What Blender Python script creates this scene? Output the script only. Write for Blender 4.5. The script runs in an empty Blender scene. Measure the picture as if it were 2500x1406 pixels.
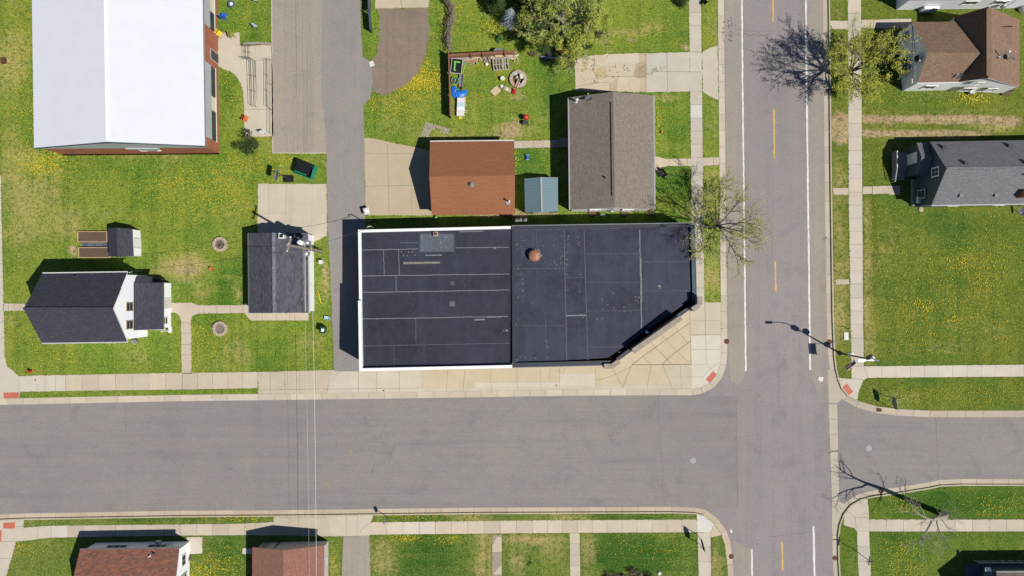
import bpy, bmesh, math, random
from mathutils import Vector, Matrix, noise
random.seed(7)
R = random.random
U = random.uniform
sc = bpy.context.scene
COL = sc.collection
H = 80.0      # height of the viewpoint above the road
S = 22.0      # ground units of the survey sheet per metre
PI = math.pi

def P(px, py, z=0.0):
    k = (H - z) / H / S
    return Vector(((px - 1250) * k, (703 - py) * k, z))
def G(px, py, z=0.0):
    return Vector(((px - 1250) / S, (703 - py) / S, z))
def on_plane(px, py, a, b, c, lift=0.0):
    n = (b - a).cross(c - a).normalized()
    o = Vector((0, 0, H)); d = P(px, py, 0) - o
    t = (a - o).dot(n) / d.dot(n)
    p = o + d * t
    return p + Vector((0, 0, lift))

# ------------------------------------------------------------------ mesh builder
class MB:
    def __init__(s):
        s.v = []; s.f = []; s.m = []; s.uv = []; s.t = []; s.anyt = False
    def poly(s, pts, m=0, tint=None):
        pts = [Vector(p) for p in pts]
        i = len(s.v); s.v += pts
        s.f.append(tuple(range(i, i + len(pts)))); s.m.append(m)
        e = pts[1] - pts[0]
        n = Vector((0, 0, 0))
        for k in range(len(pts)):
            n += (pts[k] - pts[0]).cross(pts[(k + 1) % len(pts)] - pts[0])
        if n.length < 1e-12: n = Vector((0, 0, 1))
        n.normalize()
        if e.length < 1e-9: e = Vector((1, 0, 0))
        e.normalize(); w = n.cross(e)
        o = Vector((0, 0, 0))
        s.uv.append([((p - o).dot(e), (p - o).dot(w)) for p in pts])
        s.t.append(tint)
        if tint is not None: s.anyt = True
        return s
    def prism(s, pts, z0, z1, m=0, ms=None, tint=None, bottom=False):
        if ms is None: ms = m
        a = [Vector((p[0], p[1])) for p in pts]
        area = sum(a[i].x * a[(i + 1) % len(a)].y - a[(i + 1) % len(a)].x * a[i].y for i in range(len(a)))
        if area < 0: a.reverse()
        s.poly([(p.x, p.y, z1) for p in a], m, tint)
        if bottom: s.poly([(p.x, p.y, z0) for p in reversed(a)], m, tint)
        for i in range(len(a)):
            p, q = a[i], a[(i + 1) % len(a)]
            s.poly([(p.x, p.y, z0), (q.x, q.y, z0), (q.x, q.y, z1), (p.x, p.y, z1)], ms, tint)
        return s
    def obox(s, c, u, n, su, sn, sz, m=0, tint=None, w=None):
        c = Vector(c); u = Vector(u).normalized(); n = Vector(n).normalized()
        w = Vector(w).normalized() if w is not None else u.cross(n).normalized()
        U_, N_, W_ = u * su / 2, n * sn / 2, w * sz / 2
        q = [c - U_ - N_ - W_, c + U_ - N_ - W_, c + U_ + N_ - W_, c - U_ + N_ - W_,
             c - U_ - N_ + W_, c + U_ - N_ + W_, c + U_ + N_ + W_, c - U_ + N_ + W_]
        for f in ((3, 2, 1, 0), (4, 5, 6, 7), (0, 1, 5, 4), (1, 2, 6, 5), (2, 3, 7, 6), (3, 0, 4, 7)):
            s.poly([q[i] for i in f], m, tint)
        return s
    def box(s, x, y, z, sx, sy, sz, rot=0.0, m=0, tint=None):
        """box standing on z"""
        u = Vector((math.cos(rot), math.sin(rot), 0)); n = Vector((-math.sin(rot), math.cos(rot), 0))
        return s.obox((x, y, z + sz / 2), u, n, sx, sy, sz, m, tint, Vector((0, 0, 1)))
    def tube(s, path, r, n=6, m=0, cap=True):
        path = [Vector(p) for p in path]
        if not isinstance(r, (list, tuple)): r = [r] * len(path)
        rings = []
        ref = None
        for i, p in enumerate(path):
            a = path[max(0, i - 1)]; b = path[min(len(path) - 1, i + 1)]
            d = (b - a)
            if d.length < 1e-9: d = Vector((0, 0, 1))
            d.normalize()
            if ref is None:
                ref = Vector((1, 0, 0)) if abs(d.x) < 0.8 else Vector((0, 1, 0))
            x = (ref - d * ref.dot(d))
            if x.length < 1e-6: x = d.orthogonal()
            x.normalize(); ref = x; y = d.cross(x)
            i0 = len(s.v)
            s.v += [p + (x * math.cos(2 * PI * k / n) + y * math.sin(2 * PI * k / n)) * r[i] for k in range(n)]
            rings.append(i0)
        for j in range(len(rings) - 1):
            for k in range(n):
                a, b = rings[j] + k, rings[j] + (k + 1) % n
                c, d2 = rings[j + 1] + (k + 1) % n, rings[j + 1] + k
                s.f.append((a, b, c, d2)); s.m.append(m); s.t.append(None)
                s.uv.append([(k * .1, j * .3), (k * .1 + .1, j * .3), (k * .1 + .1, j * .3 + .3), (k * .1, j * .3 + .3)])
        if cap:
            for r0, rev in ((rings[0], True), (rings[-1], False)):
                idx = list(range(r0, r0 + n))
                if rev: idx.reverse()
                s.f.append(tuple(idx)); s.m.append(m); s.t.append(None); s.uv.append([(0, 0)] * n)
        return s
    def lathe(s, c, prof, n=14, m=0, axis=None):
        """prof: list of (r, z) from bottom to top around c"""
        c = Vector(c)
        rings = []
        for r, z in prof:
            i0 = len(s.v)
            for k in range(n):
                a = 2 * PI * k / n
                s.v.append(c + Vector((r * math.cos(a), r * math.sin(a), z)))
            rings.append(i0)
        for j in range(len(rings) - 1):
            for k in range(n):
                s.f.append((rings[j] + k, rings[j] + (k + 1) % n, rings[j + 1] + (k + 1) % n, rings[j + 1] + k))
                s.m.append(m); s.t.append(None); s.uv.append([(k * .1, j * .1)] * 4)
        s.f.append(tuple(range(rings[-1], rings[-1] + n))); s.m.append(m); s.t.append(None); s.uv.append([(0, 0)] * n)
        s.f.append(tuple(reversed(range(rings[0], rings[0] + n)))); s.m.append(m); s.t.append(None); s.uv.append([(0, 0)] * n)
        return s
    def strip(s, pts, w, m=0, tint=None):
        """flat ribbon along a polyline (horizontal or on a slope)"""
        pts = [Vector(p) for p in pts]
        L = []
        for i, p in enumerate(pts):
            d = pts[min(i + 1, len(pts) - 1)] - pts[max(0, i - 1)]
            nn = Vector((-d.y, d.x, 0))
            if nn.length < 1e-9: nn = Vector((1, 0, 0))
            L.append(nn.normalized() * w / 2)
        for i in range(len(pts) - 1):
            s.poly([pts[i] - L[i], pts[i + 1] - L[i + 1], pts[i + 1] + L[i + 1], pts[i] + L[i]], m, tint)
        return s

ORG = {}
def _link(o, parent):
    COL.objects.link(o)
    if parent is not None: o.parent = parent
def part(name, mb, mats, parent=None, origin=None, smooth=False, label=None):
    if parent is not None: origin = ORG[parent.name]
    if origin is None: origin = Vector((0, 0, 0))
    origin = Vector(origin)
    me = bpy.data.meshes.new(name)
    me.from_pydata([tuple(p - origin) for p in mb.v], [], mb.f)
    if not isinstance(mats, (list, tuple)): mats = [mats]
    for m in mats: me.materials.append(m)
    me.polygons.foreach_set('material_index', mb.m)
    ul = me.uv_layers.new(name='UVMap')
    flat = []
    for u in mb.uv:
        for a in u: flat += [a[0], a[1]]
    ul.data.foreach_set('uv', flat)
    if mb.anyt:
        ca = me.color_attributes.new('tint', 'FLOAT_COLOR', 'CORNER')
        buf = []
        for f, t in zip(mb.f, mb.t):
            t = t or (1, 1, 1)
            for _ in f: buf += [t[0], t[1], t[2], 1.0]
        ca.data.foreach_set('color', buf)
    if smooth: me.polygons.foreach_set('use_smooth', [True] * len(mb.f))
    me.update()
    o = bpy.data.objects.new(name, me)
    if parent is None: o.location = origin
    _link(o, parent)
    ORG[o.name] = origin
    if label: o['label'] = label
    return o
def thing(name, label, cat, origin, group=None):
    o = bpy.data.objects.new(name, None)
    o.empty_display_size = .3
    o.location = origin; COL.objects.link(o)
    o['label'] = label; o['category'] = cat
    if group: o['group'] = group
    ORG[o.name] = Vector(origin)
    return o
def solo(name, mb, mats, label, cat, origin, group=None, smooth=False, kind=None):
    o = part(name, mb, mats, None, origin, smooth)
    o['label'] = label; o['category'] = cat
    if group: o['group'] = group
    if kind: o['kind'] = kind
    return o
def struct(name, mb, mats, kind='structure', label=None):
    o = part(name, mb, mats)
    o['kind'] = kind
    if label: o['label'] = label
    return o

# ------------------------------------------------------------------ materials
def lin(r, g, b):
    f = lambda c: (c / 255 / 12.92) if c / 255 <= .04045 else ((c / 255 + .055) / 1.055) ** 2.4
    return (f(r), f(g), f(b))
class NT:
    def __init__(s, name):
        s.mat = bpy.data.materials.new(name); s.mat.use_nodes = True
        s.t = s.mat.node_tree; s.n = s.t.nodes; s.l = s.t.links
        s.b = s.n['Principled BSDF']
    def new(s, typ, **kw):
        nd = s.n.new(typ)
        for k, v in kw.items():
            if hasattr(nd, k): setattr(nd, k, v)
        return nd
    def link(s, a, b): s.l.new(a, b)
    def coord(s, kind='Object'):
        if not hasattr(s, 'tc'): s.tc = s.new('ShaderNodeTexCoord')
        return s.tc.outputs[kind]
    def noise(s, scale, detail=4, rough=.6, vec=None, dist=0.0):
        nd = s.new('ShaderNodeTexNoise')
        nd.inputs['Scale'].default_value = scale; nd.inputs['Detail'].default_value = detail
        nd.inputs['Roughness'].default_value = rough; nd.inputs['Distortion'].default_value = dist
        s.link(vec if vec is not None else s.coord(), nd.inputs['Vector'])
        return nd.outputs['Fac']
    def ramp(s, fac, stops):
        nd = s.new('ShaderNodeValToRGB')
        el = nd.color_ramp.elements
        while len(el) < len(stops): el.new(.5)
        for e, (p, c) in zip(el, stops):
            e.position = p
            e.color = (c, c, c, 1) if not isinstance(c, (tuple, list)) else (*c, 1)
        s.link(fac, nd.inputs['Fac'])
        return nd.outputs['Color']
    def mix(s, fac, a, b, mode='MIX'):
        nd = s.new('ShaderNodeMix', data_type='RGBA', blend_type=mode)
        for sock, v in ((nd.inputs[0], fac), (nd.inputs[6], a), (nd.inputs[7], b)):
            if isinstance(v, bpy.types.NodeSocket): s.link(v, sock)
            elif isinstance(v, (tuple, list)): sock.default_value = (*v, 1)
            else: sock.default_value = v
        return nd.outputs[2]
    def mapping(s, vec, scale=(1, 1, 1), rot=0.0):
        nd = s.new('ShaderNodeMapping')
        nd.inputs['Scale'].default_value = scale; nd.inputs['Rotation'].default_value = (0, 0, rot)
        s.link(vec, nd.inputs['Vector']); return nd.outputs['Vector']
    def attr(s, name='tint'):
        nd = s.new('ShaderNodeAttribute'); nd.attribute_name = name
        return nd
    def bump(s, h, strength=.3, dist=.02):
        nd = s.new('ShaderNodeBump'); nd.inputs['Strength'].default_value = strength
        nd.inputs['Distance'].default_value = dist
        s.link(h, nd.inputs['Height']); s.link(nd.outputs['Normal'], s.b.inputs['Normal'])
    def done(s, col, rough=.85, metal=0.0, spec=.3):
        if isinstance(col, (tuple, list)): s.b.inputs['Base Color'].default_value = (*col, 1)
        else: s.link(col, s.b.inputs['Base Color'])
        s.b.inputs['Roughness'].default_value = rough
        s.b.inputs['Metallic'].default_value = metal
        s.b.inputs['Specular IOR Level'].default_value = spec
        return s.mat

def sh(c, k): return tuple(min(1, x * k) for x in c)
def m_plain(name, col, rough=.7, var=.18, scale=2.5, metal=0.0, spec=.3, dirt=.0):
    t = NT(name)
    n1 = t.noise(scale, 5, .65); n2 = t.noise(scale * 9, 3, .6)
    c = t.mix(t.ramp(n1, [(.3, 0.0), (.7, 1.0)]), sh(col, 1 - var), sh(col, 1 + var))
    c = t.mix(t.ramp(n2, [(.35, 0.0), (.65, .45)]), c, sh(col, 1 - var * .8))
    if dirt: c = t.mix(t.ramp(t.noise(scale * .6, 6, .7), [(.5, 0.0), (.75, dirt)]), c, (.12, .1, .07))
    return t.done(c, rough, metal, spec)

def m_asphalt(name, col, tan=.3, streak=True, alt=None, axis='Y', wear=1.0):
    t = NT(name)
    o = t.coord()
    big = t.noise(.05, 6, .66, dist=.9)
    mid = t.noise(.3, 7, .7, dist=.5)
    fine = t.noise(7, 4, .75)
    alt = alt or (col[0] * 1.12, col[1] * 1.06, col[2] * .96)
    c = t.mix(t.ramp(big, [(.36, 0.0), (.62, 1.0)]), col, alt)
    pk = t.noise(.55, 5, .7, dist=.3)
    c = t.mix(t.ramp(pk, [(.4, .55), (.5, 0.0)]), c, (col[0] * .9, col[1] * .98, col[2] * .97))
    c = t.mix(t.ramp(pk, [(.52, 0.0), (.64, .6)]), c, (col[0] * 1.1, col[1] * 1.0, col[2] * 1.03))
    c = t.mix(t.ramp(mid, [(.3, .55 * wear), (.46, 0.0)]), c, sh(col, .78))
    c = t.mix(t.ramp(mid, [(.54, 0.0), (.74, .75 * wear)]), c, (col[0] * 1.2, col[1] * 1.15, col[2] * 1.04))
    if streak:
        st = t.noise(1, 5, .65, t.mapping(o, (.85, .035, 1) if axis == 'Y' else (.035, .85, 1)))
        c = t.mix(t.ramp(st, [(.48, 0.0), (.7, tan)]), c, (col[0] * 1.26, col[1] * 1.18, col[2] * 1.02))
        c = t.mix(t.ramp(st, [(.3, tan * 1.1), (.45, 0.0)]), c, sh(col, .82))
        st2 = t.noise(1, 4, .6, t.mapping(o, (.05, 3.2, 1) if axis == 'X' else (3.2, .05, 1)))
        c = t.mix(t.ramp(st2, [(.55, 0.0), (.72, tan * .8)]), c, sh(col, .84))
    sp = t.noise(.9, 3, .5, dist=1.5)
    c = t.mix(t.ramp(sp, [(.7, 0.0), (.76, .4 * wear)]), c, sh(col, .62))
    c = t.mix(t.ramp(fine, [(.36, .5), (.54, 0.0)]), c, sh(col, .66))
    c = t.mix(t.ramp(fine, [(.56, 0.0), (.72, .55)]), c, sh(col, 1.45))
    return t.done(c, .93, spec=.15)

def m_concrete(name, col=(.455, .42, .352)):
    t = NT(name)
    a = t.attr('tint')
    mid = t.noise(.6, 6, .65); fine = t.noise(8, 4, .7); st = t.noise(2.6, 5, .7, dist=.8)
    c = t.mix(t.ramp(mid, [(.35, 0.0), (.7, 1.0)]), sh(col, .93), sh(col, 1.05))
    c = t.mix(t.ramp(fine, [(.35, .22), (.65, 0.0)]), c, sh(col, .68))
    c = t.mix(t.ramp(st, [(.58, 0.0), (.8, .38)]), c, (col[0] * .62, col[1] * .58, col[2] * .5))
    c = t.mix(1.0, c, a.outputs['Color'], 'MULTIPLY')
    return t.done(c, .9, spec=.2)

def m_lawn(name, g1, g2, gl, k=1.0):
    t = NT(name)
    a = t.attr('field')
    sep = t.new('ShaderNodeSeparateColor'); t.link(a.outputs['Color'], sep.inputs[0])
    def mth(op, x, y):
        nd = t.new('ShaderNodeMath'); nd.operation = op; nd.use_clamp = (op == 'ADD')
        for sk, v in ((nd.inputs[0], x), (nd.inputs[1], y)):
            if isinstance(v, bpy.types.NodeSocket): t.link(v, sk)
            else: sk.default_value = v
        return nd.outputs[0]
    def cen(n, m): return mth('MULTIPLY', mth('SUBTRACT', n, .5), m)
    n0 = t.noise(.16, 6, .66, dist=.7); n1 = t.noise(.75, 6, .72, dist=.4); n2 = t.noise(2.6, 5, .78); n3 = t.noise(7.5, 4, .8)
    base = t.mix(t.ramp(n0, [(.36, 0.0), (.64, 1.0)]), g1, g2)
    lush = t.ramp(mth('ADD', mth('ADD', mth('MULTIPLY', sep.outputs[1], .75), cen(n1, 1.5)), cen(n2, .5)), [(.1, 0.0), (.7, 1.0)])
    c = t.mix(lush, base, gl)
    dry = t.ramp(mth('ADD', mth('ADD', mth('MULTIPLY', sep.outputs[0], .95), cen(n2, 1.3)), cen(n1, .7)), [(.22, 0.0), (.95, 1.0)])
    c = t.mix(dry, c, lin(178, 160, 104))
    dirt = t.ramp(mth('ADD', sep.outputs[2], cen(n1, 1.3)), [(.35, 0.0), (.75, 1.0)])
    dcol = t.mix(t.ramp(n2, [(.35, 0.0), (.65, 1.0)]), lin(156, 130, 100), lin(192, 166, 132))
    c = t.mix(dirt, c, dcol)
    mow = t.noise(1, 4, .6, t.mapping(t.coord(), (.07, 1.5, 1))); mow2 = t.noise(1, 4, .6, t.mapping(t.coord(), (1.1, .06, 1)))
    c = t.mix(t.ramp(mow, [(.52, 0.0), (.66, .3)]), c, sh(g2, 1.12)); c = t.mix(t.ramp(mow2, [(.36, .32), (.48, 0.0)]), c, sh(gl, .85))
    dk = tuple(x * .42 for x in gl)
    c = t.mix(t.ramp(n2, [(.34, .6), (.5, 0.0)]), c, dk)
    c = t.mix(t.ramp(n3, [(.4, .62), (.53, 0.0)]), c, dk)
    c = t.mix(t.ramp(n3, [(.53, 0.0), (.66, .55)]), c, sh(lin(178, 176, 92), k))
    t.bump(n3, .4, .05)
    return t.done(c, .95, spec=.1)

def m_shingle(name, c1, c2, blotch=None, row=.15, bw=.34, bl_scale=.5, lines=.5, contrast=1.0):
    t = NT(name)
    uv = t.coord('UV')
    br = t.new('ShaderNodeTexBrick'); br.offset = .5
    br.inputs['Scale'].default_value = 1; br.inputs['Brick Width'].default_value = bw
    br.inputs['Row Height'].default_value = row; br.inputs['Mortar Size'].default_value = .012
    br.inputs['Mortar Smooth'].default_value = .3; br.inputs['Bias'].default_value = 0
    br.inputs['Color1'].default_value = (*sh(c1, 1), 1); br.inputs['Color2'].default_value = (*sh(c2, 1), 1)
    br.inputs['Mortar'].default_value = (*sh(c1, lines), 1)
    t.link(uv, br.inputs['Vector'])
    c = br.outputs['Color']
    n1 = t.noise(bl_scale, 5, .65, uv); n2 = t.noise(7, 4, .75, uv)
    if blotch: c = t.mix(t.ramp(n1, [(.42, 0.0), (.66, .75)]), c, blotch)
    else: c = t.mix(t.ramp(n1, [(.35, 0.0), (.7, .3)]), c, sh(c1, .75))
    c = t.mix(t.ramp(n2, [(.38, .5), (.56, 0.0)]), c, sh(c1, .55))
    c = t.mix(t.ramp(n2, [(.56, 0.0), (.74, .42 * contrast)]), c, sh(c2, 1.6))
    t.bump(n2, .2, .02)
    return t.done(c, .95, spec=.12)

def m_ribs(name, col, pitch=.3, dark=.7, rough=.5, var=.06, metal=0.0, axis='X', dirt=0.0):
    """standing ribs / clapboards: lines repeated in metres of the UV map; axis X = lines run along V"""
    t = NT(name)
    uv = t.coord('UV')
    sep = t.new('ShaderNodeSeparateXYZ'); t.link(uv, sep.inputs[0])
    mm = t.new('ShaderNodeMath'); mm.operation = 'DIVIDE'; t.link(sep.outputs[0 if axis == 'X' else 1], mm.inputs[0]); mm.inputs[1].default_value = pitch
    fr = t.new('ShaderNodeMath'); fr.operation = 'FRACT'; t.link(mm.outputs[0], fr.inputs[0])
    ln = t.ramp(fr.outputs[0], [(0.0, 1.0), (.1, .2), (.2, 0.0), (.92, 0.0), (1.0, .9)])
    n1 = t.noise(.5, 5, .6, uv); n2 = t.noise(1, 4, .6, t.mapping(uv, (.3, 6, 1) if axis == 'X' else (6, .3, 1)))
    c = t.mix(t.ramp(n1, [(.3, 0.0), (.7, 1.0)]), sh(col, 1 - var), sh(col, 1 + var))
    c = t.mix(t.ramp(n2, [(.5, 0.0), (.8, .35)]), c, sh(col, 1 - var * 2))
    if dirt: c = t.mix(t.ramp(t.noise(.9, 6, .7, uv), [(.5, 0.0), (.78, dirt)]), c, (.2, .17, .13))
    c = t.mix(ln, c, sh(col, dark))
    return t.done(c, rough, metal, .4)

def m_brick(name, c1, c2, mortar):
    t = NT(name)
    uv = t.coord('UV')
    br = t.new('ShaderNodeTexBrick')
    br.inputs['Scale'].default_value = 1; br.inputs['Brick Width'].default_value = .22
    br.inputs['Row Height'].default_value = .075; br.inputs['Mortar Size'].default_value = .008
    br.inputs['Color1'].default_value = (*c1, 1); br.inputs['Color2'].default_value = (*c2, 1); br.inputs['Mortar'].default_value = (*mortar, 1)
    t.link(uv, br.inputs['Vector'])
    n1 = t.noise(.7, 5, .65, uv)
    c = t.mix(t.ramp(n1, [(.4, 0.0), (.75, .45)]), br.outputs['Color'], sh(c1, .7))
    return t.done(c, .9, spec=.15)

def m_membrane(name, col):
    t = NT(name)
    n0 = t.noise(.25, 6, .62, dist=.6); n1 = t.noise(1.3, 6, .7); n2 = t.noise(8, 4, .7)
    c = t.mix(t.ramp(n0, [(.32, 0.0), (.7, 1.0)]), sh(col, .78), sh(col, 1.6))
    c = t.mix(t.ramp(n1, [(.46, 0.0), (.72, .7)]), c, sh(col, 1.6))
    c = t.mix(t.ramp(n2, [(.56, 0.0), (.7, .5)]), c, sh(col, 2.6))
    st = t.noise(1, 5, .6, t.mapping(t.coord(), (1.6, .12, 1)))
    c = t.mix(t.ramp(st, [(.5, 0.0), (.7, .45)]), c, sh(col, 1.9))
    return t.done(c, .75, spec=.25)

def m_leaf(name, c1, c2, sc_=1.5):
    t = NT(name)
    a = t.noise(sc_, 4, .6); b = t.noise(sc_ * 8, 2, .5)
    c = t.mix(t.ramp(a, [(.35, 0.0), (.65, 1.0)]), c1, c2)
    c = t.mix(t.ramp(b, [(.4, 0.0), (.7, .5)]), c, sh(c2, 1.3))
    t.b.inputs['Transmission Weight'].default_value = 0.0
    return t.done(c, .7, spec=.2)

M = {}
M['road'] = m_asphalt('asphalt_grey', (.226, .207, .2), .5, alt=(.258, .24, .222), axis='X', wear=1.3)
M['street'] = m_asphalt('asphalt_mauve', (.246, .222, .217), .45, alt=(.282, .25, .242), wear=1.3)
M['shoulder'] = m_asphalt('asphalt_tan', (.282, .257, .228), .4)
M['alley'] = m_asphalt('asphalt_alley', (.252, .235, .22), .3, alt=(.272, .248, .234))
M['lot'] = m_asphalt('asphalt_taupe', (.3, .268, .232), .5)
M['crack'] = m_plain('crack_filler', (.05, .048, .046), .9)
M['soft_crack'] = m_plain('hairline_crack', (.155, .142, .132), .9)
M['conc'] = m_concrete('concrete')
M['joint'] = m_plain('concrete_joint', (.2, .17, .13), .95)
M['lawn_NW'] = m_lawn('lawn_grass', lin(95, 126, 40), lin(136, 144, 54), lin(62, 105, 33))
M['lawn_NE'] = m_lawn('lawn_grass_east', lin(87, 110, 38), lin(116, 121, 46), lin(56, 92, 30), .82)
M['lawn_SE'] = m_lawn('lawn_grass_southeast', lin(80, 110, 38), lin(110, 122, 46), lin(52, 90, 27), .72)
M['lawn_SW'] = m_lawn('lawn_grass_south', lin(88, 114, 44), lin(120, 128, 58), lin(52, 90, 29), .82)
M['white_paint'] = m_plain('white_road_paint', (.66, .64, .6), .7, .1, 3, dirt=.5)
M['yellow_paint'] = m_plain('yellow_road_paint', (.58, .38, .1), .7, .12, 3, dirt=.45)
M['white'] = m_plain('white_paint', (.78, .78, .76), .55, .04, 1.5)
M['offwhite'] = m_plain('off_white', (.62, .6, .56), .6, .06, 1.5)
M['black'] = m_plain('black_plastic', (.012, .013, .016), .45, .2)
M['dgrey'] = m_plain('dark_grey', (.05, .053, .06), .6, .2)
M['grey'] = m_plain('mid_grey', (.2, .2, .2), .6, .15)
M['galv'] = m_plain('galvanised_steel', (.5, .51, .52), .4, .12, metal=.6)
M['red'] = m_plain('red_paint', (.5, .02, .018), .4, .15)
M['rust'] = m_plain('rusty_iron', (.11, .05, .035), .85, .3, 6)
M['orange'] = m_plain('orange_plastic', (.58, .13, .04), .5, .1)
M['tactile'] = m_ribs('tactile_brick_red', lin(184, 100, 82), .06, .85, .8, .1)
M['blue'] = m_plain('blue_plastic', (.02, .11, .5), .45, .15)
M['lblue'] = m_plain('light_blue_plastic', (.42, .56, .64), .45, .1)
M['yellow'] = m_plain('yellow_plastic', (.7, .5, .05), .5, .1)
M['olive'] = m_plain('olive_plastic', (.22, .25, .04), .5, .1)
M['green'] = m_plain('dumpster_green', (.012, .23, .125), .5, .15, dirt=.2)
M['lime'] = m_plain('lime_plastic', (.14, .5, .08), .5, .1)
M['dkgreen'] = m_plain('dark_green_plastic', (.012, .06, .04), .45, .15)
M['wood'] = m_plain('weathered_wood', (.38, .29, .19), .85, .25, 4)
M['greywood'] = m_plain('grey_wood', (.33, .29, .24), .9, .25, 4)
M['redwood'] = m_plain('red_brown_wood', (.34, .165, .095), .85, .28, 3)
M['tanwood'] = m_plain('tan_lumber', (.55, .38, .2), .8, .15, 3)
M['polewood'] = m_plain('pole_wood', (.3, .25, .19), .9, .2, 3)
M['soil'] = m_plain('garden_soil', (.12, .082, .055), .95, .3, 7)
M['ash'] = m_plain('fire_ash', (.2, .17, .14), .95, .35, 7)
M['stone'] = m_plain('tan_stone', (.43, .34, .24), .9, .2, 4)
M['bark'] = m_plain('dark_bark', (.1, .082, .065), .95, .25, 5)
M['palebark'] = m_plain('pale_bark', (.3, .27, .22), .95, .25, 5)
M['glass'] = m_plain('window_glass', (.03, .04, .05), .12, .25, 1.2, spec=.6)
M['wire'] = m_plain('wire_black', (.03, .03, .03), .6)
M['wire_white'] = m_plain('wire_light', (.75, .74, .7), .5)
M['tarp'] = m_plain('blue_tarp', (.02, .17, .62), .4, .35, 5)
M['card'] = m_plain('cardboard', (.52, .4, .26), .85, .08)
M['terra'] = m_plain('terracotta', (.68, .22, .07), .7, .12)
M['memb_w'] = m_membrane('roof_membrane_west', (.024, .0265, .038))
M['memb_e'] = m_membrane('roof_membrane_east', (.031, .034, .05))
M['seam'] = m_plain('membrane_seam', (.19, .195, .21), .8, .35, 5)
M['seam_soft'] = m_plain('membrane_seam_faded', (.1, .105, .125), .8, .3, 5)
M['patch'] = m_membrane('membrane_patch', (.075, .085, .1))
M['chip'] = m_plain('roof_stain', (.2, .195, .16), .9, .35, 5)
M['coping_dark'] = m_plain('dark_coping_metal', (.035, .04, .052), .5, .2)
M['coping_blue'] = m_plain('slate_coping_metal', (.07, .1, .13), .45, .2)
M['capstone'] = m_plain('parapet_capstone', (.31, .265, .215), .9, .25, 3)
M['storewall'] = m_brick('shop_brick', (.3, .2, .14), (.36, .25, .18), (.4, .36, .3))
M['brick'] = m_brick('orange_brick', (.33, .088, .045), (.41, .12, .06), (.4, .25, .18))
M['white_roof'] = m_ribs('white_metal_roof', (.63, .64, .68), .3, .93, .45, .03)
M['corr'] = m_ribs('grey_corrugated', (.42, .44, .46), .22, .7, .5, .06)
M['beige'] = m_plain('beige_panel', (.66, .6, .43), .7, .06)
M['fascia_blue'] = m_plain('slate_blue_fascia', (.045, .085, .13), .5, .15)
M['sh_navy'] = m_shingle('charcoal_shingle', (.05, .052, .066), (.072, .074, .092))
M['sh_gar'] = m_shingle('mixed_grey_shingle', (.118, .115, .134), (.05, .05, .066), (.09, .088, .106), .19, .45, .8, .75, .6)
M['sh_brown'] = m_shingle('copper_brown_shingle', (.29, .122, .062), (.33, .14, .073), None, .16, .5, .3, .75, .35)
M['sh_tan'] = m_shingle('taupe_shingle', (.21, .178, .145), (.27, .225, .185), None, .2, .32, .4, .5)
M['sh_rust'] = m_shingle('rust_brown_shingle', (.205, .138, .095), (.275, .188, .13), (.23, .135, .095), .2, .34, .25, .5)
M['sh_grey'] = m_shingle('light_grey_shingle', (.17, .168, .18), (.225, .22, .235))
M['sh_red'] = m_shingle('red_mix_shingle', (.36, .145, .09), (.13, .078, .065), (.2, .11, .09), .2, .38, 1.2, .7)
M['sh_rose'] = m_shingle('rose_brown_shingle', (.26, .125, .09), (.32, .16, .12), None, .18, .34, .6, .7)
M['teal_metal'] = m_ribs('teal_ribbed_metal', (.125, .19, .22), .28, .62, .4, .05)
M['siding'] = m_ribs('white_siding', (.93, .93, .94), .2, .92, .6, .02, axis='Y')
M['siding_navy'] = m_ribs('navy_siding', (.06, .085, .11), .2, .75, .6, .08, axis='Y')
M['siding_grey'] = m_ribs('grey_siding', (.4, .42, .45), .2, .8, .6, .05, axis='Y')
M['siding_tan'] = m_ribs('tan_siding', (.55, .5, .42), .2, .85, .6, .04, axis='Y')
M['dandelion'] = m_leaf('dandelion_yellow', (.5, .46, .05), (.62, .44, .02), 4)
M['leaf_yel'] = m_leaf('spring_leaf_yellow', (.2, .24, .04), (.37, .4, .07))
M['leaf_spring'] = m_leaf('spring_leaf_green', (.27, .3, .035), (.46, .46, .06))
M['leaf_bud'] = m_leaf('spring_bud', (.3, .31, .08), (.42, .42, .12))
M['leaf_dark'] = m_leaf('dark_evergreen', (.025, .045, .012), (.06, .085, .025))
M['leaf_grey'] = m_leaf('silver_needles', (.3, .36, .38), (.5, .56, .58))
M['leaf_deep'] = m_leaf('deep_green_leaf', (.03, .1, .02), (.06, .19, .04))
M['leaf_brown'] = m_leaf('dry_twig', (.12, .085, .06), (.24, .18, .12))
M['pavers'] = m_plain('grey_pavers', (.33, .28, .22), .9, .15, 3)
M['dirtlot'] = m_asphalt('dirt_gravel', (.21, .165, .125), .5, True, alt=(.27, .21, .155))
M['limb'] = m_plain('brush_pile', (.22, .175, .13), .95, .35, 5)
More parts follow.
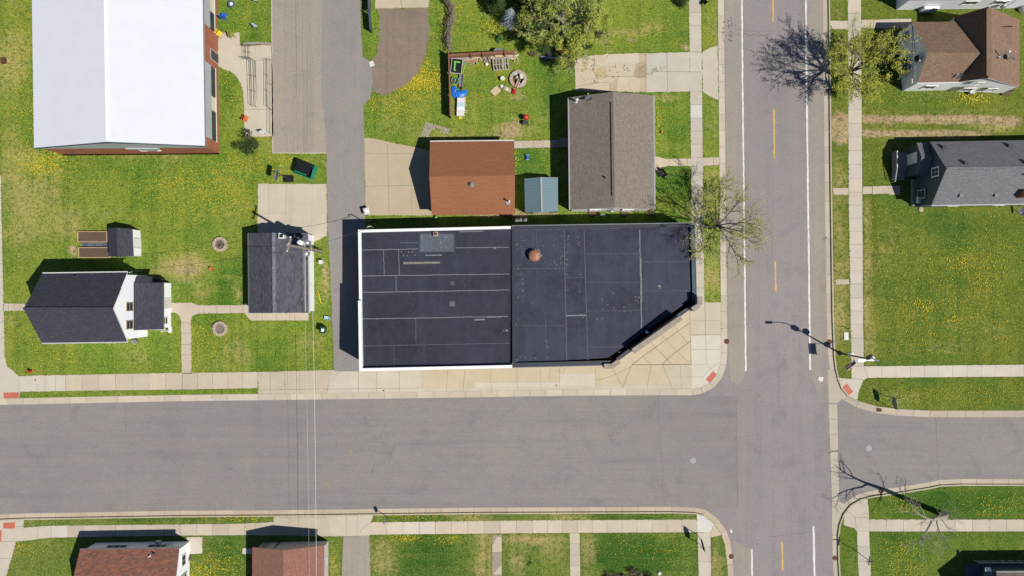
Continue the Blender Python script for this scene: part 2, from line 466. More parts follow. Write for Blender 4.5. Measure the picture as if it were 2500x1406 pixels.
# ------------------------------------------------------------------ ground, roads, blocks
ZB = .12   # block top
def inpoly(x, y, poly):
    c = False; n = len(poly); j = n - 1
    for i in range(n):
        xi, yi = poly[i][0], poly[i][1]; xj, yj = poly[j][0], poly[j][1]
        if (yi > y) != (yj > y) and x < (xj - xi) * (y - yi) / (yj - yi) + xi: c = not c
        j = i
    return c
EXCL = []   # plan outlines (sheet units) where no flowers grow
def rough(poly, step=7.0, amp=.9):
    """break up a clean paving edge"""
    out = []
    for i in range(len(poly)):
        a, b = poly[i], poly[(i + 1) % len(poly)]
        L = math.hypot(b[0] - a[0], b[1] - a[1]); n = max(1, int(L / step))
        nx, ny = -(b[1] - a[1]) / max(L, 1e-6), (b[0] - a[0]) / max(L, 1e-6)
        for k in range(n):
            t = k / n; d = U(-amp, amp) if k else 0
            out.append((a[0] + (b[0] - a[0]) * t + nx * d, a[1] + (b[1] - a[1]) * t + ny * d))
    return out
def flat(mb, poly, z, m=0, tint=None, excl=False):
    pts = [P(x, y, z) for x, y in poly]
    area = sum(pts[i].x * pts[(i + 1) % len(pts)].y - pts[(i + 1) % len(pts)].x * pts[i].y for i in range(len(pts)))
    if area < 0: pts.reverse()
    mb.poly(pts, m, tint)
    if excl: EXCL.append(poly)

g = MB(); g.poly([(-600, -600, -.06), (600, -600, -.06), (600, 600, -.06), (-600, 600, -.06)])
struct('ground', g, m_plain('distant_ground', (.13, .17, .05), .95, .3, .05))
X0, X1, Y0, Y1 = -900, 3400, -900, 2300
g = MB(); flat(g, [(X0, 940), (2085, 940), (2105, 975), (X1, 975), (X1, 1250), (X0, 1320)], 0)
# hairline cracks and tar lines across the side road
def wob(a, b, n=14, amp=2.0):
    out = []
    for i in range(n + 1):
        t = i / n
        out.append((a[0] + (b[0] - a[0]) * t + U(-amp, amp), a[1] + (b[1] - a[1]) * t + U(-amp, amp)))
    return out
def crack(mb, pts, w, z, m=1): mb.strip([P(x, y, z) for x, y in pts], w, m)
crack(g, wob((1606, 966), (1622, 1236), 16, 1.5), .035, .004)
crack(g, wob((2285, 1016), (2290, 1168), 10, 1.5), .035, .004)
crack(g, wob((305, 985), (312, 1245), 12, 1), .025, .004)
crack(g, wob((560, 982), (565, 1245), 12, 1), .015, .004)
crack(g, wob((1000, 1090), (1260, 1092), 12, 1), .015, .004)
crack(g, wob((1260, 1225), (1275, 1237), 5, 2), .05, .004)
crack(g, wob((1455, 1228), (1475, 1222), 5, 2), .06, .004)
crack(g, wob((2110, 1095), (2250, 1094), 8, 1), .018, .004)
struct('side_road', g, [M['road'], M['soft_crack']])
g = MB(); flat(g, [(1740, Y0), (2036, Y0), (2040, 900), (2047, 1300), (2066, Y1), (1790, Y1), (1735, 1330), (1735, 1240), (1799, 1236)] + wob((1801, 1228), (1797, 966), 60, 1.6) + [(1730, 966), (1730, 800)], .004)
crack(g, wob((1797, 962), (1801, 1236), 12, 1), .03, .008)
crack(g, wob((1758, 85), (1880, 86), 10, 3), .07, .008); crack(g, wob((1800, 74), (1965, 78), 10, 3), .035, .008)
crack(g, wob((1880, 1310), (1990, 1297), 8, 1.5), .03, .008)
for yy in (812, 825, 838, 852): crack(g, wob((1938, yy), (1941, yy + 6), 2, 1), .04, .008)
crack(g, wob((1978, 945), (1984, 955), 3, 1), .05, .008); crack(g, wob((1848, 1330), (1851, 1324), 3, 1), .08, .008)
# dark oil stain near the driveway mouth
for i in range(26):
    cx, cy = 1782 + U(-4, 5), 40 + U(0, 1) ** .6 * 62
    flat(g, [(cx + U(.8, 2.2) * math.cos(a), cy + U(1, 4) * math.sin(a)) for a in [k * PI / 4 for k in range(8)]], .008 + i * .00005, 1)
struct('street', g, [M['street'], M['soft_crack']])
g = MB()
flat(g, rough([(1765, Y0), (1810, Y0), (1812, 200), (1817, 560), (1821, 900), (1817, 920), (1808, 936), (1796, 938), (1786, 926), (1779, 890), (1775, 560), (1770, 0)], 12, 1.5), .006)
flat(g, rough([(1966, Y0), (2010, Y0), (2016, 560), (2022, 930), (2021, 975), (2010, 985), (1998, 970), (1986, 935), (1979, 900), (1973, 560), (1968, 0)], 12, 1.5), .006)
flat(g, [(1792, 1346), (1794, 1406), (1803, 1800), (1846, 1800), (1837, 1406), (1834, 1340), (1790, 1320)], .006)
struct('road_shoulder', g, M['shoulder'])

def ribbon(name, a, b, w, mat, z=.012, frayed=True):
    mb = MB()
    n = max(2, int(math.hypot(b[0] - a[0], b[1] - a[1]) / 9))
    L, Rr = [], []
    for i in range(n + 1):
        t = i / n; x = a[0] + (b[0] - a[0]) * t; y = a[1] + (b[1] - a[1]) * t
        e = .6 if frayed else 0
        L.append((x - w / 2 + U(-e, e), y)); Rr.append((x + w / 2 + U(-e, e), y))
    for i in range(n):
        mb.poly([P(*L[i + 1], z), P(*Rr[i + 1], z), P(*Rr[i], z), P(*L[i], z)])
    return struct(name, mb, mat)
ribbon('white_edge_line', (1809, -300), (1813, 200), 3.8, M['white_paint']); ribbon('white_edge_line', (1813, 200), (1821, 905), 3.8, M['white_paint'])
ribbon('white_edge_line', (1965, -300), (1969, 180), 4.2, M['white_paint']); ribbon('white_edge_line', (1969, 180), (1978, 902), 4.2, M['white_paint'])
ribbon('white_edge_line', (1835.5, 1340), (1838, 1500), 4, M['white_paint']); ribbon('white_edge_line', (1986, 1283), (1990, 1500), 4.4, M['white_paint'])
for a, b in (((1886.5, -60), (1887.5, 54)), ((1889, 267), (1890.5, 388)), ((1892.5, 640), (1894, 711)), ((1909, 1322), (1911, 1391))):
    ribbon('yellow_lane_dash', a, b, 3.8, M['yellow_paint'])

# ---- city blocks
NWf = [(X0, 994), (-20, 975), (440, 965.5), (900, 960), (1450, 951.5), (1690, 951), (1712, 947), (1734, 936), (1752, 914), (1761, 888), (1763, 860), (1763, 800), (1760, 560), (1757, 240), (1755, 0), (1748, Y0)]
NEf = [(2012, Y0), (2022, 0), (2024, 200), (2026, 400), (2028, 540), (2031, 760), (2035, 868), (2039, 902), (2046, 928), (2053, 947), (2069, 966), (2095, 981), (2141, 994), (2190, 1000), (2270, 1004), (2400, 1004), (X1, 1000)]
SEf = [(X1, 1183), (2500, 1181), (2346, 1180.6), (2294, 1183), (2272, 1188), (2198, 1200), (2132, 1209), (2100, 1217), (2075, 1232), (2058, 1254), (2048, 1281), (2044.6, 1306), (2045, 1355), (2048, 1406), (2070, Y1)]
SWf = [(1808, Y1), (1780, 1406), (1778, 1377), (1772, 1327), (1762, 1298), (1743, 1273), (1718, 1254.5), (1695, 1250), (1640, 1248), (1157, 1250), (920, 1253), (700, 1256), (440, 1257.5), (60, 1264), (-20, 1267), (X0, 1300)]
BLK = {'NW': NWf + [(X0, Y0)], 'NE': NEf + [(X1, Y0)], 'SE': SEf + [(X1, Y1)], 'SW': SWf + [(X0, Y1)]}

def blob(L, x, y):
    s = 0.0
    for (cx, cy, rx, ry, a) in L:
        d = ((x - cx) / rx) ** 2 + ((y - cy) / ry) ** 2
        if d < 6: s += a * math.exp(-d)
    return s
DRY = [(30, 150, 40, 200, .6), (35, 470, 45, 110, .6), (110, 520, 70, 90, .4), (190, 560, 40, 30, .35), (430, 655, 60, 32, 1.0), (470, 640, 30, 30, .9), (545, 672, 14, 5, .7), (565, 688, 10, 8, .7), (580, 710, 7, 12, .7), (586, 730, 5, 12, .7), (90, 560, 60, 60, .35), (120, 450, 40, 40, .4), (60, 620, 40, 60, .3), (250, 520, 80, 30, .3), (960, 300, 60, 14, .3), (1000, 60, 20, 60, .3), (2170, 600, 40, 120, .25), (2400, 800, 120, 40, .3), (2300, 850, 160, 14, .35), (2260, 560, 60, 20, .3), (1180, 270, 50, 40, .4), (1310, 300, 40, 30, .4), (720, 860, 30, 40, .35), (560, 850, 60, 20, .3), (490, 712, 26, 26, .7), (300, 880, 90, 30, .35),
       (560, 885, 80, 22, .4), (765, 835, 40, 40, .5), (795, 690, 14, 60, .7), (1110, 335, 120, 25, .55), (1250, 320, 60, 25, .6), (1335, 250, 25, 60, .45), (1620, 240, 30, 14, .8), (1560, 85, 60, 12, .7),
       (1590, 60, 40, 10, .7), (1470, 100, 30, 12, .6), (1500, 75, 20, 10, .7), (1735, 60, 20, 70, .55), (1740, 500, 20, 90, .35), (1740, 680, 25, 60, .9), (2125, 820, 12, 120, .8), (2048, 620, 25, 160, .45), (2270, 272, 220, 8, .5), (2440, 310, 50, 12, .8), (2250, 310, 200, 6, .25),
       (940, 1360, 40, 50, .7), (1182, 1370, 22, 70, .95), (1260, 1318, 50, 14, .7), (1262, 1372, 20, 24, .9), (1330, 1316, 60, 14, .8), (1435, 1350, 20, 70, .75), (1350, 1355, 40, 30, .45), (120, 1340, 60, 50, .3),
       (1140, 1260, 40, 10, .6), (1385, 1262, 60, 10, .6), (1750, 1360, 14, 60, .6), (2060, 1330, 14, 60, .2), (2200, 975, 120, 22, .35), (2430, 1325, 40, 12, .5), (820, 1360, 14, 80, .6), (1400, 160, 40, 10, .5), (350, 968, 300, 4, .6), (280, 378, 200, 8, .5), (560, 180, 16, 100, .5), (940, 250, 30, 50, .2), (650, 330, 14, 25, .6), (790, 400, 16, 30, .6), (1290, 520, 200, 6, .6)]
DRY += [(2048, y, 16, 60, .45) for y in (60, 150, 420, 560, 700, 790)] + [(1738, y, 18, 60, .35) for y in (300, 440)] + [(2112, y, 9, 60, .6) for y in (540, 640, 740)]
LUSH = [(440, 710, 60, 50, .5), (560, 690, 40, 60, .9), (1640, 320, 45, 60, .7), (1650, 440, 50, 40, .8), (1330, 200, 50, 60, .45), (1550, 1360, 130, 50, 1.1), (1050, 1350, 90, 60, .9), (2350, 560, 160, 45, .45), (2230, 700, 60, 50, .5), (2330, 680, 60, 30, .4),
        (2300, 1235, 160, 40, .7), (2180, 1330, 60, 50, .7), (540, 1350, 70, 60, .8), (640, 880, 60, 70, .5), (620, 60, 50, 60, .5), (1080, 1262, 80, 10, .9), (980, 1262, 40, 8, .6), (150, 1370, 50, 40, .5), (560, 240, 20, 60, .8), (250, 400, 160, 30, .35), (170, 410, 30, 30, .5), (1390, 420, 300, 60, .5), (1300, 390, 60, 40, .5),
        (2300, 235, 160, 15, .7), (1580, 1258, 120, 8, .8), (1250, 540, 400, 14, .8), (430, 1262, 200, 8, .7), (2090, 430, 40, 60, .25), (1640, 60, 70, 40, .35), (2350, 330, 60, 5, .3), (1150, 40, 40, 30, .3)]
DIRT = [(2110, 289, 40, 10, .9), (2180, 290, 70, 8, .85), (2290, 291, 90, 8, .85), (2400, 291, 70, 8, .85), (2120, 329, 40, 8, .9), (2200, 326, 70, 8, .9), (2290, 326, 60, 7, .8), (2370, 323, 60, 7, .7), (2470, 300, 50, 22, .6), (2050, 300, 26, 28, 1.0), (2052, 335, 22, 18, .9), (1250, 320, 30, 14, .5), (1190, 135, 20, 8, .6), (1268, 148, 16, 10, .8),
        (1265, 232, 28, 12, .9), (1225, 328, 26, 14, .7), (1255, 300, 22, 22, .6), (1285, 275, 16, 20, .5), (1330, 240, 12, 40, .4), (1390, 180, 8, 30, .5), (2050, 320, 22, 30, .5), (2340, 326, 120, 7, .5), (2320, 290, 140, 8, .5), (1545, 100, 14, 4, .7), (1585, 62, 10, 4, .7), (1600, 86, 8, 3, .7), (1640, 232, 30, 6, .5), (1620, 245, 10, 8, .6), (793, 660, 10, 22, .9), (797, 705, 8, 22, .8), (176, 612, 16, 14, 1.1), (455, 660, 34, 14, .9), (760, 800, 20, 5, .8), (1370, 330, 20, 10, .3), (8, 500, 8, 40, .5), (1670, 118, 14, 8, 1.0), (1585, 128, 60, 3, .9), (1240, 522, 160, 4, .9), (1300, 545, 200, 8, .25),
        (760, 385, 24, 8, .5), (1330, 128, 60, 8, .6), (1222, 95, 8, 8, .9), (2245, 515, 14, 5, .8), (1180, 1258, 14, 6, .7), (1185, 1400, 10, 30, .3)]

def lawn(bid, name, extra=()):
    bm = bmesh.new()
    vs = [bm.verts.new(P(x, y, ZB)) for x, y in BLK[bid]]
    f = bm.faces.new(vs)
    if f.normal.z < 0 or sum(vs[i].co.x * vs[(i + 1) % len(vs)].co.y - vs[(i + 1) % len(vs)].co.x * vs[i].co.y for i in range(len(vs))) < 0: f.normal_flip()
    def cut(axis, a, b, st):
        t = a
        while t < b:
            n = Vector((1, 0, 0)) if axis == 0 else Vector((0, 1, 0))
            bmesh.ops.bisect_plane(bm, geom=bm.verts[:] + bm.edges[:] + bm.faces[:], plane_co=n * t, plane_no=n)
            t += st
    cut(0, -57.5, 57.6, .8); cut(1, -32.6, 32.6, .8)
    lay = bm.verts.layers.float_color.new('field')
    for v in bm.verts:
        k = H / (H - ZB)
        x, y = v.co.x * k * S + 1250, 703 - v.co.y * k * S
        nz = noise.noise(Vector((v.co.x * .18, v.co.y * .18, 3))) * .42 + noise.noise(Vector((v.co.x * .5, v.co.y * .5, 5))) * .25
        n2 = noise.noise(Vector((v.co.x * .11, v.co.y * .11, 9))) * .6 + noise.noise(Vector((v.co.x * .35, v.co.y * .35, 19))) * .35
        v[lay] = (max(0, blob(DRY, x, y) + nz), max(0, blob(LUSH, x, y) + n2), max(0, blob(DIRT, x, y)), 1)
    me = bpy.data.meshes.new(name); bm.to_mesh(me); bm.free()
    me.materials.append(M['lawn_' + bid])
    o = bpy.data.objects.new(name, me); COL.objects.link(o); o['kind'] = 'structure'
    ORG[o.name] = Vector((0, 0, 0))
for b in ('NW', 'NE', 'SE', 'SW'): lawn(b, 'lawn')

# ---- kerbs and gutters
def offs(line, d):
    out = []
    for i, p in enumerate(line):
        a = line[max(0, i - 1)]; b = line[min(len(line) - 1, i + 1)]
        dx, dy = b[0] - a[0], b[1] - a[1]; L = math.hypot(dx, dy)
        out.append((p[0] - dy / L * d, p[1] + dx / L * d))
    return out
def resample(line, st):
    out = []
    for i in range(len(line) - 1):
        a, b = line[i], line[i + 1]; L = math.hypot(b[0] - a[0], b[1] - a[1]); n = max(1, int(L / st))
        if min(a[0], b[0]) < -200 or max(a[0], b[0]) > 2700 or min(a[1], b[1]) < -200 or max(a[1], b[1]) > 1600: n = 1
        for k in range(n): out.append((a[0] + (b[0] - a[0]) * k / n, a[1] + (b[1] - a[1]) * k / n))
    out.append(line[-1]); return out
def kerb(line, inward, gut=13, tone=(1, 1, 1)):
    ln = resample(line, 38)
    inner = offs(ln, 3.2 * inward); outer = offs(ln, -gut * inward)
    k = MB(); gu = MB()
    for i in range(len(ln) - 1):
        v = U(.9, 1.06); w = U(-.03, .03)
        tint = (tone[0] * v, tone[1] * (v - abs(w) * .3), tone[2] * (v + w))
        def mv(a, b, e):   # leave a joint gap
            L = math.hypot(b[0] - a[0], b[1] - a[1]); t = min(.2, e / max(L, .1))
            return (a[0] + (b[0] - a[0]) * t, a[1] + (b[1] - a[1]) * t)
        e = .35
        a, b = mv(ln[i], ln[i + 1], e), mv(ln[i + 1], ln[i], e)
        c, d = mv(inner[i + 1], inner[i], e), mv(inner[i], inner[i + 1], e)
        k.prism([P(*q, 0) for q in (a, b, c, d)], -.02, .145, tint=tint)
        a2, b2 = mv(outer[i], outer[i + 1], e), mv(outer[i + 1], outer[i], e)
        gp = [P(*q, .016) for q in (a2, b2, b, a)]
        gu.prism(gp, -.02, .016, tint=tint)
    struct('kerb', k, M['conc']); struct('gutter', gu, M['conc'])
    return ln
kerb(NWf, -1, 12.5, (1.13, 1.08, 1.0)); kerb(NEf, -1, 13, (1.02, .95, .88)); kerb(SEf, -1, 12.5, (1.03, .96, .88)); kerb(SWf, -1, 12, (1.06, .95, .84))
# concrete valley gutter across the mouth of the side road
g = MB()
ys = [985, 1022, 1060, 1098, 1140, 1180, 1222]
for i in range(len(ys) - 1):
    x0, x1 = 2023 + (ys[i] - 985) * .035, 2044 + (ys[i] - 985) * .02
    flat(g, [(x0, ys[i] + .5), (x1, ys[i] + .5), (x1 + .8, ys[i + 1] - .5), (x0 + 1.2, ys[i + 1] - .5)], .018, 0, (U(.92, 1.02), U(.92, .97), U(.84, .9)))
flat(g, [(2021, 900), (2033, 900), (2040, 928), (2050, 950), (2064, 966), (2044, 983), (2023, 983)], .017, 0, (.95, .9, .84))
flat(g, [(2031, 1224), (2047, 1222), (2068, 1234), (2048, 1262), (2038, 1300), (2031, 1300)], .017, 0, (.97, .93, .87))
crack(g, wob((2022, 1104), (2046, 1100), 6, 2), .08, .022, 1)
struct('valley_gutter', g, [M['conc'], M['crack']])

# ---- pavings on the blocks
def slabs(name, path, n, z=ZB + .006, gap=.35, tone=(1, 1, 1), special=None, jit=.07):
    """path: list of (left, right) pairs; each span is cut in n slabs"""
    mb = MB(); idx = 0
    for s_ in range(len(path) - 1):
        (a0, b0), (a1, b1) = path[s_], path[s_ + 1]
        nn = n[s_] if isinstance(n, (list, tuple)) else n
        lerp = lambda p, q, t: (p[0] + (q[0] - p[0]) * t, p[1] + (q[1] - p[1]) * t)
        L = math.hypot(a1[0] - a0[0], a1[1] - a0[1]); gt = gap / L
        flat(mb, rough([a0, a1, b1, b0], 8, .7), z - .003, 1)
        EXCL.append([a0, a1, b1, b0])
        for i in range(nn):
            t0, t1 = i / nn + gt, (i + 1) / nn - gt
            v = U(1 - jit, 1 + jit); w = U(-.03, .03)
            tint = (tone[0] * v * (1 + w * .5), tone[1] * v, tone[2] * v * (1 - w))
            if special and idx in special: tint = special[idx]
            flat(mb, rough([lerp(a0, a1, t0), lerp(a0, a1, t1), lerp(b0, b1, t1), lerp(b0, b1, t0)], 9, .35), z, 0, tint)
            idx += 1
    return struct(name, mb, [M['conc'], M['joint']])
def paving(name, polys, lines=(), z=ZB + .006, lw=.04, edge=.6):
    mb = MB()
    for i, (pl, tint) in enumerate(polys):
        flat(mb, rough(pl, 9, edge), z + .0004 * i, 0, tint, True)
    for ln in lines:
        w = lw
        if isinstance(ln[-1], float): w = ln[-1]; ln = ln[:-1]
        crack(mb, ln, w * (.6 if name == 'shop_pavement' else .8), z + .0055, 1)
    return struct(name, mb, [M['conc'], M['joint']])
WH = (1.28, 1.32, 1.4); PALE = (1.2, 1.2, 1.2); TAN = (1.08, .98, .82); GR = (1.0, 1.0, .98); MID = (1.1, 1.07, 1.03)

# main street, west pavement
slabs('sidewalk', [((1680, -140), (1709, -140)), ((1682, 0), (1711, 0)), ((1684, 128), (1713, 128)), ((1685, 225), (1714, 225)), ((1687, 385), (1715.5, 385)), ((1688, 560), (1717, 560)), ((1680, 562), (1717.5, 562)), ((1681, 738), (1720, 738))], [4, 4, 2, 5, 5, 1, 5], tone=MID,
      special={11: (1.22, 1.26, 1.3)})
slabs('sidewalk', [((2068, -140), (2100, -140)), ((2070, 0), (2102, 0)), ((2072, 470), (2105, 470)), ((2077, 790), (2107, 790)), ((2079, 893), (2109, 893))], [4, 14, 10, 3], tone=(1.1, 1.06, 1.02))
slabs('sidewalk', [((2118, 893), (2118, 921)), ((2500, 889), (2500, 918)), ((2640, 887), (2640, 916))], [11, 4], tone=(1.2, 1.17, 1.12), jit=.04)
paving('corner_pavement', [([(2079, 893), (2118, 893), (2118, 921), (2108, 927), (2098, 950), (2093, 975), (2069, 966), (2054, 947), (2043, 920), (2079, 924)], (1.16, 1.13, 1.09))], [[(2079, 893), (2109, 893)], [(2109, 893), (2118, 921)], [(2046, 930), (2079, 922), (2108, 926)]])
slabs('sidewalk', [((2122, 1267), (2122, 1296)), ((2500, 1267), (2500, 1296)), ((2640, 1267), (2640, 1296))], [9, 3], tone=(1.12, 1.06, .99))
slabs('sidewalk', [((2092, 1296), (2122, 1296)), ((2096, 1406), (2126, 1406)), ((2101, 1520), (2130, 1520))], [3, 3], tone=(1.1, 1.05, 1))
paving('corner_pavement', [([(2076, 1233), (2100, 1220), (2118, 1217), (2121, 1250), (2122, 1296), (2091, 1296), (2086, 1288), (2060, 1281), (2061, 1256)], (1.08, 1.03, .97))], [[(2086, 1262), (2122, 1263)], [(2070, 1247), (2088, 1263)], [(2091, 1296), (2088, 1263)]])
# side road, south pavement
slabs('sidewalk', [((905, 1274), (905, 1304)), ((1300, 1269), (1300, 1300)), ((1701, 1267), (1701, 1298))], [10, 11], tone=(1.13, 1.05, .95), special={1: (1.25, 1.2, 1.12), 2: (1.27, 1.23, 1.16), 3: (1.2, 1.17, 1.1)})
paving('corner_pavement', [([(1701, 1255), (1718, 1258), (1740, 1276), (1744, 1279), (1735, 1299), (1702, 1298)], WH), ([(1735, 1299), (1744, 1279), (1758, 1299), (1762, 1305), (1735, 1310)], (1.12, 1.0, .86)), ], [[(1735, 1299), (1744, 1279)]])
slabs('sidewalk', [((1703, 1299), (1734, 1299)), ((1706, 1406), (1736, 1406)), ((1709, 1520), (1739, 1520))], [3, 3], tone=(1.1, 1.05, .98))
slabs('sidewalk', [((126, 1282), (126, 1311)), ((440, 1279), (440, 1306)), ((598, 1277), (598, 1305))], [8, 4], tone=(1.05, .98, .9), special={0: PALE, 9: (1.15, 1.05, .95)})
paving('corner_pavement', [([(-140, 1271), (58, 1268), (58, 1287), (126, 1282), (126, 1311), (40, 1321), (15, 1406), (5, 1520), (-140, 1520)], (1.12, 1.08, 1.02))], [[(39, 1284), (126, 1282)], [(-20, 1321), (40, 1321)], [(92, 1285), (92, 1314)], [(-20, 1362), (28, 1362)]])
paving('driveway_apron', [([(668, 1259), (795, 1258), (910, 1255), (910, 1263), (905, 1274), (905, 1306), (838, 1308), (798, 1308), (700, 1306), (598, 1305), (598, 1277), (668, 1273)], (1.04, .98, .88)), ([(802, 1258), (910, 1255.5), (905, 1274), (905, 1305), (845, 1308), (806, 1300)], (1.12, 1.08, 1.0))],
       [[(845, 1257), (847, 1308)], [(872, 1256), (872, 1307)], [(668, 1263), (795, 1262)], [(905, 1274), (890, 1283), (880, 1296)]])
g = MB(); flat(g, [(838, 1309), (902, 1306), (905, 1420), (908, 1800), (834, 1800), (834, 1420)], ZB + .008, 0, None, True); struct('alley', g, M['lot'])
paving('garden_path', [([(1203, 1305), (1225, 1305), (1225, 1406), (1226, 1500), (1202, 1500), (1202, 1406)], (.72, .64, .58)), ([(1202, 1331), (1214, 1310), (1225, 1310), (1225, 1347), (1202, 1347)], (1.1, 1.0, .88)), ([(1203, 1401), (1225, 1378), (1225, 1402)], (1.08, 1.0, .9))], [[(1202, 1347), (1225, 1347)], [(1202, 1402), (1225, 1402)]])
slabs('garden_path', [((1391, 1300), (1415, 1300)), ((1392, 1406), (1417, 1406)), ((1393, 1500), (1418, 1500))], [4, 3], tone=(1.06, 1.0, .9))
paving('garden_path', [([(455, 1310), (494, 1310), (494, 1350), (462, 1351), (458, 1326)], (1.2, 1.16, 1.1))])
paving('garden_path', [([(592, 1337), (640, 1337), (640, 1351), (592, 1351)], PALE)])
# side road, north pavement
paving('pavement', [([(-140, 430), (2, 430), (6, 640), (9, 760), (11, 868), (18, 893), (46, 917), (46, 972), (-20, 974), (-140, 977)], (1.13, 1.11, 1.08)),
                    ([(46, 917), (160, 914), (160, 953.5), (50, 955), (46, 972)], (1.18, 1.15, 1.1))], [[(-20, 786), (9, 786)], [(-20, 676), (8, 676)], [(-20, 874), (11, 872)], [(46, 917), (47, 968)], [(110, 916), (110, 954)], [(135, 915), (135, 954)], [(160, 914), (160, 953)]])
slabs('sidewalk', [((160, 914), (160, 953)), ((445, 909), (445, 949.5)), ((630, 907), (630, 946))], [7, 5], tone=(1.1, 1.02, .92))
paving('pavement', [([(630, 907), (810, 902), (797, 959), (631, 962)], (1.06, .98, .88))], [[(660, 906), (660, 961)], [(696, 905), (696, 961)], [(732, 904), (732, 960)], [(770, 903), (770, 960)], [(631, 951), (797, 948)], [(690, 951), (672, 945), (700, 938), (690, 930), .03]])
paving('driveway_apron', [([(810, 902), (880, 905), (1030, 900), (1030, 958), (797, 961)], (1.16, 1.13, 1.06)), ([(808, 912), (830, 906), (812, 945), (800, 955)], (1.08, 1.05, 1.0))], [[(797, 949), (1030, 946)], [(875, 905), (875, 959)], [(920, 905), (919, 959)], [(975, 903), (975, 959)]])
C = lambda x, y: (1440 + x / 4.393, 680 + y / 4.393)
D = lambda x, y: (1230 + x / 3.516, 520 + y / 3.516)
paving('shop_pavement', [
    ([(1030, 893), (1490, 885), (1560, 840), (1680, 745), (1686, 738), (1690, 888), (1690, 952), (1450, 952), (1030, 957.5)], (1.12, 1.02, .83)),
    ([(1160, 934), (1366, 933), (1366, 952.5), (1160, 954)], (1.19, 1.17, 1.1)), ([(1366, 912), (1453, 911), (1453, 951.5), (1366, 952)], (1.19, 1.16, 1.09)),
    ([(1630, 892), (1660, 891), (1688, 890), (1689, 943), (1640, 945), (1626, 915)], (1.1, 1.03, .92)),
    ([(1686, 738), (1760, 737), (1761, 816), (1687, 817)], (1.1, 1.05, .95)),
    ([(1687, 817), (1761, 816), (1761, 886), (1753, 910), (1735, 934), (1712, 945), (1690, 950)], (1.25, 1.24, 1.21)),
    ([(1030, 946.5), (1450, 941), (1690, 940.5), (1690, 950.5), (1450, 951), (1030, 957.5)], (1.12, 1.07, .98))],
    [[C(1072, 320), C(1085, 915), .06], [C(450, 920), C(1085, 915), .14], [C(450, 920), C(570, 828), C(1072, 470), .1], [C(650, 680), C(880, 915), .08], [C(765, 585), C(930, 778), C(1060, 890), .06], [C(870, 460), C(1050, 690), .07],
     [C(780, 918), C(820, 870), C(920, 785), C(1050, 690), C(1085, 660), .1], [C(570, 828), C(655, 920), .06], [C(1085, 600), C(1410, 597), .07], [C(1235, 250), C(1240, 600), .07], [C(1085, 450), C(1405, 447), .05], [C(1085, 755), C(1405, 755)], [C(1240, 600), C(1250, 910), C(1330, 990)], [C(1090, 915), C(1250, 912)], [C(1410, 880), C(1300, 960), C(1210, 1050), C(830, 1052)], [C(970, 920), C(985, 1170)], [C(785, 930), C(880, 1165), .06], [C(655, 930), C(615, 1165), .06], [C(445, 930), C(350, 1165), .08], [C(245, 955), C(350, 1165), .06], [C(60, 950), C(70, 1190)], [C(65, 1085), C(180, 1060), C(300, 1010), C(445, 940), .05], [C(0, 1190), C(1090, 1175)],
     [(1366, 898), (1366, 952)], [(1319, 899), (1319, 934)], [(1262, 899), (1262, 934)], [(1200, 900), (1197, 934)], [(1135, 901), (1130, 955), .06], [(1093, 901), (1090, 956)], [(1345, 899), (1340, 918), (1343, 934)], [(1380, 896), (1374, 912)], [(1264, 934), (1264, 953)], [(1320, 934), (1320, 953)], [(1200, 935), (1200, 954)]])
slabs('garden_path', [((7, 740), (7, 758)), ((62, 740), (62, 757))], 4, tone=(1.08, 1.0, .93))
paving('garden_path', [([(416, 738), (468, 738), (484, 744), (590, 744), (598, 739), (640, 739), (640, 762), (754, 763), (753, 781), (612, 781), (597, 763), (484, 764), (470, 770), (466, 782), (468, 911), (444, 911), (442, 780), (437, 768), (426, 762), (414, 762)], (1.1, 1.01, .92))],
       [[(498, 744), (498, 764)], [(530, 744), (530, 764)], [(562, 744), (562, 764)], [(592, 744), (593, 764)], [(442, 787), (467, 787)], [(442, 813), (467, 813)], [(443, 840), (467, 840)], [(443, 865), (467, 865)], [(444, 904), (468, 904)], [(640, 764), (640, 781)], [(676, 764), (676, 781)], [(707, 764), (707, 781)]])
paving('concrete_pad', [([(630, 450), (797, 450), (799, 576), (752, 600), (640, 600), (629, 577)], (1.12, 1.07, .98))], [[(700, 450), (694, 560), .03], [(655, 450), (656, 540), .02], [(630, 523), (700, 521), .02]])
g = MB(); flat(g, rough([(664, -200), (791, -200), (793, 200), (797, 373), (668, 373), (665, 100)], 12, .4), ZB + .008, 0, None, True)
for x in (695, 722, 729, 738, 749, 758): crack(g, wob((x, -30), (x + U(0, 5), 368), 20, .8), .018 if x != 722 else .035, ZB + .0125, 1)
crack(g, wob((690, 310), (696, 335), 6, 3), .04, ZB + .0125, 1)
struct('parking_lot', g, [M['lot'], M['soft_crack']])
paving('lot_edging', [([(660.5, -200), (664, -200), (668, 370), (797, 371.5), (797, 376.5), (664.5, 376)], (1.0, .96, .88))])
g = MB(); flat(g, rough([(787, -200), (879, -200), (881, 60), (885, 140), (905, 152), (910, 200), (905, 238), (888, 258), (889, 340), (892, 525), (894, 560), (902, 905), (816, 905), (812, 800), (806, 650), (799, 520), (797, 374), (794, 300), (784, 230), (787, 100)], 14, .8), ZB + .0125, 0, None, True)
struct('alley', g, M['alley'])
g = MB(); flat(g, rough([(921, 22), (1046, 20), (1048, 60), (1047, 100), (1038, 140), (1022, 180), (1000, 200), (965, 222), (942, 234), (915, 226), (903, 200), (902, 152), (922, 130), (926, 90), (926, 50)], 5, 2.6), ZB + .005, 0, None, True); struct('dirt_lot', g, M['dirtlot'])
paving('driveway', [([(914, -160), (1048, -160), (1047, 19), (916, 22)], (1.05, .97, .83))], [[(979, -20), (979, 8), (982, 19), .08]])
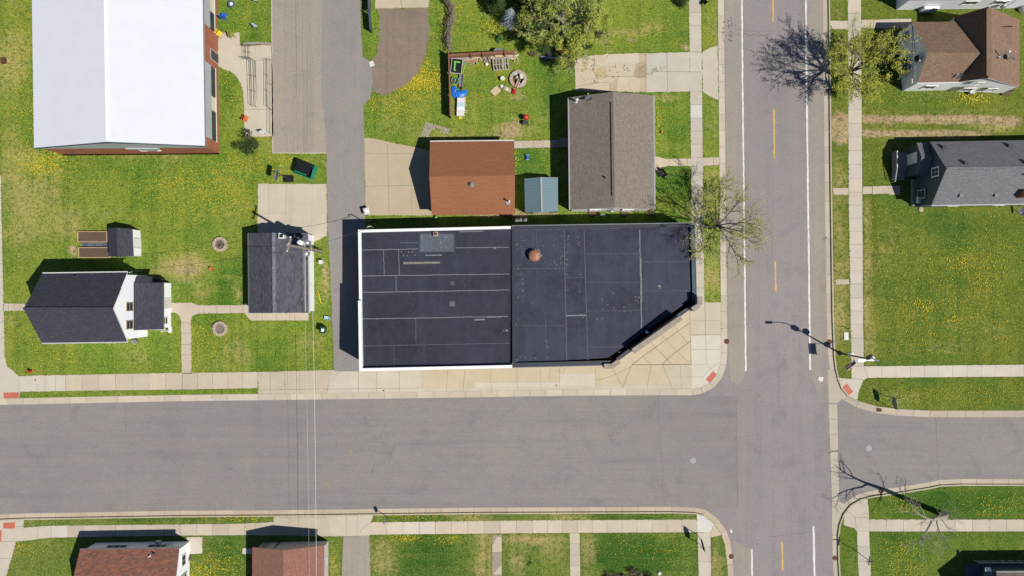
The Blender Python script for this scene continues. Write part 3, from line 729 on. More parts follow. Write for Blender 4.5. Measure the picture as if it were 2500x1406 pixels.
paving('driveway', [([(889, 338), (904, 338), (960, 350), (1012, 360), (1062, 372), (1062, 527), (893, 527)], (1.0, .88, .72))], [[(946, 353), (950, 527), .05], [(891, 456), (1062, 452), .05], [(890, 376), (1010, 376), .03], [(1003, 440), (1006, 527), .03]])
paving('driveway', [([(1403, 138), (1577, 131), (1577, 226), (1405, 223)], (1.14, 1.05, .9)), ([(1577, 131), (1684, 128), (1685, 225), (1577, 226)], (1.08, 1.05, 1.0)), ([(1714, 128), (1734, 118), (1752, 113), (1754, 245), (1740, 240), (1715, 225)], (1.1, 1.06, 1.0)),
                    ([(1475, 133.5), (1560, 131), (1556, 150), (1520, 156), (1480, 154)], (1.2, 1.13, 1.02)), ([(1558, 132), (1577, 131.3), (1577, 226), (1560, 226), (1566, 180)], (1.05, .9, .72)), ([(1552, 158), (1576, 150), (1577, 190), (1558, 194), (1546, 184)], (.9, .76, .6)), ([(1558, 164), (1574, 160), (1575, 184), (1556, 186)], (.8, .66, .51)), ([(1450, 168), (1478, 164), (1484, 188), (1466, 196), (1453, 190)], (1.02, .88, .64)), ([(1489, 206), (1508, 192), (1504, 224), (1490, 224)], (.98, .86, .7)), ([(1579, 134), (1626, 132), (1627, 160), (1600, 172), (1582, 176)], (1.04, 1.06, 1.05)), ([(1508, 188), (1526, 186), (1528, 206), (1510, 204)], (1.14, 1.1, 1.02))],
       [[(1577, 131), (1577, 226), .07], [(1628, 130), (1630, 225), .05], [(1590, 176), (1683, 176), .05], [(1450, 137), (1452, 158), (1446, 172), (1456, 185), (1461, 203), .08], [(1446, 172), (1425, 170), (1405, 168), .05], [(1461, 203), (1404, 213), .05], [(1475, 187), (1508, 188), (1545, 187), (1577, 188), .07], [(1489, 203), (1489, 226), .06], [(1440, 203), (1490, 203), .05], [(1508, 190), (1503, 226), .03], [(1455, 162), (1500, 166), .03], [(1577, 183), (1629, 163), .05], [(1534, 200), (1540, 224), .03], [(1552, 178), (1577, 158), .05], [(1417, 185), (1430, 202), .04]], edge=1.0)
g = MB(); rs = random.Random(3)
for cx, cy, sx, sy, n in ((1598, 168, 12, 7, 16), (1526, 168, 10, 8, 9), (1440, 165, 14, 14, 10), (1450, 195, 14, 8, 9), (1590, 180, 8, 6, 8), (1480, 180, 30, 20, 14), (1765, 80, 3, 25, 22), (1766, 170, 2, 20, 6), (2014, 585, 3, 8, 7)):
    for k in range(n):
        x, y = cx + rs.gauss(0, sx * .6), cy + rs.gauss(0, sy * .6); r = rs.uniform(.5, 2.2)
        flat(g, [(x + r * math.cos(a) * rs.uniform(.6, 1.2), y + r * math.sin(a) * rs.uniform(.6, 1.2)) for a in [k2 * PI / 4 for k2 in range(8)]], (ZB + .016 if cx < 1700 else .0245) + k * .0003)
struct('oil_stain', g, m_plain('oil_stain', (.17, .145, .115), .9, .3, 5))
paving('garden_path', [([(1594, 382), (1614, 386), (1627, 389), (1687, 388), (1687, 407), (1634, 406), (1614, 410), (1594, 414)], (1.1, 1.01, .85)), ([(1716, 386), (1756, 385), (1756, 404), (1716, 406)], (1.1, 1.03, .95))], [[(1634, 388), (1634, 407)], [(1656, 388), (1656, 407)], [(1678, 388), (1678, 407)], [(1742, 386), (1742, 405)]])
slabs('garden_path', [((1254, 346), (1254, 363)), ((1350, 343), (1350, 361)), ((1392, 342), (1392, 362))], [4, 1], tone=(1.02, .94, .82))
paving('garden_path', [([(2027, 52), (2070, 52), (2070, 72), (2027, 72)], (1.1, 1.04, .96)), ([(2103, 50), (2150, 49), (2200, 47), (2225, 47), (2225, 70), (2103, 70)], (1.1, 1.04, .96))], [[(2125, 50), (2125, 70)], [(2133, 50), (2133, 70)], [(2195, 47), (2195, 70)]])
paving('garden_path', [([(2034, 460), (2073, 460), (2073, 477), (2034, 476)], (1.08, 1.0, .92)), ([(2106, 457), (2180, 455), (2180, 474), (2106, 475)], (1.08, 1.0, .92)), ([(2169, 455), (2197, 454), (2197, 476), (2170, 476)], (1.0, .95, .9))], [[(2130, 456), (2130, 475), .1]])
paving('garden_path', [([(2040, 684), (2073, 683), (2073, 695), (2041, 696)], (1.05, .95, .84))])
# patchwork of square stepping pavers
g = MB()
for r in range(5):
    for c_ in range(9):
        x, y = 1040 + c_ * 6.6 - r * 2.6, 299 + r * 6.6 + c_ * 1.9
        if (c_ > 2 and r > 1) or R() < .08: continue
        v = U(.9, 1.1)
        flat(g, [(x, y), (x + 6.1, y + 1.7), (x + 3.6, y + 7.9), (x - 2.5, y + 6.1)], ZB + .006, 0, (v, v, v), True)
struct('paver_patch', g, M['pavers'])
# concrete ramp area by the school
paving('pavement', [([(533, 82), (585, 80), (586, 113), (618, 113), (663, 109), (666, 200), (667, 334), (597, 335), (596, 260), (594, 225), (588, 205), (577, 187), (562, 175), (545, 170), (530, 160), (520, 145), (520, 120), (533, 122)], (1.12, 1.08, 1.0))], [[(597, 268), (666, 268)], [(628, 160), (629, 268), .03]])
for poly in ([(10, 957), (47, 956), (47, 971), (12, 972)], [(10, 1274), (39, 1273), (38, 1288), (10, 1288)], [(-14, 1292), (6, 1292), (5, 1320), (-14, 1320)], [C(1240, 1075), C(1320, 985), C(1358, 1022), C(1280, 1112)], [(2056, 944), (2066, 934), (2082, 955), (2070, 963)]):
    g = MB(); q = [P(x, y, 0) for x, y in poly]; g.prism(q, ZB, ZB + .02)
    struct('tactile_paving', g, M['tactile'])
# ------------------------------------------------------------------ building helpers
Z3 = Vector((0, 0, 1))
def thick(mb, a, b, c, d, t=.12, m=0, ms=None):
    """thick sloped slab: a,b along the eave, c,d along the ridge (top surface)"""
    if ms is None: ms = m
    a, b, c, d = map(Vector, (a, b, c, d))
    if (b - a).cross(d - a).z < 0: a, b, c, d = b, a, d, c
    dn = Vector((0, 0, -t))
    mb.poly([a, b, c, d], m)
    mb.poly([d + dn, c + dn, b + dn, a + dn], ms)
    for p, q in ((a, b), (b, c), (c, d), (d, a)): mb.poly([p + dn, q + dn, q, p], ms)
def gable(E0, E1, R0, R1, F0, F1, oe=.3, og=.3, t=.12):
    """roof from two eaves E, F and a ridge R; returns roof mesh and wall mesh and a dict of wall corners"""
    E0, E1, R0, R1, F0, F1 = map(Vector, (E0, E1, R0, R1, F0, F1))
    roof = MB(); thick(roof, E0, E1, R1, R0, t, 0, 1); thick(roof, F0, F1, R1, R0, t, 0, 1)
    u = (E1 - E0); u.z = 0; u.normalize()
    c = (F0 - E0); c.z = 0; c -= u * c.dot(u); W = c.length; c.normalize()
    def hgt(E, Rr, d):     # roof height d metres in from eave E
        h = Vector((Rr.x - E.x, Rr.y - E.y, 0)); h -= u * h.dot(u)
        return E.z + (Rr.z - E.z) * d / max(.1, h.length) - t - .015
    a0 = E0 + u * og + c * oe; a1 = E1 - u * og + c * oe; b0 = F0 + u * og - c * oe; b1 = F1 - u * og - c * oe
    zE, zF = hgt(E0, R0, oe), hgt(F0, R0, oe)
    r0 = R0 + u * og; r1 = R1 - u * og
    wall = MB()
    g_ = lambda p, z: Vector((p.x, p.y, z))
    zr = R0.z - t - .02; zr1 = R1.z - t - .02
    # shift apex onto the gable plane
    def onl(r, p, q):
        tt = ((r - p).dot((q - p)) / (q - p).length_squared)
        return p + (q - p) * tt
    ap0 = onl(g_(r0, 0), g_(a0, 0), g_(b0, 0)); ap1 = onl(g_(r1, 0), g_(a1, 0), g_(b1, 0))
    wall.poly([g_(a1, 0), g_(a0, 0), g_(a0, zE), g_(a1, zE)]); wall.poly([g_(b0, 0), g_(b1, 0), g_(b1, zF), g_(b0, zF)])
    wall.poly([g_(a0, 0), g_(b0, 0), g_(b0, zF), g_(ap0, zr), g_(a0, zE)]); wall.poly([g_(b1, 0), g_(a1, 0), g_(a1, zE), g_(ap1, zr1), g_(b1, zF)])
    foot = [(a0.x, a0.y), (a1.x, a1.y), (b1.x, b1.y), (b0.x, b0.y)]
    EXCL.append([(x * S + 1250, 703 - y * S) for x, y in foot])
    return roof, wall, dict(a0=g_(a0, 0), a1=g_(a1, 0), b0=g_(b0, 0), b1=g_(b1, 0), u=u, c=c, zE=zE, zF=zF)
def fix_normals(mb):
    pass
def window(parent, O, u, n, x0, x1, z0, z1, frame='white', bars=(0, 0), name='window', glass='glass', fw=.07, sill=True):
    """O: point on the wall at ground, u: horizontal direction, n: outward normal"""
    O = Vector(O); u = Vector(u).normalized(); n = Vector(n).normalized()
    cx, cz = (x0 + x1) / 2, (z0 + z1) / 2; w, h = x1 - x0, z1 - z0
    f = MB(); base = O + u * cx + Z3 * cz + n * .03
    f.obox(base + Z3 * (h / 2), u, n, w + fw * 2, .08, fw, w=Z3); f.obox(base - Z3 * (h / 2), u, n, w + fw * 2, .1, fw, w=Z3)
    f.obox(base + u * (w / 2 + fw * .02), u, n, fw, .076, h - fw, w=Z3); f.obox(base - u * (w / 2 + fw * .02), u, n, fw, .076, h - fw, w=Z3)
    for k in range(bars[0]): f.obox(base + u * (w * ((k + 1) / (bars[0] + 1) - .5)), u, n, .04, .07, h - fw, w=Z3)
    for k in range(bars[1]): f.obox(base + Z3 * (h * ((k + 1) / (bars[1] + 1) - .5)), u, n, w - fw, .066, .04, w=Z3)
    o = part(name, f, M[frame], parent)
    p = MB(); p.obox(O + u * cx + Z3 * cz + n * .022, u, n, w - fw * .8, .03, h - fw * .8, w=Z3)
    part('pane', p, M[glass], o)
    return o
def door(parent, O, u, n, x0, x1, z0, z1, col='offwhite', frame='white', name='door', panels=0):
    O = Vector(O); u = Vector(u).normalized(); n = Vector(n).normalized()
    cx, cz = (x0 + x1) / 2, (z0 + z1) / 2; w, h = x1 - x0, z1 - z0
    d = MB(); d.obox(O + u * cx + Z3 * cz + n * .03, u, n, w, .05, h, w=Z3)
    for k in range(panels): d.obox(O + u * cx + Z3 * (z0 + h * (k + .5) / panels) + n * .06, u, n, w * .92, .02, h / panels * .8, w=Z3)
    o = part(name, d, M[col], parent)
    f = MB()
    for s in (-1, 1): f.obox(O + u * (cx + s * (w / 2 + .05)) + Z3 * cz + n * .035, u, n, .1, .07, h, w=Z3)
    f.obox(O + u * cx + Z3 * (z1 + .05) + n * .035, u, n, w + .2, .07, .1, w=Z3)
    part('frame', f, M[frame], o)
    k = MB(); k.lathe(O + u * (cx + w * .38) + Z3 * (z0 + h * .48) + n * .09, [(.03, -.03), (.04, 0), (.03, .03)], 8); part('handle', k, M['galv'], o)
    return o
def gutter(parent, a, b, n, mat='white', name='gutter', drop=.1):
    a, b, n = Vector(a), Vector(b), Vector(n).normalized()
    u = (b - a).normalized(); L = (b - a).length
    mb = MB(); c = (a + b) / 2 + n * .07 - Z3 * (drop * .5)
    mb.obox(c - Z3 * .05 - n * .02, u, n, L, .09, .02); mb.obox(c + n * .03, u, n, L, .02, .12); mb.obox(c - n * .055, u, n, L, .02, .12)
    return part(name, mb, M[mat], parent)
def pipe_vent(parent, p, h=.5, r=.06, mat='grey', capr=None, name='vent_pipe'):
    mb = MB(); mb.lathe(p, [(r, -.15), (r, h)], 10)
    if capr: mb.lathe(Vector(p) + Z3 * h, [(capr, 0), (capr, .06), (capr * .3, .14)], 12)
    mb.lathe(p, [(r * 2.2, -.05), (r * 1.3, .06)], 10)
    return part(name, mb, M[mat], parent, smooth=False)
def box_vent(parent, p, n_down, w=.35, h=.18, mat='dgrey', name='roof_vent'):
    nd = Vector((n_down[0], n_down[1], 0)).normalized(); u = Vector((-nd.y, nd.x, 0))
    mb = MB(); p = Vector(p)
    mb.obox(p + Z3 * h * .5, u, nd, w, w, h, w=Z3); mb.obox(p + Z3 * (h + .02), u, nd, w * 1.2, w * 1.2, .05, w=Z3)
    return part(name, mb, M[mat], parent)
def dish(name, label, p, az, r=.35, group=None, stand=.5, tilt=50):
    """satellite dish: p foot point"""
    p = Vector(p); t = thing(name, label, 'satellite dish', p, group)
    a = Vector((math.cos(az), math.sin(az), 0)); m = MB()
    ti = math.radians(tilt); ax = a * math.cos(ti) + Z3 * math.sin(ti); side = Vector((-a.y, a.x, 0)); up = ax.cross(side)
    c = p + Z3 * stand
    rings = []
    for k, (rr, dd) in enumerate(((0.0, 0), (.4, .03), (.75, .09), (1.0, .16))):
        i0 = len(m.v)
        for j in range(18):
            an = 2 * PI * j / 18
            m.v.append(c + (side * math.cos(an) * .92 + up * math.sin(an) * 1.08) * r * rr + ax * dd * r * 1.3)
        rings.append(i0)
    for k in range(3):
        for j in range(18):
            m.f.append((rings[k] + j, rings[k] + (j + 1) % 18, rings[k + 1] + (j + 1) % 18, rings[k + 1] + j)); m.m.append(0); m.t.append(None); m.uv.append([(0, 0)] * 4)
    part('reflector', m, M['grey'], t, smooth=True)
    s = MB(); s.tube([p, p + Z3 * stand * .7, c - ax * .05], .03, 6); s.box(p.x, p.y, p.z - .04, .25, .18, .05); part('mast', s, M['dgrey'], t)
    f = MB(); tip = c + ax * r * 1.25 - up * r * .35
    f.tube([c - up * r * .95 + ax * .1 * r, tip], .018, 5); f.lathe(tip, [(.05, -.05), (.05, .06)], 8); part('feed_horn', f, M['offwhite'], t)
    return t

# ------------------------------------------------------------------ school with the white metal roof
def school():
    t = thing('school_building', 'long orange brick building under a bright white metal gable roof', 'building', G(330, 200))
    ze, zr = 4.5, 6.3
    E0, E1 = P(76, -120, ze), P(83, 362, ze); F0, F1 = P(493, -120, ze), P(500, 357, ze)
    R0, R1 = P(256, -125, zr), P(263, 347, zr)
    r = MB(); thick(r, E0, E1, R1, R0, .22, 0, 1); thick(r, F0, F1, R1, R0, .22, 0, 1)
    # second row of uvs gives ribs across the slope
    ro = part('roof', r, [M['white_roof'], M['fascia_blue']], t)
    rc = MB(); rc.obox((R0 + R1) / 2 + Z3 * .03, (R1 - R0), (1, 0, 0), (R1 - R0).length, .35, .05); part('ridge_cap', rc, M['white'], ro)
    gx0, gx1, gy = 152, 537, 377
    w = MB()
    A, B = G(148, -110), G(529, -110); Cc, Dd = G(537, 375.5), G(154, 378.5)
    zt = 4.15; apx = (G(342, 377))
    up = lambda p, z: Vector((p.x, p.y, z))
    w.poly([A, B, up(B, zt), up(A, zt)]); w.poly([Dd, A, up(A, zt), up(Dd, zt)])
    w.poly([B, Cc, up(Cc, zt), up(B, zt)])
    w.poly([Dd, Cc, up(Cc, 3.3), up(Dd, 3.3)])
    wo = part('wall', w, M['brick'], t)
    gp = MB(); gp.poly([up(Dd, 3.3), up(Cc, 3.3), up(Cc, zt), up(apx, zr - .35), up(Dd, zt)]); part('gable_panel', gp, M['corr'], t)
    fs = MB()
    for a, b in ((E1, R1), (R1, F1)):
        d = b - a; fs.obox((a + b) / 2 - Z3 * .16 + Vector((0, -.03, 0)), d, (0, 1, 0), d.length, .05, .3)
    part('fascia', fs, M['fascia_blue'], t)
    pl = MB(); pl.obox((Cc + Dd) / 2 + Vector((0, -.05, .06)), Cc - Dd, (0, 1, 0), (Cc - Dd).length, .16, .12, w=Z3); part('plinth', pl, M['stone'], t)
    # south gable window unit
    window(t, G(165, 378.3), (1, 0.006, 0), (0, -1, 0), 9.2, 11.3, 2.0, 3.1, 'white', (2, 0))
    pn = MB(); pn.obox(G(386, 377.5) + Vector((0, -.05, 3.35)), (1, 0, 0), (0, 1, 0), 3.4, .12, .55, w=Z3); pn.obox(G(395, 377.5) + Vector((0, -.03, 2.5)), (1, 0, 0), (0, 1, 0), 1.0, .06, 1.0, w=Z3); part('grey_panel', pn, M['corr'], t)
    # east wall bays
    u = (B - Cc).normalized(); n = Vector((1, 0, 0)); O = Cc
    def sp(y): return (375.5 - y) / S
    for y1, y0 in ((352, 176), (88, -40), (-60, -110)):
        a, b = sp(y1), sp(y0)
        m = MB(); m.obox(O + u * ((a + b) / 2) + n * .07 + Z3 * 3.1, u, n, b - a, .12, 1.5, w=Z3); part('corrugated_panel', m, M['corr'], t)
        k = max(1, int((b - a) / 1.6)); st = (b - a) / k
        for i in range(k):
            if (i + (y1 > 200)) % 2 == 0 or i in (0, k - 1) or i == 4:
                window(t, O + Z3 * 0, u, n, a + st * i + .08, a + st * (i + 1) - .08, 1.15, 2.25, 'dgrey', (2, 1))
            else:
                m = MB(); m.obox(O + u * (a + st * (i + .5)) + n * .03 + Z3 * 1.7, u, n, st - .1, .05, 1.12, w=Z3); part('beige_panel', m, M['beige'], t)
        m = MB(); m.obox(O + u * ((a + b) / 2) + n * .06 + Z3 * 1.05, u, n, b - a + .1, .16, .08, w=Z3); part('sill', m, M['offwhite'], t)
    # brick porch wing and entrance
    wg = MB(); wg.prism([(p.x, p.y) for p in (G(520, 90), G(533.5, 90), G(534, 124), G(520, 124))], 0, 3.9); part('entrance_wing', wg, M['brick'], t)
    door(t, O, u, n, sp(158), sp(136), 0, 2.1, 'dgrey', 'galv')
    gb = gutter(t, F0, F1, (1, 0, 0), 'galv')
    EXCL.append([(147, -120), (537, -120), (540, 378), (150, 381)])
school()

# ------------------------------------------------------------------ white house by the corner
def white_house():
    t = thing('white_house', 'white gabled house with charcoal shingle roof and a lean-to at the back', 'house', G(250, 750))
    ze, zr = 4.6, 7.3
    E0, E1, F0, F1, R0, R1 = P(103, 669, ze), P(311, 666, ze), P(102, 836, ze), P(311, 833, ze), P(57, 752, zr), P(276, 752, zr)
    roof, wall, k = gable(E0, E1, R0, R1, F0, F1, .25, .15)
    ro = part('roof', roof, [M['sh_navy'], M['white']], t); part('wall', wall, M['siding'], t)
    rc = MB(); rc.obox((R0 + R1) / 2 + Z3 * .02, R1 - R0, (0, 1, 0), (R1 - R0).length, .28, .05); part('ridge_cap', rc, M['sh_navy'], ro)
    gutter(t, F0, F1, (0, -1, 0)); gutter(t, E0, E1, (0, 1, 0))
    pipe_vent(t, on_plane(186, 676, E0, E1, R0), .35, .07, 'dgrey')
    n = Vector((1, 0, 0)); u = Vector((0, 1, 0)); O = Vector((k['b1'].x, 0, 0))
    for yi in (747.5, 791.5):
        yg = P(0, yi, 3.9).y
        window(t, O, u, n, yg - .42, yg + .42, 3.3, 4.55, 'wood', (0, 1))
    for xx in (2.2, 5.0): window(t, k['b0'], k['u'], (0, -1, 0), xx, xx + .9, 1.0, 2.4, 'white', (0, 1))
    window(t, k['a0'], k['u'], (0, 1, 0), 3, 3.9, 1.0, 2.4, 'white', (0, 1)); window(t, k['a0'], k['c'], (-1, 0, 0), 2.4, 3.6, 1.0, 2.4, 'white', (1, 0)); window(t, k['a0'], k['c'], (-1, 0, 0), 3.0, 3.9, 3.6, 4.9, 'white', (0, 1))
    # lean-to
    ex = k['b1'].x
    a, b = P(326, 691, 3.1), P(327, 805, 3.1); c, d = P(400, 803, 2.5), P(400, 691, 2.5)
    a.x = b.x = ex + .02
    lr = MB(); thick(lr, d, c, b, a, .12, 0, 1); part('porch_roof', lr, [M['sh_navy'], M['stone']], t)
    wx = G(419, 0).x; y0, y1 = G(0, 797).y, G(0, 692).y
    w = MB(); w.prism([(ex, y0), (wx, y0), (wx, y1), (ex, y1)], 0, 2.3)
    part('porch_wall', w, M['siding'], t)
    w = MB(); w.prism([(ex + .05, G(0, 804).y), (wx - .6, G(0, 804).y), (wx - .6, y0 + .05), (ex + .05, y0 + .05)], 0, .35); part('step', w, M['offwhite'], t)
    door(t, Vector((wx, 0, 0)), u, n, G(0, 750).y, G(0, 728).y, .1, 2.1, 'offwhite')
    window(t, Vector((wx, 0, 0)), u, n, G(0, 788).y, G(0, 772).y, 1.0, 2.0, 'white', (0, 1))
    # back stoop roof on the north side
    s = MB(); thick(s, P(372, 676, 2.6), P(331, 676, 2.6), P(327, 692, 3.0), P(370, 692, 3.0), .1); part('stoop_roof', s, M['sh_navy'], t)
    s = MB(); s.prism([(p.x, p.y) for p in (G(366, 679), G(404, 680), (G(408, 694)), G(366, 694))], 0, 1.2); part('stoop', s, M['dgrey'], t)
    m = MB(); m.tube([P(316, 667, 4.4), P(316, 667, 5.6)], .035, 6); m.tube([P(316, 667, 5.5), P(322, 663, 5.5), P(322, 668, 5.2)], .03, 5); part('service_mast', m, M['galv'], t)
    m = MB(); m.tube([G(417, 805) + Z3 * 0, G(417, 805) + Z3 * 2.2], .06, 6); m.box(G(418, 803).x, G(418, 803).y, 0, .3, .7, .35); part('downspout', m, M['white'], t)
    dish('satellite_dish', 'small dish low on the south wall of the white house', Vector((G(338, 828).x, k['b0'].y - .35, .4)), -PI / 3, .3)
    m = MB(); m.box(G(322, 685).x + .05, G(322, 685).y, 1.2, .25, .35, .5); m.tube([G(325, 686) + Z3 * 1.3, G(330, 682) + Z3 * 2, G(325, 682) + Z3 * 4.3], .025, 5); part('electric_meter', m, M['galv'], t)
white_house()

# ------------------------------------------------------------------ little shed and raised beds
def playhouse():
    t = thing('garden_shed', 'small garden shed with grey shingle roof and white wall between raised beds', 'shed', G(315, 597))
    ze, zr = 1.85, 2.55
    E0, E1, R0, R1, F0, F1 = P(263, 558, ze), P(265, 627, ze), P(285, 557, zr), P(287, 628, zr), P(323, 560, ze), P(326, 626, ze)
    roof, wall, k = gable(E0, E1, R0, R1, F0, F1, .02, .04, .07)
    part('roof', roof, [M['sh_navy'], M['dgrey']], t); part('wall', wall, M['siding'], t)
    door(t, k['b0'], k['u'], k['c'], 1.0, 1.9, .02, 1.6, 'white', 'offwhite')
playhouse()
def raised_bed(x0, y0, x1, y1, label, mat='soil'):
    c = G((x0 + x1) / 2, (y0 + y1) / 2)
    t = thing('raised_bed', label, 'raised bed', c, 'timber raised beds beside the small shed')
    w, d = abs(x1 - x0) / S, abs(y1 - y0) / S
    f = MB()
    f.box(c.x, c.y + d / 2, .1, w, .06, .4); f.box(c.x, c.y - d / 2, .1, w, .06, .4); f.box(c.x - w / 2, c.y, .1, .06, d - .06, .4); f.box(c.x + w / 2, c.y, .1, .06, d - .06, .4)
    part('frame', f, M['tanwood'], t)
    s = MB(); n = 10
    for i in range(n):
        for j in range(4):
            x = c.x - w / 2 + .03 + (w - .06) * (i + .5) / n; y = c.y - d / 2 + .03 + (d - .06) * (j + .5) / 4
            s.box(x, y, .1, (w - .06) / n, (d - .06) / 4, .3 + U(-.03, .03))
    part('soil', s, M[mat], t)
    EXCL.append([(x0, y0), (x1, y0), (x1, y1), (x0, y1)])
raised_bed(196, 567, 267, 592, 'upper timber raised bed of bare soil beside small shed')
raised_bed(198, 606, 272, 630, 'lower timber raised bed of bare soil beside small shed')
g = MB(); flat(g, [(199, 593), (268, 592), (268, 605), (200, 605)], ZB + .02, 0, None, True); struct('garden_path', g, M['patch'])

# ------------------------------------------------------------------ garage with mixed grey shingles
def grey_garage():
    t = thing('garage', 'grey shingled garage with a white eave wall along the alley', 'garage', G(697, 666))
    ze, zr = 2.5, 4.1
    E0, E1, R0, R1, F0, F1 = P(607, 570, ze), P(609, 763, ze), P(668, 569, zr), P(670, 763, zr), P(752, 570, ze), P(754, 762, ze)
    roof, wall, k = gable(E0, E1, R0, R1, F0, F1, .05, .12, .12)
    ro = part('roof', roof, [M['sh_gar'], M['white']], t); part('wall', wall, M['siding'], t)
    rc = MB()
    L = (R1 - R0).length
    for i in range(44):
        p = R0.lerp(R1, (i + .5) / 44)
        rc.obox(p + Z3 * .03, R1 - R0, (1, 0, 0), L / 44 - .04, .34 + U(-.03, .03), .05)
    part('ridge_cap', rc, M['sh_tile'] if 'sh_tile' in M else m_plain('pale_ridge_tiles', (.21, .22, .25), .9, .4, 2.2), ro)
    # loose lifted tab line near the east eave
    ln = MB(); fa, fb = on_plane(744, 588, F0, F1, R0, .02), on_plane(746.6, 758, F0, F1, R0, .02); ln.obox((fa + fb) / 2, fb - fa, (1, 0, 0), (fb - fa).length, .05, .02)
    part('flashing', ln, M['offwhite'], ro)
    gutter(t, F0, F1, (1, 0, 0)); gutter(t, E0, E1, (-1, 0, 0), 'grey')
    cp = on_plane(692, 578, F0, F1, R0)
    ch = MB(); ch.box(cp.x, cp.y, cp.z - .3, .5, .5, .95); ch.box(cp.x, cp.y, cp.z + .64, .6, .6, .08); c_ = part('chimney', ch, M['offwhite'], t)
    h = MB(); h.box(cp.x, cp.y, cp.z + .73, .34, .34, .05); part('flue', h, M['black'], c_)
    pipe_vent(t, on_plane(733, 579, F0, F1, R0), .3, .09, 'dgrey', .16)
    door(t, k['a1'], k['c'], k['u'], 1.0, 3.6, .02, 2.2, 'white', 'offwhite', 'garage_door', 4)
    door(t, k['a1'], k['c'], k['u'], 4.6, 5.5, .02, 2.1, 'offwhite')
    door(t, k['a0'], k['c'], -k['u'], 1.2, 5.0, .02, 2.2, 'white', 'offwhite', 'garage_door', 4)
grey_garage()

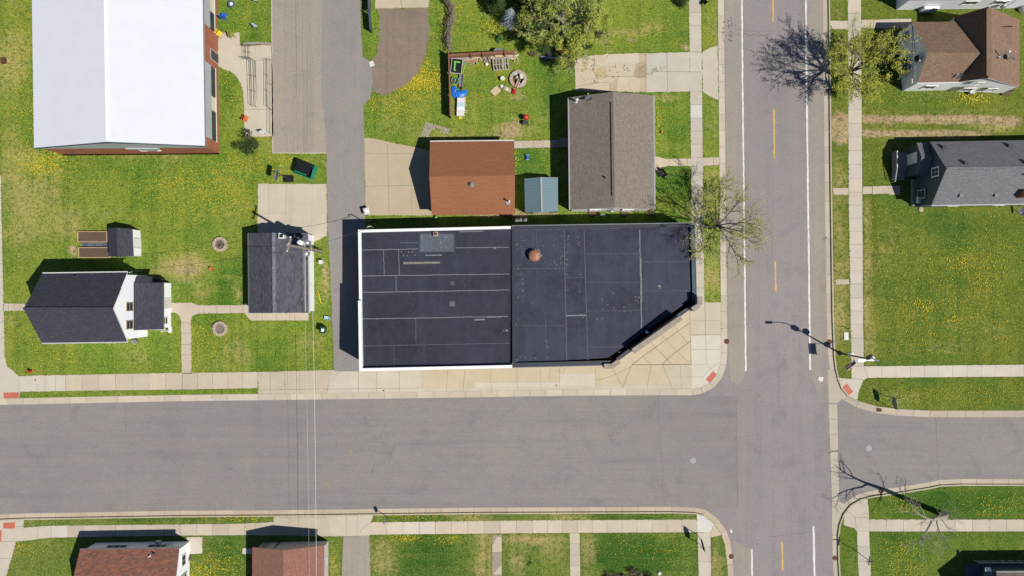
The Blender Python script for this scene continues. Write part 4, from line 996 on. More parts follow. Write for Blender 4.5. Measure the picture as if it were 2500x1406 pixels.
# ------------------------------------------------------------------ the flat roofed corner shop
def shop():
    t = thing('corner_shop', 'large flat roofed commercial building with black roof and chamfered street corner', 'building', G(1290, 725))
    # west half -------------------------------------------------
    zN, zS = 4.3, 5.4
    NW, NE_, SE_, SW_ = P(874, 562, zN), P(1247, 553, zN), P(1250, 897, zS), P(877, 905, zS)
    g0 = lambda p: Vector((p.x, p.y, 0))
    cut = P(876, 738, 4.6)
    w = MB()
    w.poly([g0(NW), g0(SW_), SW_ - Z3 * .3, NW - Z3 * .3]); w.poly([g0(SW_), g0(SE_), SE_ - Z3 * .3, SW_ - Z3 * .3])
    w.poly([g0(SE_), g0(NE_), NE_ - Z3 * .3, SE_ - Z3 * .3]); w.poly([g0(NE_), g0(NW), NW - Z3 * .3, NE_ - Z3 * .3])
    part('wall', w, M['storewall'], t)
    def par(mb, a, b, inn, th, h, m=0, dep=.3):
        """parapet length a->b with inner direction inn"""
        d = b - a; inn = Vector(inn).normalized()
        q = [a, b, b + inn * th, a + inn * th]
        if (q[1] - q[0]).cross(q[3] - q[0]).z < 0: q = [q[1], q[0], q[3], q[2]]
        mb.poly(q, m)
        dn = Vector((0, 0, -h))
        for i in range(4): mb.poly([q[i] + dn, q[(i + 1) % 4] + dn, q[(i + 1) % 4], q[i]], m)
    pw = MB()
    ml = NW.lerp(SW_, .5); zst = .28
    par(pw, NW, ml + Vector((0, 0, -.25)), (1, 0, 0), .3, 1.0); par(pw, ml + Vector((-.03, 0, .12)), SW_, (1, 0, 0), .33, 1.1)
    par(pw, NW + Vector((.3, 0, 0)), NE_, (0, -1, 0), .28, 1.0); par(pw, SW_ + Vector((.33, 0, 0)), SE_, (0, 1, 0), .3, 1.1)
    part('coping', pw, M['white'], t)
    dk = .32
    ins = lambda p, dx, dy, dz: p + Vector((dx, dy, dz))
    r0, r1, r2, r3 = ins(NW, .28, -.26, -dk), ins(NE_, 0, -.26, -dk), ins(SE_, 0, .28, -dk - .2), ins(SW_, .28, .28, -dk - .2)
    rf = MB()
    rf.poly([r3, r2, r1, r0])
    def onr(x, y, l=.012): return on_plane(x, y, r3, r2, r1, l)
    A = lambda x, y: (820 + x / 3.515, 520 + y / 3.515)
    def sm(pts, w_, m=1, l=.012): rf.strip([onr(*A(*p), l) for p in pts], w_, m)
    def sl(a, b, w_, m=1, n=24, amp=1.6):
        pts = wob(a, b, n, amp); sm(pts, w_, m)
    sl((222, 322), (705, 312), .07); sl((1030, 302), (1482, 298), .07); sl((220, 545), (1485, 527), .075); sl((222, 677), (1490, 655), .075)
    sl((222, 905), (1478, 882), .075); sl((232, 1137), (1490, 1112), .055, 2); sl((407, 318), (416, 543), .06); sl((538, 315), (547, 540), .06); sl((516, 545), (519, 668), .06)
    sl((685, 900), (687, 1120), .06, 2); sl((500, 1137), (503, 1300), .04, 2); sl((1295, 890), (1420, 888), .06)
    for x0, y0, x1, y1, w_ in ((577, 434, 892, 430, .22), (578, 427, 860, 424, .05), (765, 368, 912, 365, .12), (1190, 912, 1280, 908, .16), (1060, 165, 1270, 158, .08)): sl((x0, y0), (x1, y1), w_, 1 if w_ < .2 else 3, 20, 1)
    for x, y in ((562, 338), (627, 340), (656, 337), (582, 370), (613, 372), (680, 365)): sm([(x - 4, y), (x + 4, y)], .14, 3)
    for i in range(8): sm([(553 + i * 20, 259), (560 + i * 20, 259)], .1, 1)
    for x, y, s_ in ((1000, 607, 11), (1364, 304, 8)):
        for a, b in (((x - s_, y - s_), (x + s_, y - s_)), ((x + s_, y - s_), (x + s_, y + s_)), ((x + s_, y + s_), (x - s_, y + s_)), ((x - s_, y + s_), (x - s_, y - s_))): sm([a, b], .06, 1)
    for k in range(4): sm([(980 + k * 12, 755), (980 + k * 12, 795)], .06, 1); sm([(978, 757 + k * 12), (1016, 757 + k * 12)], .05, 1)
    for k in range(3): sm([(1457, 998 + k * 6), (1475, 997 + k * 6)], .08, 3)
    sm([(1436, 1005), (1444, 1005)], .12, 3)
    for i in range(200):
        x, y = U(230, 1480), U(170, 1290); sm([(x, y), (x + U(2, 9), y + U(-3, 3))], U(.02, .07), 2)
    for i in range(26): sm([(250 + i * 47, 679 - i * .85 + U(0, 5)), (255 + i * 47, 683 - i * .85 + U(0, 6))], .05, 2)
    ro = part('roof', rf, [M['memb_w'], M['seam'], M['seam_soft'], M['chip']], t)
    pt = MB()
    q = [onr(*A(705, 352), .03), onr(*A(1028, 352), .03), onr(*A(1028, 168), .03), onr(*A(708, 168), .03)]; pt.poly(q, 0)
    q = [onr(*A(724, 336), .045), onr(*A(1012, 336), .045), onr(*A(1012, 184), .045), onr(*A(726, 184), .045)]; pt.poly(q, 1)
    for x, y in ((804, 210), (946, 212), (900, 258), (900, 302), (862, 312), (950, 300), (735, 210)): pt.strip([onr(*A(x - 5, y), .06), onr(*A(x + 5, y), .06)], .14, 2)
    for yy in (228, 232): pt.strip([onr(*A(900, yy), .06), onr(*A(906, yy + 95), .06)], .05, 2)
    part('membrane_patch', pt, [M['memb_e'], M['patch'], M['chip']], ro)
    hp = onr(*A(858, 186)); h = MB(); h.box(hp.x, hp.y, hp.z, .45, .45, .4); hh = part('roof_hatch', h, M['card'], ro)
    h = MB(); h.box(hp.x, hp.y, hp.z + .41, .32, .32, .04); part('lid', h, M['rust'], hh)
    # east half -------------------------------------------------
    a, b, c, d, e = P(1249, 552, 4.0), P(1696, 545, 4.0), P(1701, 742, 4.6), P(1494, 890, 5.2), P(1251, 896, 5.25)
    w = MB(); P5 = [a, e, d, c, b]
    for i in range(5):
        p, q = P5[i], P5[(i + 1) % 5]; w.poly([g0(p), g0(q), q - Z3 * .3, p - Z3 * .3])
    part('wall', w, M['storewall'], t)
    EXCL.append([(x * S + 1250, 703 - y * S) for x, y in [(p.x, p.y) for p in (NW, NE_, a, b, c, d, e, SE_, SW_)]])
    ch = (c - d); chd = Vector((ch.x, ch.y, 0)).normalized(); chn = Vector((chd.y, -chd.x, 0))   # outward normal of the chamfer
    cp = MB()
    par(cp, a, b, (0, -1, 0), .42, .8, 0); par(cp, b, c, (-1, 0, 0), .42, 1.0, 1); par(cp, e, d, (0, 1, 0), .48, 1.0, 0)
    par(cp, d, c, -chn, .34, 1.0, 0); par(cp, a + Vector((0, -.4, 0)), e + Vector((0, .4, 0)), (1, 0, 0), .3, .7, 0)
    part('coping', cp, [M['coping_dark'], M['coping_blue']], t)
    ed = MB()
    for p, q in ((a, b), (b, c), (d, c), (e, d)): ed.tube([p + Z3 * .03, q + Z3 * .03], .045, 4)
    part('metal_edge', ed, M['galv'], t)
    # raised brick centre on the chamfer and corner piers
    cen = MB()
    m0, m1 = d + ch * .235, d + ch * .78
    m0.z = m1.z = 0
    qs = [m0 + chn * .12, m1 + chn * .12, m1 - chn * .3, m0 - chn * .3]
    cen.prism([(p.x, p.y) for p in qs], 0, 5.95, 0)
    part('parapet_gable', cen, M['storewall'], t)
    cs = MB(); qs = [m0 + chn * .22 - chd * .05, m1 + chn * .22 + chd * .05, m1 - chn * .32 + chd * .05, m0 - chn * .32 - chd * .05]
    cs.prism([(p.x, p.y) for p in qs], 5.97, 6.1, 0, bottom=True); part('capstone', cs, M['capstone'], t)
    for pnt, ww in ((c, .8), (d, .8)):
        for k_, dirv in enumerate((chd if pnt is d else -chd, Vector((-1, 0, 0)) if pnt is d else Vector((0, 1, 0)))):
            pc = g0(pnt) + dirv * .42 + (chn * .05 if k_ == 0 else (Vector((0, -.08, 0)) if pnt is d else Vector((.08, 0, 0))))
            m = MB(); nn = Vector((dirv.y, -dirv.x, 0)); m.obox(pc + Z3 * (2.7 + .015 * k_), dirv, nn, .8, .42, 5.4 + .03 * k_, w=Z3); po = part('corner_pier', m, M['storewall'], t)
            m = MB(); m.obox(pc + Z3 * (5.48 + .03 * k_), dirv, nn, .86, .5, .12, w=Z3); part('capstone', m, M['capstone'], po)
    # east roof deck
    z0, z1 = 3.72, 4.95
    ra, rb, rcc, rd, re = ins(a, .3, -.4, 0), ins(b, -.42, -.4, 0), c - chn * .33 + Vector((-.42, .2, 0)), d - chn * .33 + Vector((-.2, .45, 0)), ins(e, .3, .45, 0)
    yN, yS = ra.y, re.y
    for p in (ra, rb, rcc, rd, re): p.z = z0 + (z1 - z0) * (yN - p.y) / (yN - yS)
    rf = MB(); rf.poly([re, rd, rcc, rb, ra])
    def one(x, y, l=.012): return on_plane(x, y, re, rb, ra, l)
    def se(pts, w_, m=1): rf.strip([one(*D(*p)) for p in pts], w_, m)
    def sel(p, q, w_, m=1, n=24, amp=2): se(wob(p, q, n, amp), w_, m)
    sel((517, 150), (541, 1275), .1, 2); sel((688, 150), (722, 1275), .09, 2); sel((1166, 150), (1182, 985), .11, 1); sel((1175, 390), (1184, 760), .13, 3)
    sel((530, 877), (706, 873), .14, 1); sel((525, 562), (695, 557), .05, 2); sel((690, 355), (1165, 352), .05, 2); sel((1180, 424), (1620, 420), .05, 2); sel((70, 484), (520, 478), .04, 2); sel((715, 598), (1175, 600), .04, 2); sel((1190, 665), (1620, 660), .035, 2)
    sel((715, 836), (1175, 832), .035, 2); sel((735, 1146), (1085, 1142), .06, 2); sel((100, 965), (535, 960), .035, 2); sel((88, 150), (88, 1240), .06, 2); sel((66, 152), (1160, 130), .05, 2)
    sel((250, 160), (252, 280), .05, 2); sel((282, 160), (284, 300), .05, 2); sel((355, 850), (362, 1150), .04, 2)
    rn = random.Random(5)
    for i in range(70):
        x = rn.choice((120, 160, 150, 350, 440, 495, 540, 640)) + rn.uniform(-14, 14); y = 160 + rn.random() ** .8 * 380
        an = rn.uniform(-.5, 2.2); l = rn.uniform(6, 12); se([(x, y), (x + l * math.cos(an), y + l * math.sin(an))], rn.uniform(.06, .13), 2 if rn.random() < .6 else 3)
    for x, y, s_ in ((85, 560, 9), (86, 610, 12), (163, 610, 13), (92, 662, 10), (165, 662, 11), (120, 720, 9), (172, 706, 9), (104, 950, 11), (1335, 632, 15), (85, 750, 6), (162, 570, 8), (118, 610, 8)):
        an = rn.uniform(0, 3); se([(x - s_ * math.cos(an) * .6, y - s_ * math.sin(an) * .6), (x + s_ * math.cos(an) * .6, y + s_ * math.sin(an) * .6)], .07 * s_ / 3.2, 2 if s_ != 15 else 3)
    for x, y in ((845, 735), (850, 820), (893, 782), (945, 810), (1032, 806), (1033, 838), (1090, 838), (800, 905), (843, 900), (1130, 715), (1160, 718), (1135, 745), (1150, 760), (940, 685), (680, 895), (990, 1190), (140, 1232), (180, 1240), (270, 1242), (370, 1238), (1325, 925), (985, 1240), (365, 1097), (375, 1145), (650, 670), (550, 655)):
        an = rn.uniform(0, 3); se([(x - 5 * math.cos(an), y - 5 * math.sin(an)), (x + 5 * math.cos(an), y + 5 * math.sin(an))], .08, 3 if rn.random() < .5 else 1)
    for i in range(520):
        x, y = rn.uniform(80, 1610), rn.uniform(150, 1250)
        if y > 760 and x > 1600 - (y - 760) * 1.35: continue
        an = rn.uniform(0, 3); l = rn.uniform(1.5, 7); se([(x, y), (x + l * math.cos(an), y + l * math.sin(an))], rn.uniform(.02, .08), 2)
    # pale dust ring round the turbine
    for k in range(26):
        an = U(0, 6.28); rr = U(52, 75); x, y = 270 + rr * math.cos(an) * .75, 358 + rr * math.sin(an) * .75
        se([(x - 6, y), (x + 6, y + U(-5, 5))], U(.08, .2), 2 if k % 2 else 3)
    re_ = part('roof', rf, [M['memb_e'], M['seam'], M['seam_soft'], M['chip']], t)
    vp = one(*D(262, 372))
    v = MB(); v.lathe(vp, [(.26, -.1), (.26, .42)], 16); vo = part('turbine_vent', v, M['rust'], re_)
    v = MB(); v.lathe(vp + Z3 * .42, [(.5, 0), (.62, .12), (.6, .2), (.4, .34), (.12, .42)], 20)
    for k in range(4):
        an = k * PI / 2 + .5; v.tube([vp + Vector((.56 * math.cos(an), .56 * math.sin(an), .66)), vp + Vector((.12 * math.cos(an), .12 * math.sin(an), .87))], .03, 5, 1)
    part('cap', v, [m_plain('copper_cap', (.36, .17, .09), .6, .25, 3, metal=.2), M['galv']], vo)
    pp = one(*D(1226, 1018)); pipe_vent(t, pp, .65, .07, 'white', .1)
    pp = one(*D(103, 1258)); h = MB(); h.box(pp.x, pp.y, pp.z, .5, .5, .1); hh = part('roof_drain', h, M['dgrey'], re_)
    # shop fronts on the street sides, loading door on the alley
    so = g0(d); 
    for k in range(4): window(t, so, chd, chn, 1.1 + k * 2.0, 2.7 + k * 2.0, .7, 2.9, 'galv', (0, 0), 'shop_window') if k != 2 else door(t, so + chn * .12, chd, chn, 5.2, 6.4, .13, 2.5, 'dgrey', 'galv')
    for k in range(3): window(t, g0(e), (d - e).normalized(), (0, -1, 0), 1.2 + k * 3.2, 3.6 + k * 3.2, .8, 2.8, 'galv', (1, 0), 'shop_window')
    for k in range(4): window(t, g0(SW_), (SE_ - SW_).normalized(), (0, -1, 0), 1.5 + k * 4, 3.5 + k * 4, 1.0, 2.6, 'white', (1, 0))
    door(t, g0(NW), (SW_ - NW).normalized(), (-1, 0, 0), 9, 12, .02, 2.8, 'offwhite', 'galv', 'loading_door', 5)
    for k in range(2): window(t, g0(b), (c - b).normalized(), (1, 0, 0), 1.6 + k * 3, 3.2 + k * 3, 1.0, 2.4, 'galv')
    # roof fittings behind the north parapet
    for k, x in enumerate((1262, 1271, 1283)):
        p = P(x, 549, 3.7) + Vector((0, .5 + .02 * k, 0)); m = MB(); m.box(p.x, p.y, 2.6, .35, .3, .5); m.tube([p + Z3 * -.8, p + Z3 * .2], .05, 6); part('electric_box', m, M['grey'], t)
    p = P(905, 556, 4.6); m = MB(); m.tube([Vector((p.x, p.y + .1, 3.0)), Vector((p.x, p.y + .1, 5.0))], .05, 7); m.tube([Vector((p.x, p.y + .1, 4.95)), Vector((p.x - .25, p.y, 5.05)), Vector((p.x - .3, p.y - .05, 4.9))], .05, 6); part('service_mast', m, M['galv'], t)
shop()

# ------------------------------------------------------------------ brown roofed garage, teal shed, taupe house
def brown_garage():
    t = thing('garage', 'garage with copper brown shingle roof and white gutter on its upper edge', 'garage', G(1155, 437))
    ze, zr = 2.7, 4.55
    E0, E1, R0, R1, F0, F1 = P(1050, 347, ze), P(1255, 345, ze), P(1048, 432, zr), P(1257, 429, zr), P(1054, 526, ze), P(1257, 524, ze)
    roof, wall, k = gable(E0, E1, R0, R1, F0, F1, .3, .3)
    ro = part('roof', roof, [M['sh_brown'], M['redwood']], t); part('wall', wall, M['siding_tan'], t)
    gutter(t, E0, E1, (0, 1, 0)); 
    p = on_plane(1151, 452, F0, F1, R0); pipe_vent(t, p, .32, .14, 'grey', .2, 'roof_vent')
    p = on_plane(1243, 494, F0, F1, R0); pipe_vent(t, p, .95, .07, 'offwhite', .11, 'chimney_pipe')
    m = MB(); m.box(p.x - .12, p.y - .12, p.z - .03, .4, .3, .06); part('flashing', m, M['galv'], ro)
    door(t, k['a0'], k['c'], -k['u'], 1.2, 6.0, .1, 2.2, 'offwhite', 'white', 'garage_door', 4)
    door(t, k['a1'], k['c'], k['u'], 1.0, 1.9, .1, 2.1, 'offwhite'); window(t, k['b0'], k['u'], -(-k['c']), 3, 4.2, 1, 2, 'white', (1, 0))
brown_garage()
def teal_shed():
    t = thing('metal_shed', 'small blue green ribbed metal shed between garage and taupe house', 'shed', G(1322, 477))
    ze, zr = 1.9, 2.5
    E0, E1, R0, R1, F0, F1 = P(1280, 437, ze), P(1282, 519, ze), P(1321, 433.5, zr), P(1323, 518, zr), P(1362, 434, ze), P(1362.5, 517, ze)
    roof, wall, k = gable(E0, E1, R0, R1, F0, F1, .05, .05, .05)
    part('roof', roof, [M['teal_metal'], M['teal_metal']], t); part('wall', wall, M['teal_metal'], t)
    rc = MB(); rc.obox((R0 + R1) / 2 + Z3 * .02, R1 - R0, (1, 0, 0), (R1 - R0).length, .2, .03); part('ridge_cap', rc, M['galv'], t)
    door(t, k['a1'], k['c'], k['u'], .9, 2.6, .12, 1.75, 'offwhite', 'galv', 'door', 0)
teal_shed()
def taupe_house():
    t = thing('taupe_house', 'single storey house with taupe shingle roof, long ridge vent and white south gable', 'house', G(1490, 370))
    ze, zr = 3.0, 4.8
    E0, E1, R0, R1, F0, F1 = P(1389, 239, ze), P(1392, 513, ze), P(1497, 225, zr), P(1501, 508, zr), P(1595, 234, ze), P(1598, 511.5, ze)
    roof, wall, k = gable(E0, E1, R0, R1, F0, F1, .3, .12)
    ro = part('roof', roof, [M['sh_tan'], M['white']], t); part('wall', wall, M['siding'], t)
    rv = MB(); a, b = R0.lerp(R1, .09), R0.lerp(R1, .9)
    thick(rv, a + Vector((-.26, 0, .05)), b + Vector((-.26, 0, .05)), b + Z3 * .16, a + Z3 * .16, .04); thick(rv, a + Vector((.26, 0, .05)), b + Vector((.26, 0, .05)), b + Z3 * .16, a + Z3 * .16, .04)
    part('ridge_vent', rv, M['sh_tan'], ro)
    gutter(t, F0, F1, (1, 0, 0)); gutter(t, E0, E1, (-1, 0, 0))
    pipe_vent(t, on_plane(1407, 249, E0, E1, R0), .75, .09, 'white', .14, 'chimney_pipe'); pipe_vent(t, on_plane(1477, 434, E0, E1, R0), .3, .07, 'dgrey')
    dish('satellite_dish', 'oval dish on the upper corner of the taupe shingle roof', on_plane(1436, 245, E0, E1, R0), PI * .55, .42, None, .4, 45)
    n = Vector((0, -1, 0)); u = Vector((1, 0, 0)); O = Vector((0, min(k['a1'].y, k['b1'].y) - .01, 0))
    for x in (1452, 1532):
        gx = P(x, 0, 1.8).x; window(t, O, u, n, gx - .55, gx + .55, 1.2, 2.3, 'white', (1, 0))
        m = MB(); m.lathe((gx - .1, O.y - .12, 0), [(.42, .1), (.45, .22), (.42, .25)], 16); part('window_well', m, M['soil'], t)
    gx = P(1484, 0, 1.8).x; m = MB(); m.box(gx, O.y - .03, 3.3, .5, .06, .35); part('gable_vent', m, M['grey'], t)
    for y in (300, 420, 470): yy = G(0, y).y; window(t, Vector((k['b0'].x + .0, 0, 0)), (0, 1, 0), (1, 0, 0), yy - .6, yy + .6, 1.0, 2.3, 'white', (1, 0))
    yy = G(0, 398).y; door(t, Vector((k['b0'].x, 0, 0)), (0, 1, 0), (1, 0, 0), yy - .45, yy + .45, .25, 2.25, 'offwhite')
    s = MB(); s.prism([(p.x, p.y) for p in (G(1578, 386), G(1600, 386), G(1600, 412), G(1578, 412))], .1, .3); part('step', s, M['stone'], t)
    s = MB(); s.prism([(p.x, p.y) for p in (G(1366, 340), G(1397, 340), G(1397, 362), G(1366, 362))], .1, .6); s.prism([(p.x, p.y) for p in (G(1354, 344), G(1366, 344), G(1366, 360), G(1354, 360))], .1, .35); part('back_step', s, M['greywood'], t)
    yy = G(0, 351).y; door(t, Vector((k['a0'].x, 0, 0)), (0, 1, 0), (-1, 0, 0), yy - .45, yy + .45, .6, 2.5, 'offwhite')
    dish('satellite_dish', 'round white dish low on the gable of the taupe house', Vector((P(1471, 0, .5).x, O.y - .45, .25)), -PI / 2, .28)
    m = MB(); m.box(P(1494, 0, 1).x, O.y - .12, .9, .35, .2, .5); m.tube([(P(1497, 0, 1).x, O.y - .1, .2), (P(1497, 0, 1).x, O.y - .1, 2.8)], .03, 5); part('electric_meter', m, M['galv'], t)
taupe_house()
# ------------------------------------------------------------------ houses across the main street
def brown_house():
    t = thing('brown_roofed_house', 'white two gable house with brown shingle roof beside the leafing street tree', 'house', G(2320, 140))
    ze, zr = 3.5, 5.6
    E0, E1 = P(2227, 55, ze), P(2330, 53, ze); F0, F1 = P(2240, 203, ze), P(2340, 201, ze); R0, R1 = P(2265, 129, zr), P(2413, 131, zr)
    for p in (E1, F1, R1): p.x = P(2413, 0, 5.9).x - .05
    roof, wall, k = gable(E0, E1, R0, R1, F0, F1, .03, .22, .12)
    ro = part('roof', roof, [M['sh_rust'], M['white']], t)
    # wing along the back with its ridge running north-south
    zw = 6.0
    cx = P(2413, 0, zw).x; N, S_ = P(2413, 17, zw), P(2413, 192, zw); N.x = S_.x = cx
    wW = P(2329, 0, 3.2).x; wE = P(2489, 0, 2.7).x
    A0, A1 = Vector((wW, P(0, 35, 3.2).y, 3.2)), Vector((wW, P(0, 202, 3.2).y, 3.2))
    B0, B1 = Vector((wE + 2.2, P(0, 50, 2.7).y, 2.7)), Vector((wE, P(0, 214, 2.7).y, 2.7))
    A0.y = min(A0.y, N.y - .02); B0.y = N.y - .1; B0.x = wE; B0.z = 2.7
    r2, w2, k2 = gable(A0, A1, N, S_, B0, B1, .2, .04, .12)
    part('wing_roof', r2, [M['sh_rust'], M['white']], t)
    for nm, w_ in (('wall', wall), ('wing_wall', w2)): part(nm, w_, M['siding'], t)
    rv = MB(); rv.obox((N + S_) / 2 + Z3 * .06, (0, 1, 0), (1, 0, 0), (N - S_).length * .93, .5, .12); part('ridge_vent', rv, M['sh_rust'], ro)
    hp = MB(); bx = P(2446, 84, 4.2)
    thick(hp, bx + Vector((-1.2, -.9, .05)), bx + Vector((1.2, -.9, -.1)), bx + Vector((.7, .5, .65)), bx + Vector((-.7, .5, .65)), .1); thick(hp, bx + Vector((-1.2, .9, .05)), bx + Vector((1.2, .9, -.1)), bx + Vector((.7, .5, .65)), bx + Vector((-.7, .5, .65)), .1)
    part('dormer_roof', hp, [M['sh_rust']], ro)
    u, n, O = Vector((0, 1, 0)), Vector((-1, 0, 0)), Vector((k['a0'].x, 0, 0))
    O.x = max(k['a0'].x, k['b0'].x); 
    def wy(y, z): return P(0, y, z).y
    window(t, O + Vector((min(k['a0'].x, k['b0'].x) - O.x, 0, 0)), u, n, wy(182, 1.8), wy(142, 1.8), .9, 2.4, 'white', (2, 0)); window(t, O + Vector((min(k['a0'].x, k['b0'].x) - O.x, 0, 0)), u, n, wy(96, 1.8), wy(80, 1.8), 1.3, 2.3, 'white', (2, 2))
    window(t, O + Vector((min(k['a0'].x, k['b0'].x) - O.x, 0, 0)), u, n, wy(154, 4), wy(136, 4), 3.6, 4.6, 'white', (0, 0))
    tr = MB(); tr.obox(Vector((min(k['a0'].x, k['b0'].x) - .03, (k['a0'].y + k['b0'].y) / 2, 3.12)), u, n, abs(k['a0'].y - k['b0'].y), .06, .12, w=Z3); part('trim_board', tr, M['white'], t)
    us, ns = Vector((1, 0, 0)), Vector((0, -1, 0)); Os = Vector((0, min(k['b0'].y, k['b1'].y), 0)); Os2 = Vector((0, min(k2['a1'].y, k2['b1'].y), 0))
    for x in (2268, 2360): gx = P(x, 0, 1.7).x; window(t, Os if x < 2330 else Os2, us, ns, gx - .6, gx + .6, 1.2, 2.3, 'white', (1, 0))
    for x in (2418,): gx = P(x, 0, 1.7).x; window(t, Os2, us, ns, gx - .5, gx + .5, 1.2, 2.2, 'white', (0, 1))
    gx = P(2388, 0, 4).x; window(t, Os2, us, ns, gx - .25, gx + .35, 3.7, 4.5, 'white', (0, 1))
    gutter(t, F0, F1 - Vector((1.5, 0, 0)), (0, -1, 0))
    dish('satellite_dish', 'grey dish near the lower edge of the brown shingle roof', on_plane(2336, 190, F0, F1, R0), PI * .9, .36, None, .5, 50)
    dish('satellite_dish', 'large oval dish on the rear brown roof slope beside a tall pipe', on_plane(2458, 146, B0, B1, N), PI * .35, .5, None, .6, 45)
    p = on_plane(2440, 138, B0, B1, N); pipe_vent(t, p, 1.5, .07, 'white', .12, 'chimney_pipe')
    p = on_plane(2440, 137, B0, B1, N); pipe_vent(t, p + Vector((-.4, -.3, 0)), .4, .09, 'dgrey')
    m = MB(); q = G(2365, 229); m.box(q.x, q.y, 0, .5, .4, .7); part('air_conditioner', m, M['galv'], t)
    st = MB(); q = G(2445, 228); st.box(q.x + .3, q.y + .5, 0, 1.5, .8, .7); st.box(q.x + .3, q.y - .1, 0, 1.0, .4, .35); part('back_step', st, M['soil'], t)
    return t
brown_house()
def top_house():
    t = thing('white_house', 'long white house at the top edge with rose shingle roof', 'house', G(2400, 0))
    ze, zr = 3.1, 5.2
    E0, E1 = P(2222, 2, ze), P(2640, -4, ze); F0, F1 = P(2222, -150, ze), P(2640, -156, ze); R0, R1 = P(2222, -76, zr), P(2640, -80, zr)
    for p in (F0, R0): p.x = E0.x
    roof, wall, k = gable(E0, E1, R0, R1, F0, F1, .12, .1, .1)
    part('roof', roof, [M['sh_rose'], M['white']], t); part('wall', wall, M['siding'], t)
    us, ns = Vector((1, 0, 0)), Vector((0, -1, 0)); O = k['a0']; 
    for x in (2372, 2446): gx = P(x, 0, 2).x - O.x; window(t, O, k['u'], ns, gx - .8, gx + .6, 1.5, 2.4, 'white', (1, 0))
    # small bay roof and meter on the south side
    m = MB(); b = P(2272, 19, 1.0); m.box(b.x, O.y - .16, .1, 1.6, .3, 1.2); part('basement_hatch', m, M['siding'], t)
    m = MB(); b = P(2458, 12, 2); m.box(b.x, O.y - .12, 1.2, .4, .22, .6); m.tube([(b.x + .3, O.y - .1, .2), (b.x + .3, O.y - .1, 3.0)], .03, 5); part('electric_meter', m, M['galv'], t)
    door(t, k['a0'], k['c'], -k['u'], 1.6, 2.5, .3, 2.3, 'offwhite')
    q = G(2492, 26); mm = MB(); mm.box(q.x, q.y, 0, 1.2, .9, .05)
    a = thing('propane_tank', 'white rounded tank beside the long white house', 'tank', q)
    m = MB(); m.lathe(q, [(.3, .12), (.42, .2), (.45, .8), (.38, 1.0), (.15, 1.12)], 16); part('tank_body', m, M['white'], a, smooth=True)
    m = MB(); m.lathe(q + Z3 * 1.1, [(.1, 0), (.12, .14)], 8); part('valve', m, M['galv'], a)
top_house()
